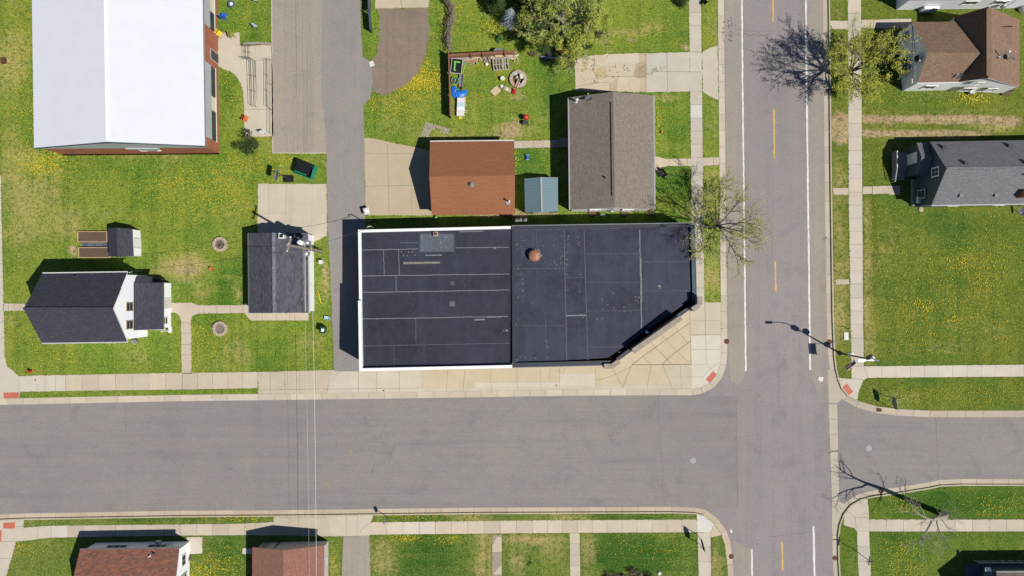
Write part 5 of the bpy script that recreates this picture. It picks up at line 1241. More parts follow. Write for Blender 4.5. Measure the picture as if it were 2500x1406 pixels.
def navy_house():
    t = thing('navy_house', 'navy sided house with grey shingle roof and a small entry porch in shade', 'house', G(2380, 425))
    ze, zr = 3.4, 6.0
    E0, E1, F0, F1, R0, R1 = P(2272, 347, ze), P(2640, 341, ze), P(2275, 502, ze), P(2640, 496, ze), P(2312, 412, zr), P(2640, 409, zr)
    roof, wall, k = gable(E0, E1, R0, R1, F0, F1, .15, .06, .12)
    ro = part('roof', roof, [M['sh_grey'], M['offwhite']], t); part('wall', wall, M['siding_navy'], t)
    rc = MB(); rc.obox((R0 + R1) / 2 + Z3 * .02, R1 - R0, (0, 1, 0), (R1 - R0).length, .28, .04); part('ridge_cap', rc, M['sh_grey'], ro)
    gutter(t, F0, F1, (0, -1, 0), 'offwhite')
    for x, y in ((2297, 361), (2457, 357), (2350, 399), (2499, 398)): box_vent(ro, on_plane(x + 6, y, E0, E1, R0), (0, 1), .34, .22)
    for x, y in ((2344, 479), (2430, 478)): box_vent(ro, on_plane(x, y, F0, F1, R0), (0, -1), .3, .2, 'grey')
    pipe_vent(t, on_plane(2498, 428, F0, F1, R0), .4, .07, 'grey'); 
    p = on_plane(2494, 476, F0, F1, R0); m = MB(); m.box(p.x, p.y, p.z - .4, .7, .7, 1.3); c_ = part('chimney', m, M['brick'], t); m = MB(); m.box(p.x, p.y, p.z + .9, .4, .4, .2); part('flue', m, M['terra'], c_)
    x0 = min(k['a0'].x, k['b0'].x); u, n, O = Vector((0, 1, 0)), Vector((-1, 0, 0)), Vector((x0, 0, 0))
    yy = P(0, 421, 4.2).y; window(t, O, u, n, yy - .45, yy + .45, 3.6, 4.8, 'white', (1, 1), fw=.12)
    yy = P(0, 489, 1.4).y; m = MB(); m.obox(O + u * yy + n * .15 + Z3 * 1.3, u, n, .7, .3, .45, w=Z3); part('air_conditioner', m, M['offwhite'], t)
    # vestibule with its own little gable roof, door and steps
    vx0 = G(2208, 0).x; vy0, vy1 = G(0, 434).y, G(0, 366).y
    w = MB(); w.prism([(vx0, vy0), (x0 - .01, vy0), (x0 - .01, vy1), (vx0, vy1)], .5, 2.75); part('porch_wall', w, M['siding_navy'], t)
    w = MB(); w.prism([(vx0 + .05, vy0 + .05), (x0 - .02, vy0 + .05), (x0 - .02, vy1 - .05), (vx0 + .05, vy1 - .05)], .0, .5); part('foundation', w, M['grey'], t)
    pr = MB(); ym = (vy0 + vy1) / 2; a, b = Vector((vx0 - .2, ym, 3.75)), Vector((x0 - .03, ym, 3.75))
    thick(pr, (vx0 - .2, vy0 - .2, 2.75), (x0 - .03, vy0 - .2, 2.75), b, a, .08); thick(pr, (vx0 - .2, vy1 + .2, 2.75), (x0 - .03, vy1 + .2, 2.75), b, a, .08)
    part('porch_roof', pr, [M['sh_grey'], M['offwhite']], t)
    gb = MB(); gb.poly([(vx0, vy1, 2.75), (vx0, vy0, 2.75), (vx0, ym, 3.65)]); part('porch_gable', gb, M['siding_navy'], t)
    door(t, Vector((vx0, 0, 0)), u, n, G(0, 405).y, G(0, 384).y, .6, 2.5, 'white')
    st = MB(); lx0, lx1 = G(2172, 0).x, vx0 - .01
    st.prism([(lx0, G(0, 415).y), (lx1, G(0, 415).y), (lx1, G(0, 376).y), (lx0, G(0, 376).y)], .45, .58, bottom=True)
    for i in range(5):
        y1 = 415 + i * 6.6; st.prism([(lx0 + .15, G(0, y1 + 6.2).y), (lx1 - .1, G(0, y1 + 6.2).y), (lx1 - .1, G(0, y1).y), (lx0 + .15, G(0, y1).y)], .36 - i * .09, .45 - i * .09, bottom=True)
    part('steps', st, M['greywood'], t)
    for xx in (lx0 + .06, ):
        r = MB()
        r.obox((xx, (G(0, 395)).y, 1.48), (0, 1, 0), (1, 0, 0), 1.8, .1, .06, w=Z3); r.tube([(xx, G(0, 415).y, 1.48), (xx, G(0, 448).y, 1.05)], .05, 4)
        for i in range(8): r.box(xx, G(0, 376 + i * 5.5).y, .5, .04, .04, .96)
        for i in range(6): r.box(xx, G(0, 418 + i * 5.8).y, .36 - i * .06, .04, .04, 1.0)
        part('railing', r, M['offwhite'], t)
    window(t, O, u, n, G(0, 490).y, G(0, 470).y, 1.0, 2.3, 'offwhite', (0, 1)); 
    cs = MB(); cs.prism([(p.x, p.y) for p in (G(2222, 440), G(2232, 440), G(2232, 505), G(2222, 505))], .1, .5); part('planter_edge', cs, M['greywood'], t)
    us = Vector((1, 0, 0)); 
    for xx in (3, 8): window(t, k['b0'], k['u'], (0, -1, 0), xx, xx + 1.2, 1.1, 2.3, 'white', (1, 0))
    return
navy_house()
dish('satellite_dish', 'white dish standing on the grass by the navy house', G(2484, 519) + Z3 * ZB, PI * 1.1, .5, None, .9, 40)

# ------------------------------------------------------------------ houses along the bottom edge
def red_house():
    t = thing('red_roofed_house', 'white house with mottled red shingle roof behind the corner pavement', 'house', G(330, 1370))
    ze, zr = 2.9, 4.6
    E0, E1 = P(195, 1341, ze), P(438, 1337, ze); R0, R1 = P(171, 1440, zr), P(427, 1437, zr); F0, F1 = P(190, 1545, ze), P(436, 1542, ze)
    roof, wall, k = gable(E0, E1, R0, R1, F0, F1, .22, .12, .12)
    part('roof', roof, [M['sh_red'], M['white']], t); part('wall', wall, M['siding'], t)
    gutter(t, E0, E1, (0, 1, 0), 'galv'); pipe_vent(t, on_plane(366, 1356, E0, E1, R0), .3, .06, 'white'); pipe_vent(t, on_plane(376, 1349, E0, E1, R0), .35, .06, 'dgrey')
    x1 = max(k['a1'].x, k['b1'].x); u, n, O = Vector((0, 1, 0)), Vector((1, 0, 0)), Vector((x1, 0, 0))
    yy = G(0, 1352).y; window(t, O, u, n, yy - .55, yy + .55, 1.2, 2.2, 'white', (1, 0)); yy = G(0, 1402).y; window(t, O, u, n, yy - .7, yy + .7, 1.0, 2.2, 'offwhite', (0, 1))
    for xx in (2.0, 6.5): window(t, k['a0'], k['u'], (0, 1, 0), xx, xx + 2.2, 1.2, 2.0, 'white', (2, 0))
    m = MB(); m.tube([k['a1'] + Vector((-.9, .08, 2.2)), k['a1'] + Vector((-1.5, .3, 1.4)), k['a1'] + Vector((-1.6, .3, 2.9))], .04, 5); part('service_mast', m, M['galv'], t)
    m = MB(); q = k['a0'].lerp(k['a1'], .7) + Vector((0, .2, 0)); m.box(q.x, q.y, .7, .5, .35, .5); part('air_conditioner', m, M['offwhite'], t)
red_house()
def rose_garage():
    t = thing('garage', 'garage at the bottom edge with plain rose brown roof under the overhead wires', 'garage', G(720, 1370))
    ze, zr = 2.7, 4.0
    E0, E1 = P(616, 1335, ze), P(615, 1560, ze); F0, F1 = P(792, 1330, ze), P(791, 1556, ze); R0, R1 = P(692, 1342, zr), P(691, 1568, zr)
    roof, wall, k = gable(E0, E1, R0, R1, F0, F1, .22, .4, .12)
    part('roof', roof, [M['sh_rose'], M['greywood']], t); part('wall', wall, M['siding_tan'], t)
    c = k['c']; door(t, k['a0'], c, -k['u'], 1.6, 5.6, .02, 2.1, 'dgrey', 'offwhite', 'garage_door', 4)
    for (x0, x1) in ((.05, 1.0), (5.9, 6.6)):
        m = MB(); m.obox(k['a0'] + c * ((x0 + x1) / 2) - k['u'] * .03 + Z3 * 1.1, c, k['u'], x1 - x0, .06, 2.0, w=Z3); part('trim_board', m, M['greywood'], t)
    gutter(t, F0, F1, (1, 0, 0), 'offwhite')
    window(t, k['b0'], k['u'], (1, 0, 0), 1.5, 2.5, 1.0, 2.0, 'white', (0, 1))
rose_garage()
def dark_house():
    t = thing('dark_house', 'dark blue house in the lower right corner with pale roof edge', 'house', G(2450, 1420))
    ze, zr = 3.2, 5.2
    E0, E1 = P(2434, 1396, ze), P(2700, 1394, ze); R0, R1 = P(2434, 1480, zr), P(2700, 1480, zr); F0, F1 = P(2434, 1560, ze), P(2700, 1560, ze)
    roof, wall, k = gable(E0, E1, R0, R1, F0, F1, .3, .15, .1)
    part('roof', roof, [M['sh_tan'], M['offwhite']], t); part('wall', wall, M['siding_navy'], t)
    gutter(t, E0, E1, (0, 1, 0), 'offwhite')
    # entrance porch on the west
    q = MB(); q.prism([(p.x, p.y) for p in (G(2354, 1374), G(2400, 1374), G(2400, 1460), G(2354, 1460))], 0, .5); part('porch_step', q, M['coping_blue'], t)
    r = MB(); thick(r, P(2405, 1384, 2.6), P(2405, 1470, 2.6), P(2445, 1470, 2.9), P(2418, 1384, 2.9), .1); part('porch_roof', r, [M['teal_metal'], M['offwhite']], t)
    q = MB(); x0 = G(2392, 0).x; q.prism([(x0, G(0, 1470).y), (k['a0'].x - .01, G(0, 1470).y), (k['a0'].x - .01, G(0, 1390).y), (x0, G(0, 1390).y)], 0, 2.45); part('porch_wall', q, M['siding_navy'], t)
    window(t, Vector((x0, 0, 0)), (0, 1, 0), (-1, 0, 0), G(0, 1420).y, G(0, 1402).y, 1, 2.2, 'white', (0, 1))
    f = MB(); a, b = P(2390, 1373, 1.0), P(2560, 1373, 1.0); f.tube([a, b], .04, 5)
    for i in range(9): p = a.lerp(b, i / 8); f.tube([Vector((p.x, p.y, .1)), p], .03, 5)
    for i in range(40): p = a.lerp(b, i / 39); f.box(p.x, p.y, .2, .03, .02, .8)
    part('railing', f, M['offwhite'], t)
dark_house()

# ------------------------------------------------------------------ trees
def branch_tree(t, base, h, spread, rnd, lean=(0, 0), fork=.32, limbs=6, r0=.16, leaf=None, nleaf=0, lsize=.07, twig_mat='bark', levels=(4, 5, 4), up=.55, dens=1.0, crown_name='crown', trunk_mat=None, leafstart=.35, droop=0):
    """real branching: trunk and limbs in one mesh, fine twigs in another, leaves in a third"""
    tr, tw, lf = MB(), MB(), MB()
    base = Vector(base); fk = base + Vector((lean[0] * fork, lean[1] * fork, h * fork))
    midp = base.lerp(fk, .5) + Vector((rnd.uniform(-.1, .1), rnd.uniform(-.1, .1), 0))
    tr.tube([base - Z3 * .1, base + Z3 * .15, midp, fk], [r0 * 1.7, r0 * 1.2, r0, r0 * .85], 8)
    tips = []
    def grow(p, d, L, r, lev, mb):
        n = 4 if lev < 2 else 3; pts = [p]; rr = [r]; q = p.copy(); dd = d.copy()
        for i in range(n):
            dd = (dd + Vector((rnd.uniform(-.22, .22), rnd.uniform(-.22, .22), rnd.uniform(-.1, .16) - droop * lev * .06))).normalized()
            q = q + dd * (L / n); pts.append(q); rr.append(r * (1 - .8 * (i + 1) / n))
        tgt = tr if lev == 0 else tw
        tgt.tube(pts, rr, 6 if lev == 0 else (4 if lev == 1 else 3), cap=False)
        if lev < len(levels):
            k = levels[lev]
            for j in range(k):
                f = .25 + .75 * (j + rnd.random() * .8) / k
                ii = min(n - 1, int(f * n)); bp = pts[ii].lerp(pts[ii + 1], f * n - ii)
                dr = (pts[ii + 1] - pts[ii]).normalized()
                sd = dr.orthogonal().normalized(); sd.rotate(Matrix.Rotation(rnd.uniform(0, 6.28), 3, dr))
                nd = (dr * rnd.uniform(.55, 1.0) + sd * rnd.uniform(.4, .85) + Z3 * .12).normalized()
                grow(bp, nd, L * rnd.uniform(.38, .62), max(.006, r * .42), lev + 1, tw)
        if lev >= 1:
            for i in range(len(pts) - 1): tips.append((pts[i], pts[i + 1], lev))
    for i in range(limbs):
        a = 2 * PI * (i + rnd.uniform(-.25, .25)) / limbs
        el_ = rnd.uniform(up - .25, up + .3)
        d = Vector((math.cos(a) * math.cos(el_), math.sin(a) * math.cos(el_), math.sin(el_)))
        st = fk.lerp(midp, rnd.uniform(0, .3))
        L = min(spread / max(.25, math.cos(el_)), (h * (1 - fork)) / max(.3, math.sin(el_))) * rnd.uniform(.8, 1.05)
        d = (d + Vector((lean[0], lean[1], 0)) * (.05)).normalized()
        grow(st, d, L, r0 * .6, 0, tr)
    grow(fk, (Vector((lean[0] * .1, lean[1] * .1, 1))).normalized(), h * (1 - fork) * .85, r0 * .65, 0, tr)
    tips2 = [s for s in tips if s[2] >= 2] or tips
    for i in range(nleaf):
        a, b, _ = tips2[rnd.randrange(len(tips2))]
        p = a.lerp(b, rnd.random()) + Vector((rnd.gauss(0, .05), rnd.gauss(0, .05), rnd.gauss(0, .05)))
        s_ = lsize * rnd.uniform(.6, 1.4); nn = Vector((rnd.gauss(0, .6), rnd.gauss(0, .6), 1)).normalized(); x = nn.orthogonal().normalized(); x.rotate(Matrix.Rotation(rnd.uniform(0, 6.28), 3, nn)); y = nn.cross(x)
        lf.poly([p - x * s_, p - y * s_ * .6, p + x * s_, p + y * s_ * .6])
    part('trunk', tr, M[trunk_mat or twig_mat], t); part('branches', tw, M[twig_mat], t)
    if nleaf: part(crown_name, lf, M[leaf], t)
b = G(1733, 557) + Z3 * ZB
t = thing('street_tree', 'nearly bare street tree with spreading limbs by the shop corner', 'tree', b)
branch_tree(t, b, 8.4, 4.0, random.Random(11), lean=(.7, .1), fork=.28, limbs=9, r0=.15, leaf='leaf_bud', nleaf=13000, lsize=.042, levels=(7, 7, 5), up=.55)
b = G(2045, 194) + Z3 * ZB
t = thing('street_tree', 'street tree with bright yellow green spring leaves in front of the brown house', 'tree', b)
branch_tree(t, b, 9.4, 3.1, random.Random(14), lean=(.9, .1), fork=.28, limbs=11, r0=.17, leaf='leaf_spring', nleaf=17000, lsize=.052, levels=(7, 7, 4), up=.72)
def leaning_tree():
    b = G(2305, 1256) + Z3 * ZB
    t = thing('leaning_tree', 'bare leaning tree beside the lower right pavement', 'tree', b)
    rnd = random.Random(3); tr, tw = MB(), MB()
    pt = lambda px, py, z: Vector(((px - 1250) / S, (703 - py) / S, z))
    trunk = [b - Z3 * .1, b + Vector((-.25, .1, .5)), pt(2285, 1250, 1.6), pt(2253, 1240, 3.2), pt(2225, 1231, 4.7), pt(2200, 1226, 5.9)]
    tr.tube(trunk, [.42, .34, .3, .26, .2, .16], 9)
    def grow(p, d, L, r, lev, zb):
        pts = [p]; rr = [r]; q = p.copy(); dd = d.copy(); n = 5
        for i in range(n):
            dd = (dd + Vector((rnd.uniform(-.25, .25), rnd.uniform(-.25, .25), rnd.uniform(-.15, .2)))).normalized(); q = q + dd * L / n; pts.append(q); rr.append(max(.005, r * (1 - .78 * (i + 1) / n)))
        (tr if lev == 0 else tw).tube(pts, rr, 5 if lev < 2 else 3, cap=False)
        if lev < 3:
            for j in range((5, 4, 3)[lev]):
                f = .3 + .7 * rnd.random(); ii = min(n - 1, int(f * n)); bp = pts[ii].lerp(pts[ii + 1], f * n - ii); dr = (pts[ii + 1] - pts[ii]).normalized()
                s_ = dr.orthogonal().normalized(); s_.rotate(Matrix.Rotation(rnd.uniform(0, 6.28), 3, dr)); grow(bp, (dr * .8 + s_ * .7).normalized(), L * rnd.uniform(.4, .6), r * .42, lev + 1, zb)
    e = trunk[-1]
    grow(e, Vector((-.9, .35, .75)).normalized(), 3.6, .13, 0, 0); grow(e, Vector((-.55, -.75, .7)).normalized(), 3.6, .12, 0, 0); grow(trunk[4], Vector((-.2, -.9, .75)).normalized(), 3.0, .08, 0, 0)
    grow(trunk[3], Vector((.5, .8, .6)).normalized(), 2.2, .05, 1, 0); grow(trunk[3], Vector((-.1, .9, .6)).normalized(), 1.9, .045, 1, 0); grow(trunk[2], Vector((.8, .2, .7)).normalized(), 1.8, .04, 1, 0); grow(trunk[4], Vector((.3, .8, .8)).normalized(), 2.2, .05, 1, 0); grow(trunk[3], Vector((.2, -.9, .6)).normalized(), 2.4, .05, 1, 0)
    part('trunk', tr, M['palebark'], t); part('branches', tw, M['palebark'], t)
leaning_tree()
def leafy(t, clumps, n, size, mat, rnd, name='crown', flat_=.75):
    lf = MB(); tot = sum(c[3] ** 2 for c in clumps)
    for (x, y, z, r) in clumps:
        c = Vector((x, y, z))
        for i in range(int(n * r * r / tot)):
            v = Vector((rnd.gauss(0, 1), rnd.gauss(0, 1), rnd.gauss(0, 1))).normalized() * r * rnd.random() ** .4
            v.z *= flat_
            p = c + v; s_ = size * rnd.uniform(.55, 1.5)
            nn = (v.normalized() * .7 + Vector((rnd.gauss(0, .6), rnd.gauss(0, .6), .5))).normalized(); xx = nn.orthogonal().normalized(); xx.rotate(Matrix.Rotation(rnd.uniform(0, 6.28), 3, nn)); yy = nn.cross(xx)
            lf.poly([p - xx * s_, p - yy * s_ * .55, p + xx * s_, p + yy * s_ * .55])
    return part(name, lf, M[mat], t)
def big_tree():
    b = G(1372, 78) + Z3 * ZB
    t = thing('yard_tree', 'big bushy yellow green tree above the fire pit yard', 'tree', b)
    rnd = random.Random(21)
    branch_tree(t, b, 7.4, 3.6, rnd, fork=.22, limbs=9, r0=.3, leaf='leaf_yel', nleaf=7000, lsize=.07, levels=(6, 5, 4), up=.6, twig_mat='palebark', crown_name='outer_leaves')
    cl = []
    for i in range(90):
        a = rnd.uniform(0, 6.28); rr = 4.3 * math.sqrt(rnd.random()); z = 2.8 + (1 - (rr / 4.6) ** 2) * 3.8 + rnd.uniform(-1.4, .5)
        cl.append((b.x + rr * math.cos(a) * 1.08, b.y + rr * math.sin(a), z, rnd.uniform(.4, .95)))
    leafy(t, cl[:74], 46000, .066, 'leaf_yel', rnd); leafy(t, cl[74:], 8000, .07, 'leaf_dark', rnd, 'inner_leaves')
big_tree()
def spruce():
    b = G(1247, 62) + Z3 * ZB
    t = thing('spruce_tree', 'silvery sparse spruce standing in the shade of the big tree', 'tree', b)
    rnd = random.Random(8); tr = MB(); tr.tube([b, b + Z3 * 4.2], [.1, .02], 6); part('trunk', tr, M['bark'], t)
    tw = MB()
    for i in range(90):
        z = .5 + 3.6 * (i / 90); L = 1.55 * (1 - i / 105) * rnd.uniform(.7, 1.1); a = i * 2.4 + rnd.uniform(-.2, .2); d = Vector((math.cos(a), math.sin(a), .1)); p = b + Z3 * z; q = p + d * L
        tw.tube([p, p.lerp(q, .5) + Z3 * .05, q], [.018, .014, .006], 3, cap=False)
        for k in range(6):
            f = .3 + .7 * k / 6; c = p.lerp(q, f); s_ = Vector((-d.y, d.x, .1)) * (1 if k % 2 else -1) * L * .22 + d * L * .12
            tw.tube([c, c + s_], [.014, .006], 3, cap=False)
    part('branches', tw, M['leaf_grey'], t)
spruce()
def dark_conifer():
    for (px, py, r, h, lab) in ((1215, 18, 1.5, 4.2, 'dark evergreen at the top edge left of the big tree'), (1285, 22, 1.5, 4.6, 'dark evergreen wedged against the big tree')):
        b = G(px, py) + Z3 * ZB; t = thing('evergreen', lab, 'tree', b); rnd = random.Random(px)
        tr = MB(); tr.tube([b, b + Z3 * h * .8], [.12, .03], 6); part('trunk', tr, M['bark'], t)
        leafy(t, [(b.x + rnd.uniform(-.5, .5) * r, b.y + rnd.uniform(-.5, .5) * r, h * f, r * (1.15 - f)) for f in (.3, .4, .5, .6, .72, .85, .95)], 6000, .1, 'leaf_dark', rnd, flat_=.6)
dark_conifer()
def shrub(px, py, r, h, mat, label, n=1500, size=.07, name='shrub', twigs=True, cat='shrub', twmat='bark'):
    b = G(px, py) + Z3 * ZB; t = thing(name, label, cat, b); rnd = random.Random(int(px * 7 + py))
    if twigs:
        tw = MB()
        for i in range(40):
            a = rnd.uniform(0, 6.28); rr = r * math.sqrt(rnd.random()); tip = b + Vector((rr * math.cos(a), rr * math.sin(a), h * rnd.uniform(.5, 1.05) * (1 - .4 * rr / r)))
            tw.tube([b + Vector((rr * .2 * math.cos(a), rr * .2 * math.sin(a), 0)), b.lerp(tip, .6) + Vector((0, 0, .1)), tip], [.03, .018, .006], 3, cap=False)
        part('branches', tw, M[twmat], t)
    cl = [(b.x + r * .62 * rnd.gauss(0, .6), b.y + r * .62 * rnd.gauss(0, .6), h * rnd.uniform(.4, .75), r * rnd.uniform(.28, .5)) for _ in range(9)]
    leafy(t, cl, n, size, mat, rnd, 'leaves')
    return t
shrub(617, 365, 1.55, 2.0, 'leaf_dark', 'dark sparse shrub at the bottom of the concrete ramp', 1700, .07)
shrub(1219, 99, .45, .6, 'leaf_deep', 'fresh green clump of leaves above the plank fence', 420, .06, 'garden_plant', False, 'plant')
shrub(1293, 1372, .4, .4, 'leaf_deep', 'small round plant on the dry front lawn', 160, .05, 'garden_plant', False, 'plant')
shrub(1487, 1408, 1.0, .9, 'leaf_brown', 'left dry brown bush at the bottom edge', 900, .06, twmat='leaf_brown'); shrub(1520, 1410, .9, .9, 'leaf_brown', 'middle dry brown bush at the bottom edge', 900, .06, twmat='leaf_brown')
shrub(1552, 1400, .9, 1.3, 'leaf_brown', 'tall tan bush at the bottom edge', 1100, .06, twmat='leaf_brown'); shrub(1582, 1408, 1.0, .9, 'leaf_dark', 'dark green bush at the bottom edge beside a pale stone', 1100, .06)
shrub(1660, 6, .9, 1.4, 'leaf_dark', 'dark bush at the top edge left of the pavement', 900, .07)
shrub(1728, -2, .7, 1.4, 'leaf_spring', 'young green bush at the top edge right of the pavement', 500, .07)
shrub(1395, 118, .3, .4, 'leaf_deep', 'small green plant beside the orange pots', 130, .04, 'garden_plant', False, 'plant')
shrub(1300, 135, .5, .6, 'leaf_brown', 'dry twiggy bush on the soil bed edge', 260, .05, twmat='leaf_brown')
shrub(1588, 522, .5, .6, 'leaf_brown', 'withered bush at the corner of the taupe house', 260, .05, twmat='leaf_brown')
shrub(462, 1360, .55, .6, 'leaf_brown', 'withered bush beside the white wall of the red roofed house', 260, .05, twmat='leaf_brown')
# ------------------------------------------------------------------ poles, wires, signs
def utility_pole():
    b = G(787, 615) + Z3 * ZB
    t = thing('utility_pole', 'wooden utility pole with transformers beside the grey garage', 'utility pole', b)
    top = Vector((b.x, b.y, 12.3))
    m = MB(); m.tube([b - Z3 * .2, top], [.17, .11], 10); part('pole', m, M['polewood'], t)
    m = MB(); m.obox(top - Z3 * .4 + Vector((0, .1, 0)), (0.25, 1, 0), (1, -.25, 0), 1.5, .1, .12, w=Z3); ca = part('crossarm', m, M['polewood'], t)
    for s_ in (-.65, 0.05, .65):
        q = top + Vector((.25 * s_, s_ + .1, -.3)); k = MB(); k.lathe(q, [(.05, 0), (.08, .08), (.05, .14), (.08, .2), (.03, .26)], 8); part('insulator', k, M['offwhite'], ca)
    for dx, dy, z, mt in ((-.35, .52, 6.6, 'white'), (.1, -.55, 6.1, 'galv'), (-.05, .62, 5.2, 'galv')):
        q = Vector((b.x + dx, b.y + dy, z)); k = MB(); k.lathe(q, [(.26, 0), (.28, .05), (.28, .8), (.22, .9), (.1, .96)], 16); tr = part('transformer', k, M[mt], t)
        k = MB(); k.lathe(q + Vector((.1, 0, .9)), [(.04, 0), (.06, .12), (.03, .2)], 8); part('bushing', k, M['offwhite'], tr)
    m = MB(); m.obox(Vector((b.x, b.y, 6.75)), (0, 1, 0), (1, 0, 0), 1.2, .12, .1, w=Z3); m.tube([Vector((b.x, b.y, 5.9)), Vector((b.x - .6, b.y + .9, 5.7)), Vector((b.x - 1.0, b.y + 1.2, 5.9))], .03, 5); part('bracket', m, M['galv'], t)
    m = MB(); m.tube([top - Z3 * 6, Vector((b.x + .15, b.y - .2, 5.6)), Vector((b.x + .14, b.y - .18, .3))], .03, 5); part('conduit', m, M['grey'], t)
    k = 0
    def wire(name, pts, r, mat, label):
        mb = MB(); path = []
        for i in range(len(pts) - 1):
            a, c = Vector(pts[i]), Vector(pts[i + 1])
            for j in range(14):
                f = j / 14; q = a.lerp(c, f); q.z -= .9 * 4 * f * (1 - f) * min(1, (c - a).length / 40); path.append(q)
        path.append(Vector(pts[-1])); mb.tube(path, r, 5); return solo(name, mb, M[mat], label, 'wire', path[0], 'overhead wires along the alley')
    far = 52
    for s_, lab in ((-.65, 'southern primary wire over the crossarm running up the alley'), (.05, 'pole top wire running the length of the alley'), (.65, 'northern primary wire over the crossarm running up the alley')):
        q = top + Vector((.25 * s_, s_ + .1, -.02)); x = q.x + s_ * .5
        wire('overhead_wire', [(x, far, 12), tuple(q), (x, -far, 12)], .0035, 'wire', lab)
    wx = lambda px, z: P(px, 0, z).x
    wire('overhead_wire', [(b.x + .55, b.y + .3, 6.4), (wx(775, 6), -far, 6.6)],   .015, 'wire_white', 'thick pale cable crossing the side road above the rose garage')
    wire('overhead_wire', [(b.x - .1, b.y + .2, 7.0), (wx(756, 7), -far, 7.2)], .006, 'wire_white', 'thin pale cable beside the thick one above the rose garage')
    wire('overhead_wire', [(wx(764, 6), far, 6.6), (b.x + .55, b.y + .3, 6.4)], .007, 'grey', 'thin grey cable over the concrete pad and parking lot')
    mb = MB(); a, c = Vector((b.x, b.y, 6.9)), Vector((P(905, 556, 4.9).x, P(905, 556, 4.9).y, 4.9)); pp = [a.lerp(c, i / 16) - Z3 * (.5 * 4 * (i / 16) * (1 - i / 16)) for i in range(17)]; mb.tube(pp, .018, 5); solo('service_wire', mb, M['wire'], 'service wire dropping from the pole to the black roofed shop', 'wire', a)
    mb = MB(); a, c = Vector((b.x, b.y, 6.6)), P(318, 664, 5.4); pp = [a.lerp(c, i / 24) - Z3 * (.9 * 4 * (i / 24) * (1 - i / 24)) for i in range(25)]; mb.tube(pp, .016, 5); solo('service_wire', mb, M['wire'], 'service wire reaching across the lawn to the white corner house', 'wire', a)
utility_pole()
def flag_material():
    t = NT('flag_cloth'); uv = t.coord('UV'); sep = t.new('ShaderNodeSeparateXYZ'); t.link(uv, sep.inputs[0])
    def mth(op, a, b=None):
        nd = t.new('ShaderNodeMath'); nd.operation = op
        for sk, v in ((nd.inputs[0], a), (nd.inputs[1], b)):
            if v is None: continue
            if isinstance(v, bpy.types.NodeSocket): t.link(v, sk)
            else: sk.default_value = v
        return nd.outputs[0]
    st = mth('GREATER_THAN', mth('FRACT', mth('MULTIPLY', sep.outputs[1], 6.5)), .5)
    c = t.mix(st, (.5, .02, .03), (.8, .8, .8))
    can = mth('MULTIPLY', mth('LESS_THAN', sep.outputs[0], .4), mth('GREATER_THAN', sep.outputs[1], .46))
    c = t.mix(can, c, (.02, .035, .16))
    return t.done(c, .85)
def street_lamp():
    b = G(2050, 861) + Z3 * ZB
    t = thing('street_lamp', 'tall street lamp carrying speakers and a flag on the main street corner', 'street lamp', b)
    m = MB(); m.tube([b, b + Z3 * 3, b + Z3 * 8.6], [.1, .085, .06], 10); part('pole', m, M['dgrey'], t)
    m = MB(); m.lathe(b, [(.24, 0), (.24, .1), (.14, .35), (.1, .5)], 12); part('base', m, M['dgrey'], t)
    tp = b + Z3 * 8.5
    m = MB(); m.tube([tp, tp + Vector((-.25, .1, .3)), tp + Vector((-.9, .15, .55)), tp + Vector((-1.75, .12, .6))], [.045, .045, .04, .035], 8); part('arm', m, M['galv'], t)
    m = MB(); q = tp + Vector((-2.05, .12, .6)); m.obox(q, (1, 0, 0), (0, 1, 0), .7, .26, .14); m.obox(q + Z3 * .09, (1, 0, 0), (0, 1, 0), .45, .18, .08); part('lamp_head', m, M['galv'], t)
    for z, r, lab in ((7.3, .27, 'speaker_box'), (6.25, .3, 'loudspeaker')):
        m = MB(); q = b + Vector((-.28 if z > 7 else .3, .12, z - .3))
        if z > 7: m.obox(q + Z3 * .3, (1, 0, 0), (0, 1, 0), .42, .42, .8)
        else: m.lathe(q, [(.12, 0), (.3, .12), (.33, .4), (.24, .58)], 14)
        o = part(lab, m, M['dgrey'], t); m = MB(); m.lathe(q + Z3 * (.72 if z > 7 else .585), [(.24, 0), (.2, .1), (.08, .15)], 14); part('cap', m, M['white'], o)
    # flag staff
    a = b + Z3 * 2.9; c = a + Vector((-.15, -.55, 1.55)) * 1.15 + Vector((-.3, 0, 0))
    m = MB(); m.tube([a, c], .025, 6); st = part('flag_staff', m, M['white'], t)
    f = MB(); N = 12; W_, L_ = 1.0, 1.5
    d = (c - a).normalized()
    grid = [[None] * (N + 1) for _ in range(N + 1)]
    for i in range(N + 1):
        for j in range(N + 1):
            top = c - d * (i / N * W_); fall = j / N * L_
            q = top + Vector((-.32, -.6, -.62)) * fall + Vector((.1 * math.sin(i * 1.1) * j / N, .1 * math.sin(i * 1.3 + 1) * j / N, 0)); grid[i][j] = q
    for i in range(N):
        for j in range(N):
            f.poly([grid[i][j], grid[i + 1][j], grid[i + 1][j + 1], grid[i][j + 1]]); f.uv[-1] = [(jj / N, 1 - ii / N) for ii, jj in ((i, j), (i + 1, j), (i + 1, j + 1), (i, j + 1))]
    part('flag', f, flag_material(), st)
    m = MB(); m.obox(b + Vector((.1, .1, 2.3)), (1, .5, 0), (-.5, 1, 0), .45, .35, .6); part('control_box', m, M['offwhite'], t)
street_lamp()
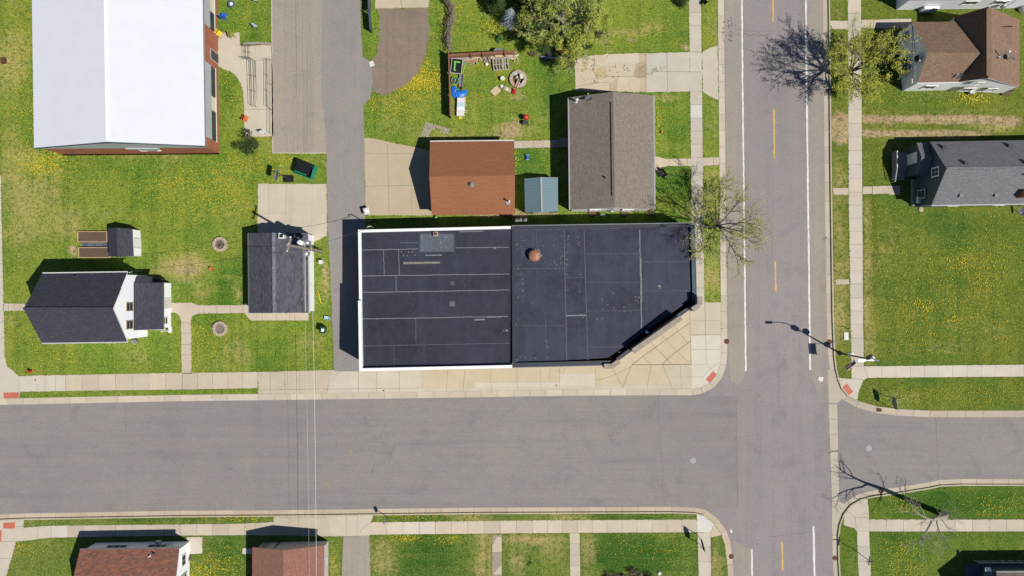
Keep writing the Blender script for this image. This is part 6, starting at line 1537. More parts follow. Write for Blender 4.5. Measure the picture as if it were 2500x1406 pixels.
def post_sign(px, py, h, label, kind, az=0.0, panel=(.6, .6), mat='galv', two=False, name='road_sign', text=None):
    b = G(px, py) + Z3 * ZB; t = thing(name, label, 'sign', b)
    u = Vector((math.cos(az), math.sin(az), 0)); n = Vector((-u.y, u.x, 0))
    if two:
        for s_ in (-1, 1):
            m = MB(); q = b + u * s_ * panel[0] * .42; m.tube([q, q + Z3 * h], .035, 6); part('post', m, M['dgrey'], t)
    else:
        m = MB(); m.tube([b, b + Z3 * h], .035, 6); part('post', m, M['dgrey'], t)
    c = b + Z3 * (h - panel[1] / 2) - n * .05
    p = MB()
    if kind == 'oct':
        r = panel[0] / 2; ring = [(c + u * r * math.cos(a) + Z3 * r * math.sin(a)) for a in [PI / 8 + k * PI / 4 for k in range(8)]]
        p.poly(ring); p.poly([q + n * .02 for q in reversed(ring)])
        for i in range(8): p.poly([ring[(i + 1) % 8], ring[i], ring[i] + n * .02, ring[(i + 1) % 8] + n * .02])
    elif kind == 'ellipse':
        ring = [(c + u * panel[0] / 2 * math.cos(a) + Z3 * panel[1] / 2 * math.sin(a)) for a in [k * PI / 8 for k in range(16)]]
        p.poly(ring); p.poly([q + n * .06 for q in reversed(ring)])
        for i in range(16): p.poly([ring[(i + 1) % 16], ring[i], ring[i] + n * .06, ring[(i + 1) % 16] + n * .06])
    else: p.obox(c, u, n, panel[0], .03, panel[1], w=Z3)
    part('panel', p, M[mat], t)
    return t
post_sign(945, 1258, 2.3, 'octagonal sign on a thin post by the bottom alley mouth', 'oct', PI * .5, (.7, .7), 'grey')
# two legged community signs at the corners
t = post_sign(2162, 977, 2.3, 'grey oval sign on two posts on the right corner lawn', 'ellipse', PI * .56, (1.35, 1.0), 'grey', True)
t = post_sign(1703, 1313, 2.5, 'brown oval sign on two posts near the lower corner', 'ellipse', PI * .58, (1.35, 1.0), 'rust', True)
def name_post():
    b = G(2088, 1342) + Z3 * ZB; t = thing('street_name_post', 'thin post with crossed street name blades on the lower right pavement edge', 'sign', b)
    m = MB(); m.tube([b, b + Z3 * 3.2], .035, 6); part('post', m, M['dgrey'], t)
    m = MB(); m.obox(b + Z3 * 3.0, (0.1, 1, 0), (1, -.1, 0), .95, .02, .22, w=Z3); part('name_blade', m, M['dkgreen'], t)
    m = MB(); m.obox(b + Z3 * 3.25, (1, .1, 0), (-.1, 1, 0), .8, .02, .22, w=Z3); part('name_blade', m, M['dkgreen'], t)
name_post()
post_sign(2066, 800, .9, 'short marker post above the pale utility lid', 'rect', 0.2, (.1, .25), 'offwhite', False, 'marker_post')

# ---- covers, drains and lids
def cover(px, py, r, mat, label, name='manhole_cover', z=.02, cat='manhole'):
    c = G(px, py); t = thing(name, label, cat, c + Z3 * z)
    m = MB(); m.lathe(c + Z3 * z, [(r, -.02), (r, .008)], 20); part('rim', m, M[mat], t)
    m = MB(); m.lathe(c + Z3 * (z + .002), [(r * .86, -.01), (r * .86, .012)], 20); part('lid', m, M[mat if mat != 'rust' else 'rust'], t)
M['tanlid'] = m_plain('tan_manhole', (.27, .225, .17), .9, .2, 6); M['palelid'] = m_plain('pale_manhole', (.34, .33, .32), .9, .2, 6)
cover(855, 1101, .32, 'tanlid', 'left tan manhole in the side road below the alley mouth', z=.006)
cover(796, 1179, .3, 'tanlid', 'lower tan manhole in the side road near the wires', z=.006)
cover(1692, 1123, .34, 'palelid', 'pale manhole in the wide side road near the junction', z=.006)
cover(2121, 1093, .36, 'palelid', 'pale manhole in the right arm of the side road', z=.006)
cover(1774, 832, .3, 'rust', 'rusty round drain in the kerb beside the white corner paving', 'storm_drain', .02, 'drain')
cover(2025, 833, .28, 'rust', 'rusty round drain in the gutter beside the street lamp', 'storm_drain', .02, 'drain')
cover(2150, 1198, .27, 'rust', 'rusty round drain under the shadow of the leaning tree', 'storm_drain', .02, 'drain')
cover(2038, 1361, .26, 'rust', 'rusty round drain in the gutter at the lower right', 'storm_drain', .02, 'drain')
cover(1785, 1357, .28, 'rust', 'rusty round drain in the gutter at the lower corner lawn', 'storm_drain', .02, 'drain')
cover(937, 952, .09, 'rust', 'tiny dark valve cap in the pale apron', 'valve_cap', ZB + .008, 'valve cap'); cover(1358, 939, .12, 'tanlid', 'small tan cap in the pale pavement strip', 'valve_cap', ZB + .008, 'valve cap')
cover(88, 926, .08, 'rust', 'tiny dark cap in the corner pavement near the hydrant', 'valve_cap', ZB + .008, 'valve cap')
def grate(px, py, w, d, label):
    c = G(px, py) + Z3 * .02; t = thing('storm_grate', label, 'drain', c); m = MB(); m.box(c.x, c.y, 0, w, d, .03); part('frame', m, M['rust'], t)
    m = MB()
    for i in range(6): m.box(c.x - w * .4 + w * .16 * i, c.y, .03, w * .08, d * .84, .015)
    part('bars', m, M['rust'], t)
grate(2146, 998, .6, .5, 'rusty square grate in the curved kerb by the right lawn')
c = G(2064, 819) + Z3 * ZB; m = MB(); m.box(c.x, c.y, ZB - .02, .5, .85, .1); m.box(c.x, c.y, ZB + .08, .42, .76, .02); solo('utility_cover', m, M['offwhite'], 'pale rectangular utility cover in the grass strip', 'utility cover', c)
def hydrant(px, py):
    b = G(px, py) + Z3 * ZB; t = thing('fire_hydrant', 'red fire hydrant on the corner lawn', 'hydrant', b)
    m = MB(); m.lathe(b, [(.16, 0), (.16, .05), (.11, .08), (.11, .5), (.14, .52), (.13, .6), (.06, .7), (.03, .74)], 14); part('body', m, M['red'], t, smooth=False)
    m = MB()
    for d in ((1, 0), (-1, 0), (0, -1)): m.tube([b + Vector((d[0] * .08, d[1] * .08, .42)), b + Vector((d[0] * .22, d[1] * .22, .42))], .06, 8)
    part('nozzle', m, M['red'], t)
hydrant(79, 904)
m = MB()
for i, (x, y, r) in enumerate(((2002, 922, .16), (2007, 926, .15), (2004, 928, .13), (2008, 921, .12), (2000, 925, .12))): flat(m, [(x + r * S * math.cos(a) * U(.8, 1.1), y + r * S * math.sin(a)) for a in [k * PI / 4 for k in range(8)]], .013 + i * .0006)
struct('paint_mark', m, M['white_paint'])
m = MB(); flat(m, [(1783, 1288), (1786, 1293), (1789, 1297), (1786, 1300), (1783, 1297)], .0345); struct('paint_mark', m, M['white_paint'])
m = MB(); flat(m, [(515, 972), (521, 972), (521, 977), (515, 977)], .026); struct('paint_mark', m, M['lblue'])

# ------------------------------------------------------------------ bins, dumpster, basketball stand
def dumpster():
    b = G(752, 418) + Z3 * ZB; a = math.radians(-21); u = Vector((math.cos(a), math.sin(a), 0)); n = Vector((-u.y, u.x, 0))
    t = thing('dumpster', 'green steel dumpster with black lid by the alley', 'dumpster', b)
    m = MB(); L, W_, h = 2.0, 1.6, 1.5
    bot = [b + u * sx * L * .5 + n * sy * W_ * .5 + Z3 * .12 for sx, sy in ((-1, -1), (1, -1), (1, 1), (-1, 1))]; top = [b + u * sx * L * .48 + n * sy * W_ * .45 + Z3 * (h if sy > 0 else h - .2) for sx, sy in ((-1, -1), (1, -1), (1, 1), (-1, 1))]
    for i in range(4): m.poly([bot[i], bot[(i + 1) % 4], top[(i + 1) % 4], top[i]])
    m.poly(bot[::-1]); 
    for s_ in (-1, 1): m.obox(b + u * s_ * (L / 2 + .06) + Z3 * .85, n, u, W_ * .8, .14, .16, w=Z3)
    m.obox(b - n * W_ * .49 + Z3 * .6, u, n, L * .96, .08, .1, w=Z3)
    part('bin_body', m, M['green'], t)
    for s_ in (-1, 1):
        l = MB(); q = [p.lerp((top[0] + top[1] + top[2] + top[3]) / 4, .12) + Z3 * .03 - u * .1 + n * .09 for p in top]; c0, c1 = (q[0], q[0].lerp(q[1], .495)) if s_ < 0 else (q[0].lerp(q[1], .505), q[1]); d0, d1 = (q[3], q[3].lerp(q[2], .495)) if s_ < 0 else (q[3].lerp(q[2], .505), q[2])
        thick(l, c0, c1, d1, d0, .05)
        for k in range(4):
            p, r = c0.lerp(c1, (k + .5) / 4), d0.lerp(d1, (k + .5) / 4); l.obox((p + r) / 2 + Z3 * .02, r - p, u, (r - p).length * .94, .06, .04)
        part('lid', l, M['black'], t)
    for sx in (-1, 1):
        for sy in (-1, 1):
            w = MB(); c = b + u * sx * L * .38 + n * sy * W_ * .3 + Z3 * .07; w.tube([c - n * .03, c + n * .03], .07, 10); part('caster', w, M['black'], t)
dumpster()
def basketball():
    b = G(698, 438) + Z3 * ZB; t = thing('basketball_stand', 'portable basketball stand with smoky backboard at the concrete pad', 'basketball stand', b)
    m = MB(); m.box(b.x + .35, b.y, ZB, 1.1, .75, .16); part('base', m, M['black'], t)
    m = MB(); m.tube([b + Vector((.5, 0, .15)), b + Vector((.45, 0, 1.4)), b + Vector((.1, -.02, 2.75))], .045, 8); m.tube([b + Vector((.0, 0, .2)), b + Vector((.44, 0, 1.2))], .03, 6); part('pole', m, M['dgrey'], t)
    m = MB(); c = b + Vector((-.1, -.03, 2.75)); m.obox(c, (.15, 1, 0), (1, -.15, 0), 1.12, .04, .75, w=Z3); bb = part('backboard', m, M['coping_blue'], t)
    m = MB()
    for (du, dz, su, sz) in ((0, .36, 1.12, .04), (0, -.36, 1.12, .04), (.54, 0, .04, .75), (-.54, 0, .04, .75)): m.obox(c + Vector((.15, 1, 0)).normalized() * du + Z3 * dz, (.15, 1, 0), (1, -.15, 0), su, .055, sz, w=Z3)
    part('border', m, M['grey'], bb)
    m = MB(); rc = c + Vector((-.35, .02, -.28)); m.tube([rc + Vector((.23 * math.cos(k * PI / 8), .23 * math.sin(k * PI / 8), 0)) for k in range(17)], .014, 5); m.obox(c + Vector((-.07, .01, -.28)), (1, 0, 0), (0, 1, 0), .12, .1, .03); part('rim', m, M['orange'], t)
    m = MB()
    for k in range(12):
        a = k * PI / 6; m.tube([rc + Vector((.22 * math.cos(a), .22 * math.sin(a), 0)), rc + Vector((.12 * math.cos(a + .4), .12 * math.sin(a + .4), -.4))], .006, 3)
    part('net', m, M['white'], t)
basketball()
def wheelie(px, py, label, body, lid, az=0.0, h=1.0, topm=None, name='wheelie_bin'):
    b = G(px, py) + Z3 * ZB; u = Vector((math.cos(az), math.sin(az), 0)); n = Vector((-u.y, u.x, 0)); t = thing(name, label, 'bin', b)
    m = MB(); bot = [b + u * sx * .22 + n * sy * .25 + Z3 * .06 for sx, sy in ((-1, -1), (1, -1), (1, 1), (-1, 1))]; top = [b + u * sx * .3 + n * sy * .34 + Z3 * h for sx, sy in ((-1, -1), (1, -1), (1, 1), (-1, 1))]
    for i in range(4): m.poly([bot[i], bot[(i + 1) % 4], top[(i + 1) % 4], top[i]])
    part('bin_body', m, M[body], t)
    l = MB(); c = b + Z3 * (h + .04)
    l.obox(c, u, n, .64, .74, .06); l.obox(c + Z3 * .05, u, n, .46, .54, .06); lo = part('lid', l, M[lid], t)
    if topm:
        s_ = MB(); s_.obox(c + Z3 * .09 + u * .04, u, n, .3, .34, .012); part('label_plate', s_, M[topm], lo)
    hb = MB(); hb.tube([b - u * .36 + n * .25 + Z3 * (h - .04), b - u * .36 - n * .25 + Z3 * (h - .04)], .02, 5); part('handle', hb, M['black'], t)
    for s_ in (-1, 1):
        w = MB(); cc = b - u * .24 + n * s_ * .3 + Z3 * .12; w.tube([cc - n * .03, cc + n * .03], .12, 12); part('wheel', w, M['black'], t)
wheelie(794, 803, 'dark green wheelie bin by the alley near the lower fire pit lawn', 'dkgreen', 'dkgreen', -.2, 1.0, 'white')
wheelie(900, 519, 'dark bin with pale lid at the corner of the tan driveway', 'dkgreen', 'offwhite', .3, .9, 'white')
c = G(800, 775) + Z3 * ZB; m = MB()
m.box(c.x, c.y, ZB, .62, .4, .05, -.2)
for a_, b_, sx, sy in ((0, .19, .62, .03), (0, -.19, .62, .03), (.3, 0, .03, .4), (-.3, 0, .03, .4)): m.box(c.x + a_, c.y + b_ - a_ * .2, ZB + .05, sx, sy, .22, -.2)
solo('recycling_tub', m, M['lblue'], 'pale blue open recycling tub beside the alley', 'tub', c)
m = MB(); c = G(787, 641) + Z3 * ZB; m.box(c.x, c.y, ZB, .42, .42, .7, .1); m.box(c.x, c.y, ZB + .7, .36, .36, .08, .1); solo('utility_pedestal', m, M['offwhite'], 'small white utility pedestal below the utility pole', 'utility box', c)
m = MB(); m.tube([G(778, 712) + Z3 * (ZB + .05), G(785, 740) + Z3 * (ZB + .05)], .05, 7); m.tube([G(778, 712) + Z3 * (ZB + .05), G(777, 708) + Z3 * (ZB + .3)], .04, 6); solo('guy_guard', m, M['yellow'], 'yellow plastic tube lying in the grass by the garage wall', 'yellow tube', G(780, 725) + Z3 * ZB)
m = MB(); m.tube([Vector((G(768, 690).x, G(768, 690).y, 2.2)), G(779, 714) + Z3 * .2], .014, 4); m.tube([G(779, 714) + Z3 * .3, G(779, 714) + Z3 * ZB], .02, 4); solo('guy_wire', m, M['wire'], 'thin dark guy wire leaning against the garage wall', 'wire', G(779, 714))
def fire_pit(px, py, label, r=.82, h=.28, n=13, inner='ash'):
    b = G(px, py) + Z3 * ZB; t = thing('fire_pit', label, 'fire pit', b, 'stone ring fire pits')
    m = MB()
    for i in range(n):
        a = 2 * PI * i / n; da = PI / n * .93; v = U(.85, 1.12)
        q = [(b.x + rr * math.cos(aa), b.y + rr * math.sin(aa)) for rr, aa in ((r * .64, a - da), (r, a - da), (r * 1.02, a), (r, a + da), (r * .64, a + da))]
        m.prism(q, ZB, ZB + h + U(-.02, .02), tint=(v, v, v))
    part('stone_ring', m, M['stone'], t)
    m = MB(); m.lathe(b, [(r * .64, 0), (r * .6, .1), (r * .2, .07)], 14); part('ash_bed', m, M[inner], t)
    EXCL.append([(px + r * S * math.cos(k * .5), py + r * S * math.sin(k * .5)) for k in range(13)])
    return t
fire_pit(540, 598, 'round stone fire pit on the upper lawn left of the garage'); fire_pit(540, 801, 'round stone fire pit on the lower lawn below the garden path', n=12)
m = MB(); b = G(540, 599); 
for k in range(6): a = k * 1.1; m.tube([(b.x - .35 * math.cos(a), b.y - .35 * math.sin(a), ZB + .12 + .03 * k), (b.x + .35 * math.cos(a), b.y + .35 * math.sin(a), ZB + .16 + .03 * k)], .045, 6)
solo('charred_logs', m, M['soil'], 'burnt logs lying in the upper stone fire pit', 'logs', b)
def bucket(px, py, label, mat, r=.16, h=.3, name='bucket', lidm=None):
    b = G(px, py) + Z3 * ZB; t = thing(name, label, 'bucket', b); m = MB(); m.lathe(b, [(r * .8, 0), (r, h), (r * 1.08, h + .01), (r * 1.08, h + .03)], 14); part('bucket_body', m, M[mat], t)
    if lidm: m = MB(); m.lathe(b + Z3 * (h + .03), [(r * .9, 0), (r * .9, .02)], 14); part('lid', m, M[lidm], t)
    m = MB(); m.tube([b + Vector((r * math.cos(a), r * .3, h + r * .8 * math.sin(a))) for a in [k * PI / 8 for k in range(9)]], .01, 4); part('handle', m, M['galv'], t)
bucket(518, 657, 'orange bucket on the bare patch of lawn', 'orange', .2, .28)
bucket(1066, 533, 'green bucket in the strip behind the black roofed shop', 'dkgreen', .17, .3, lidm='lime'); bucket(904, 542, 'grey bucket in the shade behind the black roofed shop', 'dgrey', .15, .3, lidm='grey')

# ------------------------------------------------------------------ school yard bits
def rail(name, label, pts, h=.9, posts=4, mat='dgrey', group='steel handrails on the concrete ramp'):
    a, b = G(*pts[0]) + Z3 * ZB, G(*pts[-1]) + Z3 * ZB; t = thing(name, label, 'handrail', a, group)
    P3 = [G(*p) + Z3 * ZB for p in pts]
    m = MB(); m.tube([p + Z3 * h for p in P3], .026, 6); part('top_rail', m, M[mat], t)
    m = MB(); m.tube([p + Z3 * h * .5 for p in P3], .014, 6); part('mid_rail', m, M[mat], t)
    for i in range(posts):
        f = i / (posts - 1) * (len(P3) - 1); k = min(len(P3) - 2, int(f)); q = P3[k].lerp(P3[k + 1], f - k); m = MB(); m.tube([q, q + Z3 * h], .016, 6); part('post', m, M[mat], t)
rail('handrail', 'left long handrail of the concrete ramp', [(615, 153), (619, 262)], posts=4); rail('handrail', 'middle long handrail of the concrete ramp', [(625, 153), (628, 264)], posts=4); rail('handrail', 'right long handrail of the concrete ramp', [(655, 150), (657, 264)], posts=4)
rail('handrail', 'short left handrail at the ramp steps', [(604, 116), (604, 148)], posts=3); rail('handrail', 'short right handrail at the ramp steps', [(613, 116), (613, 148)], posts=3); rail('handrail', 'cross handrail at the top landing of the ramp', [(596, 147), (618, 148)], posts=3)
rail('handrail', 'outer handrail along the parking lot edge', [(664, 150), (665, 330)], posts=4)
m = MB(); W1 = (1.1, 1.06, 1.0); q = [P(627, 152, 0), P(654, 152, 0), P(656, 266, 0), P(629, 266, 0)]; zz = [.45, .45, ZB + .01, ZB + .01]
m.poly([Vector((p.x, p.y, z)) for p, z in zip(q, zz)][::-1], 0, W1)
for i in range(4): p, r = q[i], q[(i + 1) % 4]; m.poly([(p.x, p.y, .1), (r.x, r.y, .1), (r.x, r.y, zz[(i + 1) % 4]), (p.x, p.y, zz[i])], 0, W1)
struct('ramp', m, M['conc'])
m = MB(); m.strip([G(*p) + Z3 * (ZB + .28) for p in ((596, 113), (605, 109.5), (630, 109), (663, 111))], .22); m.strip([G(*p) + Z3 * ZB for p in ((596, 113), (605, 109.5), (630, 109), (663, 111))], .2)
m2 = MB()
pp = [G(*p) for p in ((595, 114), (605, 109.5), (630, 109), (663, 111))]
for i in range(3): d = pp[i + 1] - pp[i]; m2.obox((pp[i] + pp[i + 1]) / 2 + Z3 * (ZB + .15), d, (-d.y, d.x, 0), d.length, .2, .34, w=Z3)
solo('retaining_wall', m2, M['greywood'], 'low timber edging above the ramp steps', 'retaining wall', pp[0])
def chair(px, py, label, mat, az, s=1.0):
    b = G(px, py) + Z3 * ZB; u = Vector((math.cos(az), math.sin(az), 0)); n = Vector((-u.y, u.x, 0)); t = thing('garden_chair', label, 'chair', b, 'plastic chairs outside the school')
    m = MB(); m.obox(b + Z3 * .42 * s, u, n, .46 * s, .48 * s, .05); part('seat', m, M[mat], t)
    m = MB(); m.obox(b - u * .26 * s + Z3 * .68 * s, (u * .25 + Z3).normalized(), n, .55 * s, .48 * s, .05); part('backrest', m, M[mat], t)
    for sx in (-1, 1):
        for sy in (-1, 1): m = MB(); m.tube([b + u * sx * .25 * s + n * sy * .26 * s, b + u * sx * .2 * s + n * sy * .21 * s + Z3 * .42 * s], .022, 5); part('leg', m, M[mat if mat != 'olive' else 'dgrey'], t)
chair(541, 88, 'yellow chair on the concrete by the brick entrance wing', 'yellow', -.6, 1.2); chair(571, 90, 'olive chair at the edge of the concrete by the school', 'olive', 0.2, 1.1); chair(551, 44, 'blue chair on the grass beside the school', 'blue', 1.4, 1.2); chair(601, 293, 'orange chair on the concrete near the ramp foot', 'orange', 2.8, 1.2)
def table_round(px, py):
    b = G(px, py) + Z3 * ZB; t = thing('round_table', 'small dark round table with white rim tipped in the school grass', 'table', b)
    m = MB(); m.lathe(b + Z3 * .5, [(.36, 0), (.4, .03), (.36, .05)], 18); part('tabletop', m, M['coping_blue'], t); m = MB(); m.lathe(b + Z3 * .55, [(.2, 0), (.12, .12), (.02, .14)], 10); part('bowl', m, M['white'], t)
    for k in range(3): a = k * 2.1; m = MB(); m.tube([b + Vector((.3 * math.cos(a), .3 * math.sin(a), 0)), b + Vector((.1 * math.cos(a), .1 * math.sin(a), .5))], .02, 5); part('leg', m, M['dgrey'], t)
table_round(570, 16)
for px, py, lab in ((626, 5, 'upper pale blue panel sign on the school lawn'), (627, 69, 'lower pale blue panel sign on the school lawn')):
    b = G(px, py) + Z3 * ZB; t = thing('lawn_sign', lab, 'sign', b, 'pale panel signs on the school lawn'); m = MB(); m.obox(b + Z3 * .7, (.7, -.7, 0), (.6, .6, .5), .6, .04, .5); part('panel', m, M['lblue'], t)
    for s_ in (-1, 1): m = MB(); m.tube([b + Vector((.17 * s_, -.17 * s_, 0)), b + Vector((.17 * s_, -.17 * s_, .7))], .02, 5); part('post', m, M['dgrey'], t)
b = G(649, 328) + Z3 * ZB; t = thing('lawn_sign', 'white panel sign at the bottom corner of the ramp', 'sign', b); m = MB(); m.obox(b + Z3 * 1.0, (.8, -.5, 0), (.5, .8, .6), .5, .05, .7); part('panel', m, M['white'], t); m = MB(); m.tube([b, b + Z3 * 1.0], .03, 6); part('post', m, M['dgrey'], t)
b = G(610, 325) + Z3 * ZB; t = thing('bicycle_rack', 'small bent steel rack at the lower left corner of the ramp', 'bike rack', b); m = MB(); m.tube([b + Vector((-.3, 0, 0)), b + Vector((-.25, .1, .6)), b + Vector((.1, .15, .65)), b + Vector((.25, -.1, .5)), b + Vector((.3, -.15, 0))], .025, 6); part('hoop', m, M['dgrey'], t)
m = MB(); m.tube([b + Vector((0, -.25, 0)), b + Vector((.05, .1, .5)), b + Vector((.0, .35, 0))], .025, 6); part('side_hoop', m, M['dgrey'], t)
m = MB(); c = G(13, 151) + Z3 * ZB; m.box(c.x, c.y, ZB, .5, .65, .35, .15); m.box(c.x, c.y, ZB + .35, .4, .55, .05, .15); solo('utility_box', m, M['rust'], 'reddish ground box in the lawn left of the school', 'utility box', c)

# ------------------------------------------------------------------ back yard with the fence
def fence(label, pts, h, mat, bw=.14, name='fence', gap=.015, group=None):
    P3 = [G(*p) + Z3 * ZB for p in pts]; t = thing(name, label, 'fence', P3[0], group); m = MB(); rl = MB(); ps = MB()
    for i in range(len(P3) - 1):
        a, b = P3[i], P3[i + 1]; d = b - a; L = d.length; d.normalize(); n = Vector((-d.y, d.x, 0)); k = int(L / bw)
        for j in range(k):
            hh = h + U(-.03, .03); m.obox(a + d * (j + .5) * bw + Z3 * hh / 2, d, n, bw - gap, .025, hh, w=Z3)
        for z in (.3, h - .3): rl.obox((a + b) / 2 - n * .05 + Z3 * z, d, n, L, .06, .09, w=Z3)
        for j in range(int(L / 2.4) + 1):
            q = MB(); c = a + d * min(L, j * 2.4) - n * .1; q.box(c.x, c.y, ZB, .1, .1, h + .02); part('post', q, M[mat], t)
    part('boards', m, M[mat], t); part('rail', rl, M[mat], t)
fence('brown board fence running down beside the dandelion lawn', [(1098, 138), (1102, 292)], 1.75, 'redwood')
fence('brown board fence behind the firewood pile', [(1099, 148), (1180, 143), (1258, 139)], 1.95, 'redwood', .16)
fence('dark grey board fence at the top beside the dirt lot', [(905, -60), (906, 40), (910, 84)], 1.6, 'coping_blue', .2)
def brush():
    pts = [(1084, -30), (1092, 8), (1103, 24), (1106, 42), (1100, 70), (1096, 100), (1099, 128)]
    b = G(1100, 50) + Z3 * ZB; t = thing('dead_hedge', 'winding brown dead hedge of brush left of the big tree', 'hedge', b); rnd = random.Random(4); m = MB()
    P3 = [G(*p) for p in pts]
    for i in range(len(P3) - 1):
        a, c = P3[i], P3[i + 1]; d = (c - a).normalized()
        for k in range(int((c - a).length * 130)):
            q = a.lerp(c, rnd.random()) + Vector((rnd.gauss(0, .2), rnd.gauss(0, .12), 0)); z = ZB + 1.3 * rnd.random() ** .7; e = q + (d * rnd.uniform(-.5, .5) + Vector((rnd.gauss(0, .12), rnd.gauss(0, .12), 0))); m.tube([Vector((q.x, q.y, z)), Vector((e.x, e.y, z + rnd.uniform(-.15, .15)))], rnd.uniform(.012, .026), 3, cap=False)
    part('brushwood', m, M['limb'], t)
brush()
rnd = random.Random(12)
def plank(px, py, L, az, z, mat, label, w=.12, th=.04, group='scrap boards along the fence', tilt=0.0):
    c = G(px, py) + Z3 * (ZB + z); u = Vector((math.cos(az), math.sin(az), math.tan(tilt))).normalized(); n = Vector((-math.sin(az), math.cos(az), 0)); m = MB(); m.obox(c, u, n, L, w, th); solo('scrap_board', m, M[mat], label, 'board', c, group)
LB = 'loose scrap board lying in the pile along the brown fence'
for i in range(16): plank(1118 + i * 2.6, 149 + rnd.uniform(-4, 5), rnd.uniform(1.2, 2.4), rnd.uniform(.05, .5), .06 + .035 * i % .3, rnd.choice(('wood', 'greywood', 'tanwood')), LB)
plank(1165, 148, 1.2, 1.55, .3, 'tanwood', 'pale board standing out upright from the scrap pile', .1); plank(1157, 156, 1.4, .45, .12, 'greywood', 'grey board slanting down from the scrap pile to the grass', .1); plank(1112, 145, 1.0, -.6, .3, 'white', 'white board leaning at the fence corner', .14)
for i in range(18): plank(1106 + rnd.random() * 60, 139 + rnd.uniform(0, 12), rnd.uniform(.9, 2.2), rnd.uniform(-.1, .35), .1 + rnd.random() * .4, rnd.choice(('redwood', 'wood', 'card', 'greywood')), LB, rnd.uniform(.12, .22))
LR = 'pale rubble board on the right end of the scrap pile'
for i in range(12): plank(1205 + rnd.random() * 50, 136 + rnd.uniform(0, 12), rnd.uniform(.6, 1.4), rnd.uniform(-.2, .5), .1 + rnd.random() * .45, rnd.choice(('wood', 'card', 'offwhite', 'stone', 'greywood')), LR, rnd.uniform(.12, .24), .05, 'rubble boards at the right end of the scrap pile')
LF = 'short split log in the firewood heap by the fence'
for i in range(34):
    x, y = 1170 + rnd.random() * 40, 140 + rnd.random() * 12; c = G(x, y); a = 1.5 + rnd.gauss(0, .5); z = ZB + .08 + rnd.random() * .35; d = Vector((math.cos(a), math.sin(a), rnd.uniform(-.15, .15))) * rnd.uniform(.2, .35); m = MB(); m.tube([Vector((c.x, c.y, z)) - d, Vector((c.x, c.y, z)) + d], rnd.uniform(.05, .085), 6); solo('firewood_log', m, M[rnd.choice(('greywood', 'wood', 'palebark'))], LF, 'log', Vector((c.x, c.y, z)), 'firewood by the fence')
LR = 'pale rubble board on the right end of the scrap pile'
for i in range(16):
    x, y = 1238 + rnd.random() * 22, 132 + rnd.random() * 16; plank(x, y, rnd.uniform(.5, 1.0), rnd.uniform(-.4, .9), .08 + rnd.random() * .3, rnd.choice(('stone', 'offwhite', 'wood')), LR, .13, .05, 'rubble boards at the right end of the scrap pile')
plank(1257, 149, .5, 1.3, .2, 'tanwood', 'bright tan block at the right foot of the rubble', .12)
def pallet(px, py, az, label, w=1.3, l=1.2, z=0, lean=0):
    b = G(px, py) + Z3 * (ZB + z); u = Vector((math.cos(az), math.sin(az), 0)); n = Vector((-math.sin(az), math.cos(az), math.tan(lean))).normalized(); up = u.cross(n); t = thing('pallet', label, 'pallet', b)
    m = MB()
    for k in range(6): m.obox(b + u * (k / 5 - .5) * (w - .12) + up * .17, u, n, .13, l, .025, w=up)
    part('deck_boards', m, M['greywood'], t)
    m = MB()
    for k in range(3): m.obox(b + n * (k / 2 - .5) * (l - .1) + up * .1, u, n, w, .09, .1, w=up)
    part('stringers', m, M['greywood'], t)
    m = MB()
    for k in range(4): m.obox(b + u * (k / 3 - .5) * (w - .12) + up * .03, u, n, .1, l, .025, w=up)
    part('bottom_boards', m, M['greywood'], t)
pallet(1223, 160, .1, 'grey wooden pallet leaning in front of the scrap pile', 1.75, 1.3, .25, .3)
m = MB(); c = G(1217, 134); m.prism([(G(x, y).x, G(x, y).y) for x, y in ((1206, 130), (1211, 125), (1224, 125), (1230, 131), (1229, 140), (1207, 140))], ZB + .3, ZB + .85); solo('grey_block', m, M['grey'], 'grey weathered stack of bark on the firewood', 'stack', c + Z3 * .4)
m = MB(); c = G(1218, 142); m.box(c.x, c.y, ZB, .8, .4, .7); solo('rusty_crate', m, M['card'], 'tan crate below the grey stack', 'crate', c + Z3 * ZB)
bucket(1189, 160, 'white bucket on the grass below the firewood', 'white', .15, .25)
def trampoline():
    b = G(1116, 167) + Z3 * ZB; t = thing('frame_cot', 'black topped frame cot with lime green edging by the fence', 'frame cot', b); a = -.1; u = Vector((math.cos(a), math.sin(a), 0)); n = Vector((-u.y, u.x, 0))
    m = MB(); m.obox(b + Z3 * .6, u, n, 1.15, 1.55, .04); part('top_sheet', m, M['black'], t)
    m = MB()
    for s_ in (-1, 1): m.tube([b + u * s_ * .6 - n * .8 + Z3 * .62, b + u * s_ * .6 + n * .8 + Z3 * .62], .025, 6); m.tube([b + n * s_ * .8 - u * .6 + Z3 * .62, b + n * s_ * .8 + u * .6 + Z3 * .62], .025, 6)
    part('frame', m, M['offwhite'], t)
    m = MB(); m.obox(b + Vector((-.2, -.05, .64)), n, u, .95, .16, .03); m.obox(b + Vector((.05, .42, .645)), u, n, .7, .16, .03); m.obox(b + Vector((-.18, -.5, .645)), u, n, .2, .12, .03); part('green_trim', m, M['lime'], t)
    for sx in (-1, 1):
        for sy in (-1, 1): m = MB(); m.tube([b + u * sx * .58 + n * sy * .76, b + u * sx * .58 + n * sy * .76 + Z3 * .62], .025, 6); part('leg', m, M['offwhite'], t)
    m = MB(); m.tube([b + u * .75 - n * .6 + Z3 * .5, b + u * .85 + Z3 * .75, b + u * .75 + n * .5 + Z3 * .5], .045, 6); part('side_bar', m, M['lime'], t)
trampoline()
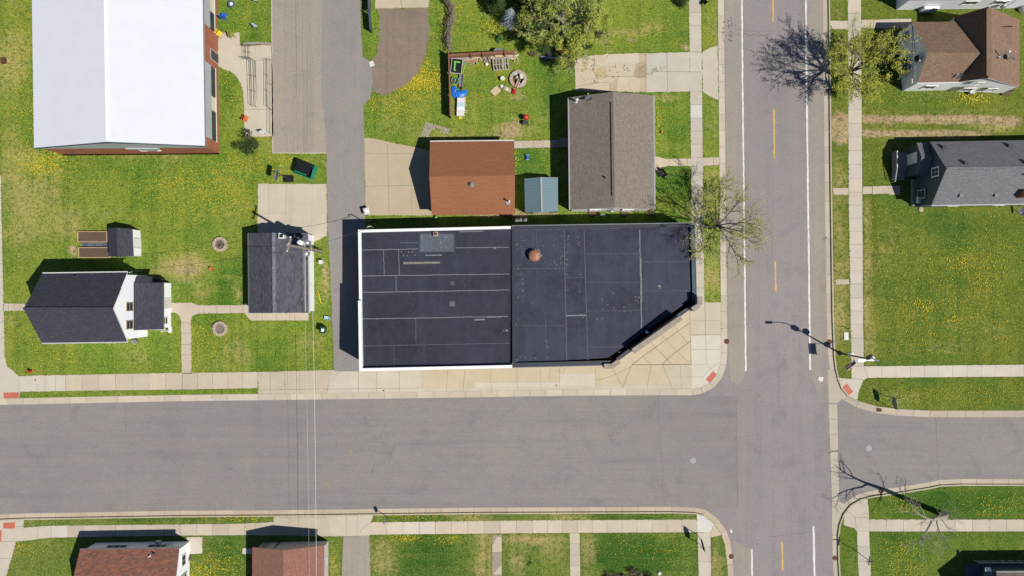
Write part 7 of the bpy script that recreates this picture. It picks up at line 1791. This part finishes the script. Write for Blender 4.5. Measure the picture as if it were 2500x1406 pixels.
def round_thing():
    b = G(1112, 201) + Z3 * ZB; t = thing('small_trampoline', 'small round black trampoline with a lime green rim', 'trampoline', b)
    m = MB(); m.lathe(b + Z3 * .35, [(.38, 0), (.38, .02)], 20); part('mat', m, M['dgrey'], t)
    m = MB(); m.tube([b + Vector((.41 * math.cos(k * PI / 12), .41 * math.sin(k * PI / 12), .37)) for k in range(25)], .035, 6, cap=False); part('rim', m, M['lime'], t)
    m = MB(); m.tube([b + Vector((-.05, -.22, .4)), b + Vector((.05, .24, .4))], .02, 5); part('bar', m, M['offwhite'], t)
    for k in range(4): a = k * PI / 2 + .4; m = MB(); m.tube([b + Vector((.38 * math.cos(a), .38 * math.sin(a), 0)), b + Vector((.38 * math.cos(a), .38 * math.sin(a), .36))], .02, 5); part('leg', m, M['dgrey'], t)
round_thing()
for px, py, w, d, h, lab in ((1127, 196, .5, .95, .55, 'grey upholstered seat standing by the small trampoline'), (1126, 209, .45, .5, .45, 'small grey seat cushion below the grey upholstered seat')):
    b = G(px, py) + Z3 * ZB; t = thing('lounge_seat', lab, 'seat', b); m = MB(); m.box(b.x, b.y, ZB, w, d, h * .6, -.05); part('seat', m, M['grey'], t); m = MB(); m.box(b.x + w * .42, b.y, ZB + h * .6, w * .18, d * .96, h * .4, -.05); part('backrest', m, M['grey'], t)
def tarp():
    b = G(1120, 228) + Z3 * ZB; t = thing('tarpaulin', 'crumpled blue tarpaulin on the heap by the brown fence', 'tarpaulin', b); rnd = random.Random(2); m = MB()
    out = [(1102, 212), (1108, 209), (1113, 214), (1116, 221), (1124, 223), (1133, 221), (1141, 221), (1142, 228), (1138, 233), (1132, 240), (1124, 245), (1117, 247), (1108, 242), (1102, 234)]
    cx, cy = 1120, 231; N = len(out); rings = []
    for k, f in enumerate((1.0, .85, .68, .5, .32, .15)):
        ring = []
        for (x, y) in out: ring.append(G(cx + (x - cx) * f + rnd.uniform(-.8, .8), cy + (y - cy) * f + rnd.uniform(-.8, .8)) + Z3 * (ZB + .02 + (.42 * (1 - f) ** .7 + rnd.uniform(-.07, .07)) * (k > 0)))
        rings.append(ring)
    for k in range(len(rings) - 1):
        for i in range(N): m.poly([rings[k][i], rings[k + 1][i], rings[k + 1][(i + 1) % N], rings[k][(i + 1) % N]])
    m.poly(rings[-1][::-1]); part('sheet', m, M['tarp'], t)
tarp()
shrub(1124, 219, .35, .3, 'leaf_dark', 'dark weed clump on the blue tarpaulin', 160, .05, 'weed_clump', False, 'weeds')
for i, (px, py, w, d, h, mt, lab) in enumerate(((1126, 249, .75, .5, .5, 'offwhite', 'upper white foam box below the blue tarpaulin'), (1126, 260, .8, .5, .45, 'lblue', 'pale blue cooler box in the row of white boxes'), (1126, 270, .8, .42, .5, 'white', 'white box in the middle of the row below the tarpaulin'), (1125, 281, .8, .5, .4, 'offwhite', 'lowest white box of the row below the tarpaulin'), (1134, 252, .3, 1.0, .35, 'card', 'tan plank crate beside the upper white foam box'))):
    b = G(px, py) + Z3 * ZB; t = thing('storage_box', lab, 'box', b); m = MB(); m.box(b.x, b.y, ZB, w, d, h); part('box_body', m, M[mt], t); m = MB(); m.box(b.x, b.y, ZB + h, w * 1.04, d * 1.04, .05); part('lid', m, M[mt], t)
plank(1138, 272, .5, 0.05, .2, 'tanwood', 'upper short tan batten jutting from the white boxes', .08, group='tan battens by the white boxes'); plank(1136, 277, .4, -.05, .2, 'tanwood', 'lower short tan batten jutting from the white boxes', .08, group='tan battens by the white boxes'); plank(1124, 290, .35, .2, .1, 'yellow', 'yellowish block at the foot of the white boxes', .25, .12)
fp = fire_pit(1265, 196, 'cluttered fire pit with rubbish in the back yard', .95, .3, 14, 'soil')
def pit_item(px, py, w, d, h, az, mt, label, name, cat, z=.2):
    b = G(px, py) + Z3 * (ZB + z); m = MB(); m.box(b.x, b.y, ZB + z, w, d, h, az); m.box(b.x + .02, b.y, ZB + z + h, w * .8, d * .8, .02, az); solo(name, m, M[mt], label, cat, b)
pit_item(1258, 184, .35, .25, .12, .2, 'lblue', 'crumpled pale blue bag in the cluttered fire pit', 'plastic_bag', 'bag'); pit_item(1273, 190, .35, .5, .2, .1, 'offwhite', 'white carton in the cluttered fire pit', 'carton', 'carton'); pit_item(1262, 193, .3, .2, .2, .6, 'card', 'brown carton in the middle of the cluttered fire pit', 'carton', 'carton'); pit_item(1258, 210, .2, .25, .15, .3, 'red', 'small red can on the rim of the cluttered fire pit', 'fuel_can', 'can')
LS = 'pale scrap stick heaped on the lower rim of the cluttered fire pit'
for i in range(12): plank(1270 + rnd.uniform(-8, 8), 206 + rnd.uniform(-6, 8), rnd.uniform(.4, .8), rnd.uniform(.4, 1.2), .3 + rnd.random() * .15, rnd.choice(('greywood', 'offwhite', 'tanwood')), LS, .06, .05, 'scrap sticks in the fire pit')
def fuel_can(px, py, label):
    b = G(px, py) + Z3 * ZB; t = thing('fuel_can', label, 'can', b); m = MB(); m.box(b.x, b.y, ZB, .34, .5, .38, -.2); m.box(b.x, b.y, ZB + .38, .2, .34, .06, -.2); part('can_body', m, M['red'], t); m = MB(); m.tube([b + Vector((0, -.15, .42)), b + Vector((0, 0, .52)), b + Vector((0, .15, .42))], .025, 5); part('handle', m, M['red'], t); m = MB(); m.tube([b + Vector((.05, .2, .4)), b + Vector((.1, .32, .5))], .03, 6); part('spout', m, M['yellow'], t)
fuel_can(1255, 226, 'large red fuel can on the sand below the cluttered fire pit')
m = MB(); c = G(1210, 224); m.box(c.x, c.y, ZB, .95, .75, .1, .72); m.box(c.x, c.y, ZB + .1, .9, .7, .02, .72); solo('cardboard_sheet', m, M['card'], 'flat tan cardboard box lying on the grass', 'cardboard', c + Z3 * ZB)
pit_item(1240, 221, .95, .45, .12, -.5, 'stone', 'grey brown carton lying between cardboard and red can', 'carton', 'carton', 0); pit_item(1238, 221, .2, .2, .03, -.3, 'white', 'white paper scrap on the grey brown carton', 'paper_scrap', 'paper', .15); pit_item(1225, 213, .3, .3, .2, .4, 'offwhite', 'small white rubbish bag left of the carton', 'plastic_bag', 'bag', 0)
b = G(1227, 196) + Z3 * ZB; t = thing('camp_stool', 'small white and yellow stool left of the cluttered fire pit', 'stool', b); m = MB(); m.lathe(b + Z3 * .5, [(.22, 0), (.24, .04), (.2, .06)], 12); part('seat', m, M['offwhite'], t); m = MB(); m.tube([b + Vector((.26 * math.cos(k * PI / 6), .26 * math.sin(k * PI / 6), .3)) for k in range(13)], .03, 5, cap=False); part('ring', m, M['yellow'], t)
for k in range(4): a = k * PI / 2 + .3; m = MB(); m.tube([b + Vector((.3 * math.cos(a), .3 * math.sin(a), 0)), b + Vector((.18 * math.cos(a), .18 * math.sin(a), .5))], .025, 5); part('leg', m, M['yellow'], t)
def grill():
    b = G(1283, 297) + Z3 * ZB; t = thing('barbecue', 'red lidded barbecue on wheels in the back yard', 'barbecue', b)
    m = MB(); m.lathe(b + Vector((.05, .22, .75)), [(.2, -.18), (.3, 0), (.32, .04)], 14); part('bowl', m, M['black'], t); m = MB(); m.lathe(b + Vector((.05, .22, .79)), [(.32, 0), (.28, .14), (.15, .22), (.04, .24)], 14); lo = part('lid', m, M['red'], t, smooth=True); m = MB(); m.tube([b + Vector((-.05, .22, 1.05)), b + Vector((.15, .22, 1.05))], .02, 5); part('handle', m, M['offwhite'], lo)
    m = MB(); m.box(b.x, b.y - .3, .7, .6, .42, .05); part('side_shelf', m, M['dgrey'], t)
    for sx in (-1, 1):
        for sy in (-1, 1): m = MB(); m.tube([b + Vector((.3 * sx, .42 * sy, 0)), b + Vector((.2 * sx, .3 * sy, .72))], .025, 5); part('leg', m, M['dgrey'], t)
    for s_ in (-1, 1): m = MB(); m.tube([b + Vector((.34 * s_ - .02, -.44, .1)), b + Vector((.34 * s_ + .02, -.44, .1))], .1, 12); part('wheel', m, M['black'], t)
    m = MB(); m.tube([b + Vector((-.3, .5, .9)), b + Vector((-.55, .62, .95))], .04, 6); part('push_handle', m, M['dgrey'], t)
grill()
for px, lab in ((1361, 'left orange flower pot under the big tree'), (1369, 'middle orange flower pot under the big tree'), (1377, 'right orange flower pot under the big tree')):
    b = G(px, 129) + Z3 * ZB; t = thing('flower_pot', lab, 'flower pot', b, 'orange pots in a row'); m = MB(); m.lathe(b, [(.12, 0), (.2, .34), (.23, .35), (.23, .42)], 14); part('pot', m, M['terra'], t); m = MB(); m.lathe(b + Z3 * .38, [(.18, 0), (.05, .06)], 12); part('soil', m, M['soil'], t)
m = MB(); pp = [G(*p) for p in ((1320, 140), (1335, 142), (1350, 144), (1365, 144), (1380, 143), (1392, 138), (1398, 132))]
for i in range(len(pp) - 1):
    d = pp[i + 1] - pp[i]
    for j in range(3): q = pp[i].lerp(pp[i + 1], (j + .5) / 3); m.obox(q + Z3 * (ZB + .07), d, (-d.y, d.x, 0), d.length / 3 * .92, .2 + U(-.04, .04), .16, w=Z3)
solo('stone_edging', m, M['offwhite'], 'low curved stone edging below the orange pots', 'edging', pp[2])
b = G(1331, 146) + Z3 * ZB; m = MB(); m.lathe(b, [(.15, 0), (.2, .12), (.15, .2), (.05, .22)], 12); solo('blue_ball', m, M['blue'], 'blue ball below the stone edging', 'ball', b)
b = G(1340, 133) + Z3 * ZB; t = thing('wagon', 'small pale metal cart among the garden pots', 'cart', b); m = MB(); m.box(b.x, b.y, ZB + .25, .5, .8, .1, .4); m.box(b.x, b.y + .1, ZB + .35, .4, .3, .12, .4); part('tray', m, M['galv'], t)
for sx in (-1, 1):
    for sy in (-1, 1): m = MB(); c = b + Vector((.26 * sx, .3 * sy, .12)); m.tube([c - Vector((.03, 0, 0)), c + Vector((.03, 0, 0))], .12, 10); part('wheel', m, M['red'], t)
b = G(1287, 388) + Z3 * ZB; t = thing('hose_reel', 'blue hose reel on the grass beside the brown garage', 'hose reel', b); m = MB(); m.tube([b + Vector((0, .28, .25)), b + Vector((0, -.22, .25))], .14, 12); part('drum', m, M['blue'], t)
for s_ in (-1, 1): m = MB(); m.tube([b + Vector((0, .05 + s_ * .24, .25)), b + Vector((0, .05 + s_ * .28, .25))], .2, 14); part('flange', m, M['lblue'], t)
m = MB(); m.tube([b + Vector((-.2, -.3, 0)), b + Vector((0, 0, .25)), b + Vector((.2, -.3, 0))], .02, 5); part('stand', m, M['dgrey'], t)
def wheelbarrow():
    b = G(1614, 425) + Z3 * ZB; a = -.95; u = Vector((math.cos(a), math.sin(a), 0)); n = Vector((-u.y, u.x, 0)); t = thing('wheelbarrow', 'black wheelbarrow on the lawn beside the taupe house', 'wheelbarrow', b)
    m = MB(); bot = [b + u * x * .3 + n * y * .2 + Z3 * .25 for x, y in ((-1, -1), (1, -1), (1, 1), (-1, 1))]; top = [b + u * x * .52 + n * y * .34 + Z3 * .55 for x, y in ((-1, -1), (1, -1), (1, 1), (-1, 1))]
    for i in range(4): m.poly([bot[i], bot[(i + 1) % 4], top[(i + 1) % 4], top[i]]); m.poly([top[i] - Z3 * .01, top[(i + 1) % 4] - Z3 * .01, bot[(i + 1) % 4] + Z3 * .02, bot[i] + Z3 * .02])
    m.poly(bot); part('tray', m, M['black'], t)
    for s_ in (-1, 1): m = MB(); m.tube([b + u * .7 + n * .05 * s_ + Z3 * .2, b - u * .1 + n * .25 * s_ + Z3 * .24, b - u * .85 + n * .3 * s_ + Z3 * .6], .025, 6); part('handle', m, M['galv'], t); m = MB(); m.tube([b - u * .3 + n * .25 * s_ + Z3 * .3, b - u * .4 + n * .25 * s_], .02, 5); part('leg', m, M['dgrey'], t)
    m = MB(); c = b + u * .68 + Z3 * .18; m.tube([c - n * .04, c + n * .04], .18, 14); part('wheel', m, M['black'], t)
wheelbarrow()
b = G(1614, 325) + Z3 * ZB; t = thing('garden_ornament', 'tiny orange and yellow ornament on the lawn by the taupe house', 'ornament', b); m = MB(); m.lathe(b, [(.08, 0), (.14, .12), (.1, .25), (.03, .32)], 10); part('ornament_body', m, M['orange'], t); m = MB(); m.lathe(b + Vector((.05, .12, 0)), [(.08, 0), (.1, .1), (.03, .2)], 10); part('ornament_cap', m, M['yellow'], t)
m = MB(); c = G(908, 158) + Z3 * (ZB + .01); m.box(c.x, c.y, ZB, .5, .55, .08, .4); m.box(c.x, c.y, ZB + .08, .42, .46, .02, .4); solo('concrete_slab', m, M['offwhite'], 'pale broken slab lying by the dirt lot', 'slab', c)
m = MB(); c = G(2246, 513) + Z3 * ZB; m.lathe(c, [(.25, 0), (.28, .1), (.15, .16)], 9); solo('garden_stone', m, M['stone'], 'tan stone on the lawn at the corner of the navy house', 'stone', c)
m = MB(); c = G(1609, 1397) + Z3 * ZB; m.lathe(c, [(.2, 0), (.22, .12), (.12, .2)], 8); solo('garden_stone', m, M['offwhite'], 'pale stone beside the dark bush at the bottom edge', 'stone', c)
b = G(1722, 8) + Z3 * ZB; t = thing('garden_bench', 'black metal bench at the top edge right of the pavement', 'bench', b); u = Vector((.75, .66, 0)); n = Vector((-u.y, u.x, 0)); m = MB(); m.obox(b + Z3 * .45, u, n, .9, .4, .05); part('seat', m, M['black'], t); m = MB(); m.obox(b + n * -.2 + Z3 * .7, u, n, .9, .05, .45, w=Z3); part('backrest', m, M['black'], t)
for sx in (-1, 1):
    for sy in (-1, 1): m = MB(); m.tube([b + u * .4 * sx + n * .16 * sy, b + u * .4 * sx + n * .16 * sy + Z3 * .45], .02, 5); part('leg', m, M['black'], t)
# school gable service box on the roof edge of the top lawn sign posts
for px, py, lab in ((2130, 58, 'left dark bollard post beside the top right garden path'), (2138, 58, 'right dark bollard post beside the top right garden path')):
    pass

# ------------------------------------------------------------------ dandelions and grass tufts
def on_lawn(x, y):
    if not any(inpoly(x, y, BLK[b]) for b in BLK): return False
    for i, (pl, bb) in enumerate(EXB):
        if bb[0] <= x <= bb[2] and bb[1] <= y <= bb[3] and inpoly(x, y, pl): return False
    return True
EXB = [(pl, (min(p[0] for p in pl), min(p[1] for p in pl), max(p[0] for p in pl), max(p[1] for p in pl))) for pl in EXCL]
DAN = [(60, 250, 34, 130, 380), (110, 400, 60, 30, 900), (40, 130, 30, 80, 180), (540, 470, 120, 60, 1300), (420, 450, 80, 60, 260), (600, 400, 40, 25, 240), (700, 390, 50, 18, 160), (1020, 195, 55, 34, 2200), (950, 260, 60, 30, 500), (1015, 110, 22, 60, 260), (1085, 60, 10, 60, 90), (1200, 70, 50, 24, 330), (1140, 30, 40, 30, 110),
       (2300, 720, 150, 90, 500), (2350, 620, 120, 50, 260), (2262, 752, 18, 9, 90), (2240, 735, 24, 6, 60), (2345, 640, 26, 16, 120), (2400, 690, 30, 30, 120), (2330, 780, 30, 8, 60), (2230, 780, 80, 50, 220), (2430, 700, 60, 120, 300), (2370, 243, 36, 12, 300), (2220, 235, 40, 14, 60), (540, 1375, 55, 35, 430), (490, 1395, 30, 18, 180), (2205, 1365, 40, 45, 320), (2200, 1230, 30, 18, 130), (2430, 1235, 60, 24, 170), (2300, 960, 180, 24, 320), (2250, 855, 120, 22, 90),
       (80, 800, 50, 50, 130), (140, 870, 60, 30, 120), (505, 830, 40, 50, 280), (480, 880, 20, 40, 80), (990, 1312, 34, 9, 150), (1090, 1312, 26, 10, 110), (60, 1335, 40, 14, 120), (590, 1262, 70, 7, 160), (1000, 1260, 60, 6, 90), (1650, 1330, 50, 30, 70), (1540, 1330, 80, 30, 60), (790, 850, 16, 60, 90), (1604, 290, 6, 40, 60), (1260, 395, 4, 40, 50), (640, 320, 20, 20, 50), (560, 220, 14, 80, 120), (600, 40, 40, 50, 90), (450, 780, 30, 60, 60), (1180, 160, 30, 10, 90), (1230, 180, 20, 12, 50),
       (790, 350, 60, 100, 0), (1550, 60, 90, 50, 50), (2150, 560, 50, 60, 60), (2140, 230, 30, 20, 40), (820, 1370, 10, 50, 60), (240, 600, 200, 60, 90), (300, 470, 160, 60, 200)]
rnd = random.Random(99); dm = MB(); nfl = 0
for cx, cy, rx, ry, n in DAN:
    for i in range(n):
        x, y = cx + rnd.gauss(0, rx * .7), cy + rnd.gauss(0, ry * .7)
        if not on_lawn(x, y): continue
        c = G(x, y) + Z3 * (ZB + .05 + rnd.random() * .05); r = rnd.uniform(.022, .052)
        dm.poly([c + Vector((r * math.cos(a), r * math.sin(a), rnd.uniform(-.012, .012))) for a in (0, 1.05, 2.1, 3.14, 4.19, 5.24)])
solo('dandelions', dm, M['dandelion'], 'yellow dandelion flowers scattered over the lawns', 'flowers', (0, 0, 0), None, False, 'stuff')
M['tuft'] = m_leaf('grass_tuft', (.075, .13, .016), (.15, .18, .03), .6); gm = MB()
for pl, bb in EXB:
    if bb[2] < -20 or bb[0] > 2520 or bb[3] < -20 or bb[1] > 1420: continue
    for i in range(len(pl)):
        a, b = pl[i], pl[(i + 1) % len(pl)]; L = math.hypot(b[0] - a[0], b[1] - a[1])
        if L > 900: continue
        for k in range(int(L * .45)):
            f = rnd.random(); ox, oy = rnd.gauss(0, 1.6), rnd.gauss(0, 1.6); x, y = a[0] + (b[0] - a[0]) * f + ox, a[1] + (b[1] - a[1]) * f + oy
            if not on_lawn(x, y): continue
            p = G(x, y) + Z3 * ZB
            for j in range(4):
                an = rnd.uniform(0, 6.28); l = rnd.uniform(.04, .1); d = Vector((math.cos(an), math.sin(an), 0)); s_ = Vector((-d.y, d.x, 0)) * .02; gm.poly([p - s_, p + s_, p + d * l + Z3 * rnd.uniform(.03, .09)])
solo('grass_tufts', gm, M['tuft'], 'ragged grass tufts along the edges of the pavings', 'grass', (0, 0, 0), None, False, 'stuff')
# ------------------------------------------------------------------ camera, light, view
cam = bpy.data.cameras.new('camera'); co = bpy.data.objects.new('camera', cam); COL.objects.link(co)
co.location = (0, 0, H); co.rotation_euler = (0, 0, 0)
cam.sensor_width = 36; cam.lens = 18 * H / (1250 / S); cam.clip_end = 3000
sc.camera = co
el = math.radians(54); sd = Vector((-.869, .494, 0)).normalized()
d = Vector((sd.x * math.cos(el), sd.y * math.cos(el), -math.sin(el)))
sun = bpy.data.lights.new('sun', 'SUN'); sun.energy = 5.0; sun.angle = math.radians(.5); sun.color = (1, .96, .9)
so = bpy.data.objects.new('sun', sun); COL.objects.link(so); so.rotation_euler = d.to_track_quat('-Z', 'Y').to_euler(); so.location = (30, -20, 60)
w = bpy.data.worlds.new('World'); sc.world = w; w.use_nodes = True
nt = w.node_tree; sky = nt.nodes.new('ShaderNodeTexSky'); sky.sky_type = 'NISHITA'; sky.sun_disc = False
sky.sun_elevation = el; sky.sun_rotation = math.atan2(-sd.x, -sd.y); sky.altitude = 1500; sky.air_density = 1.0; sky.dust_density = .2; sky.ozone_density = 4.0
bg = nt.nodes['Background']; nt.links.new(sky.outputs[0], bg.inputs[0]); bg.inputs[1].default_value = .068
sc.view_settings.view_transform = 'Standard'; sc.view_settings.look = 'None'; sc.view_settings.exposure = 0.0; sc.view_settings.gamma = 1.0
sc.cycles.max_bounces = 4; sc.cycles.diffuse_bounces = 1; sc.cycles.glossy_bounces = 2
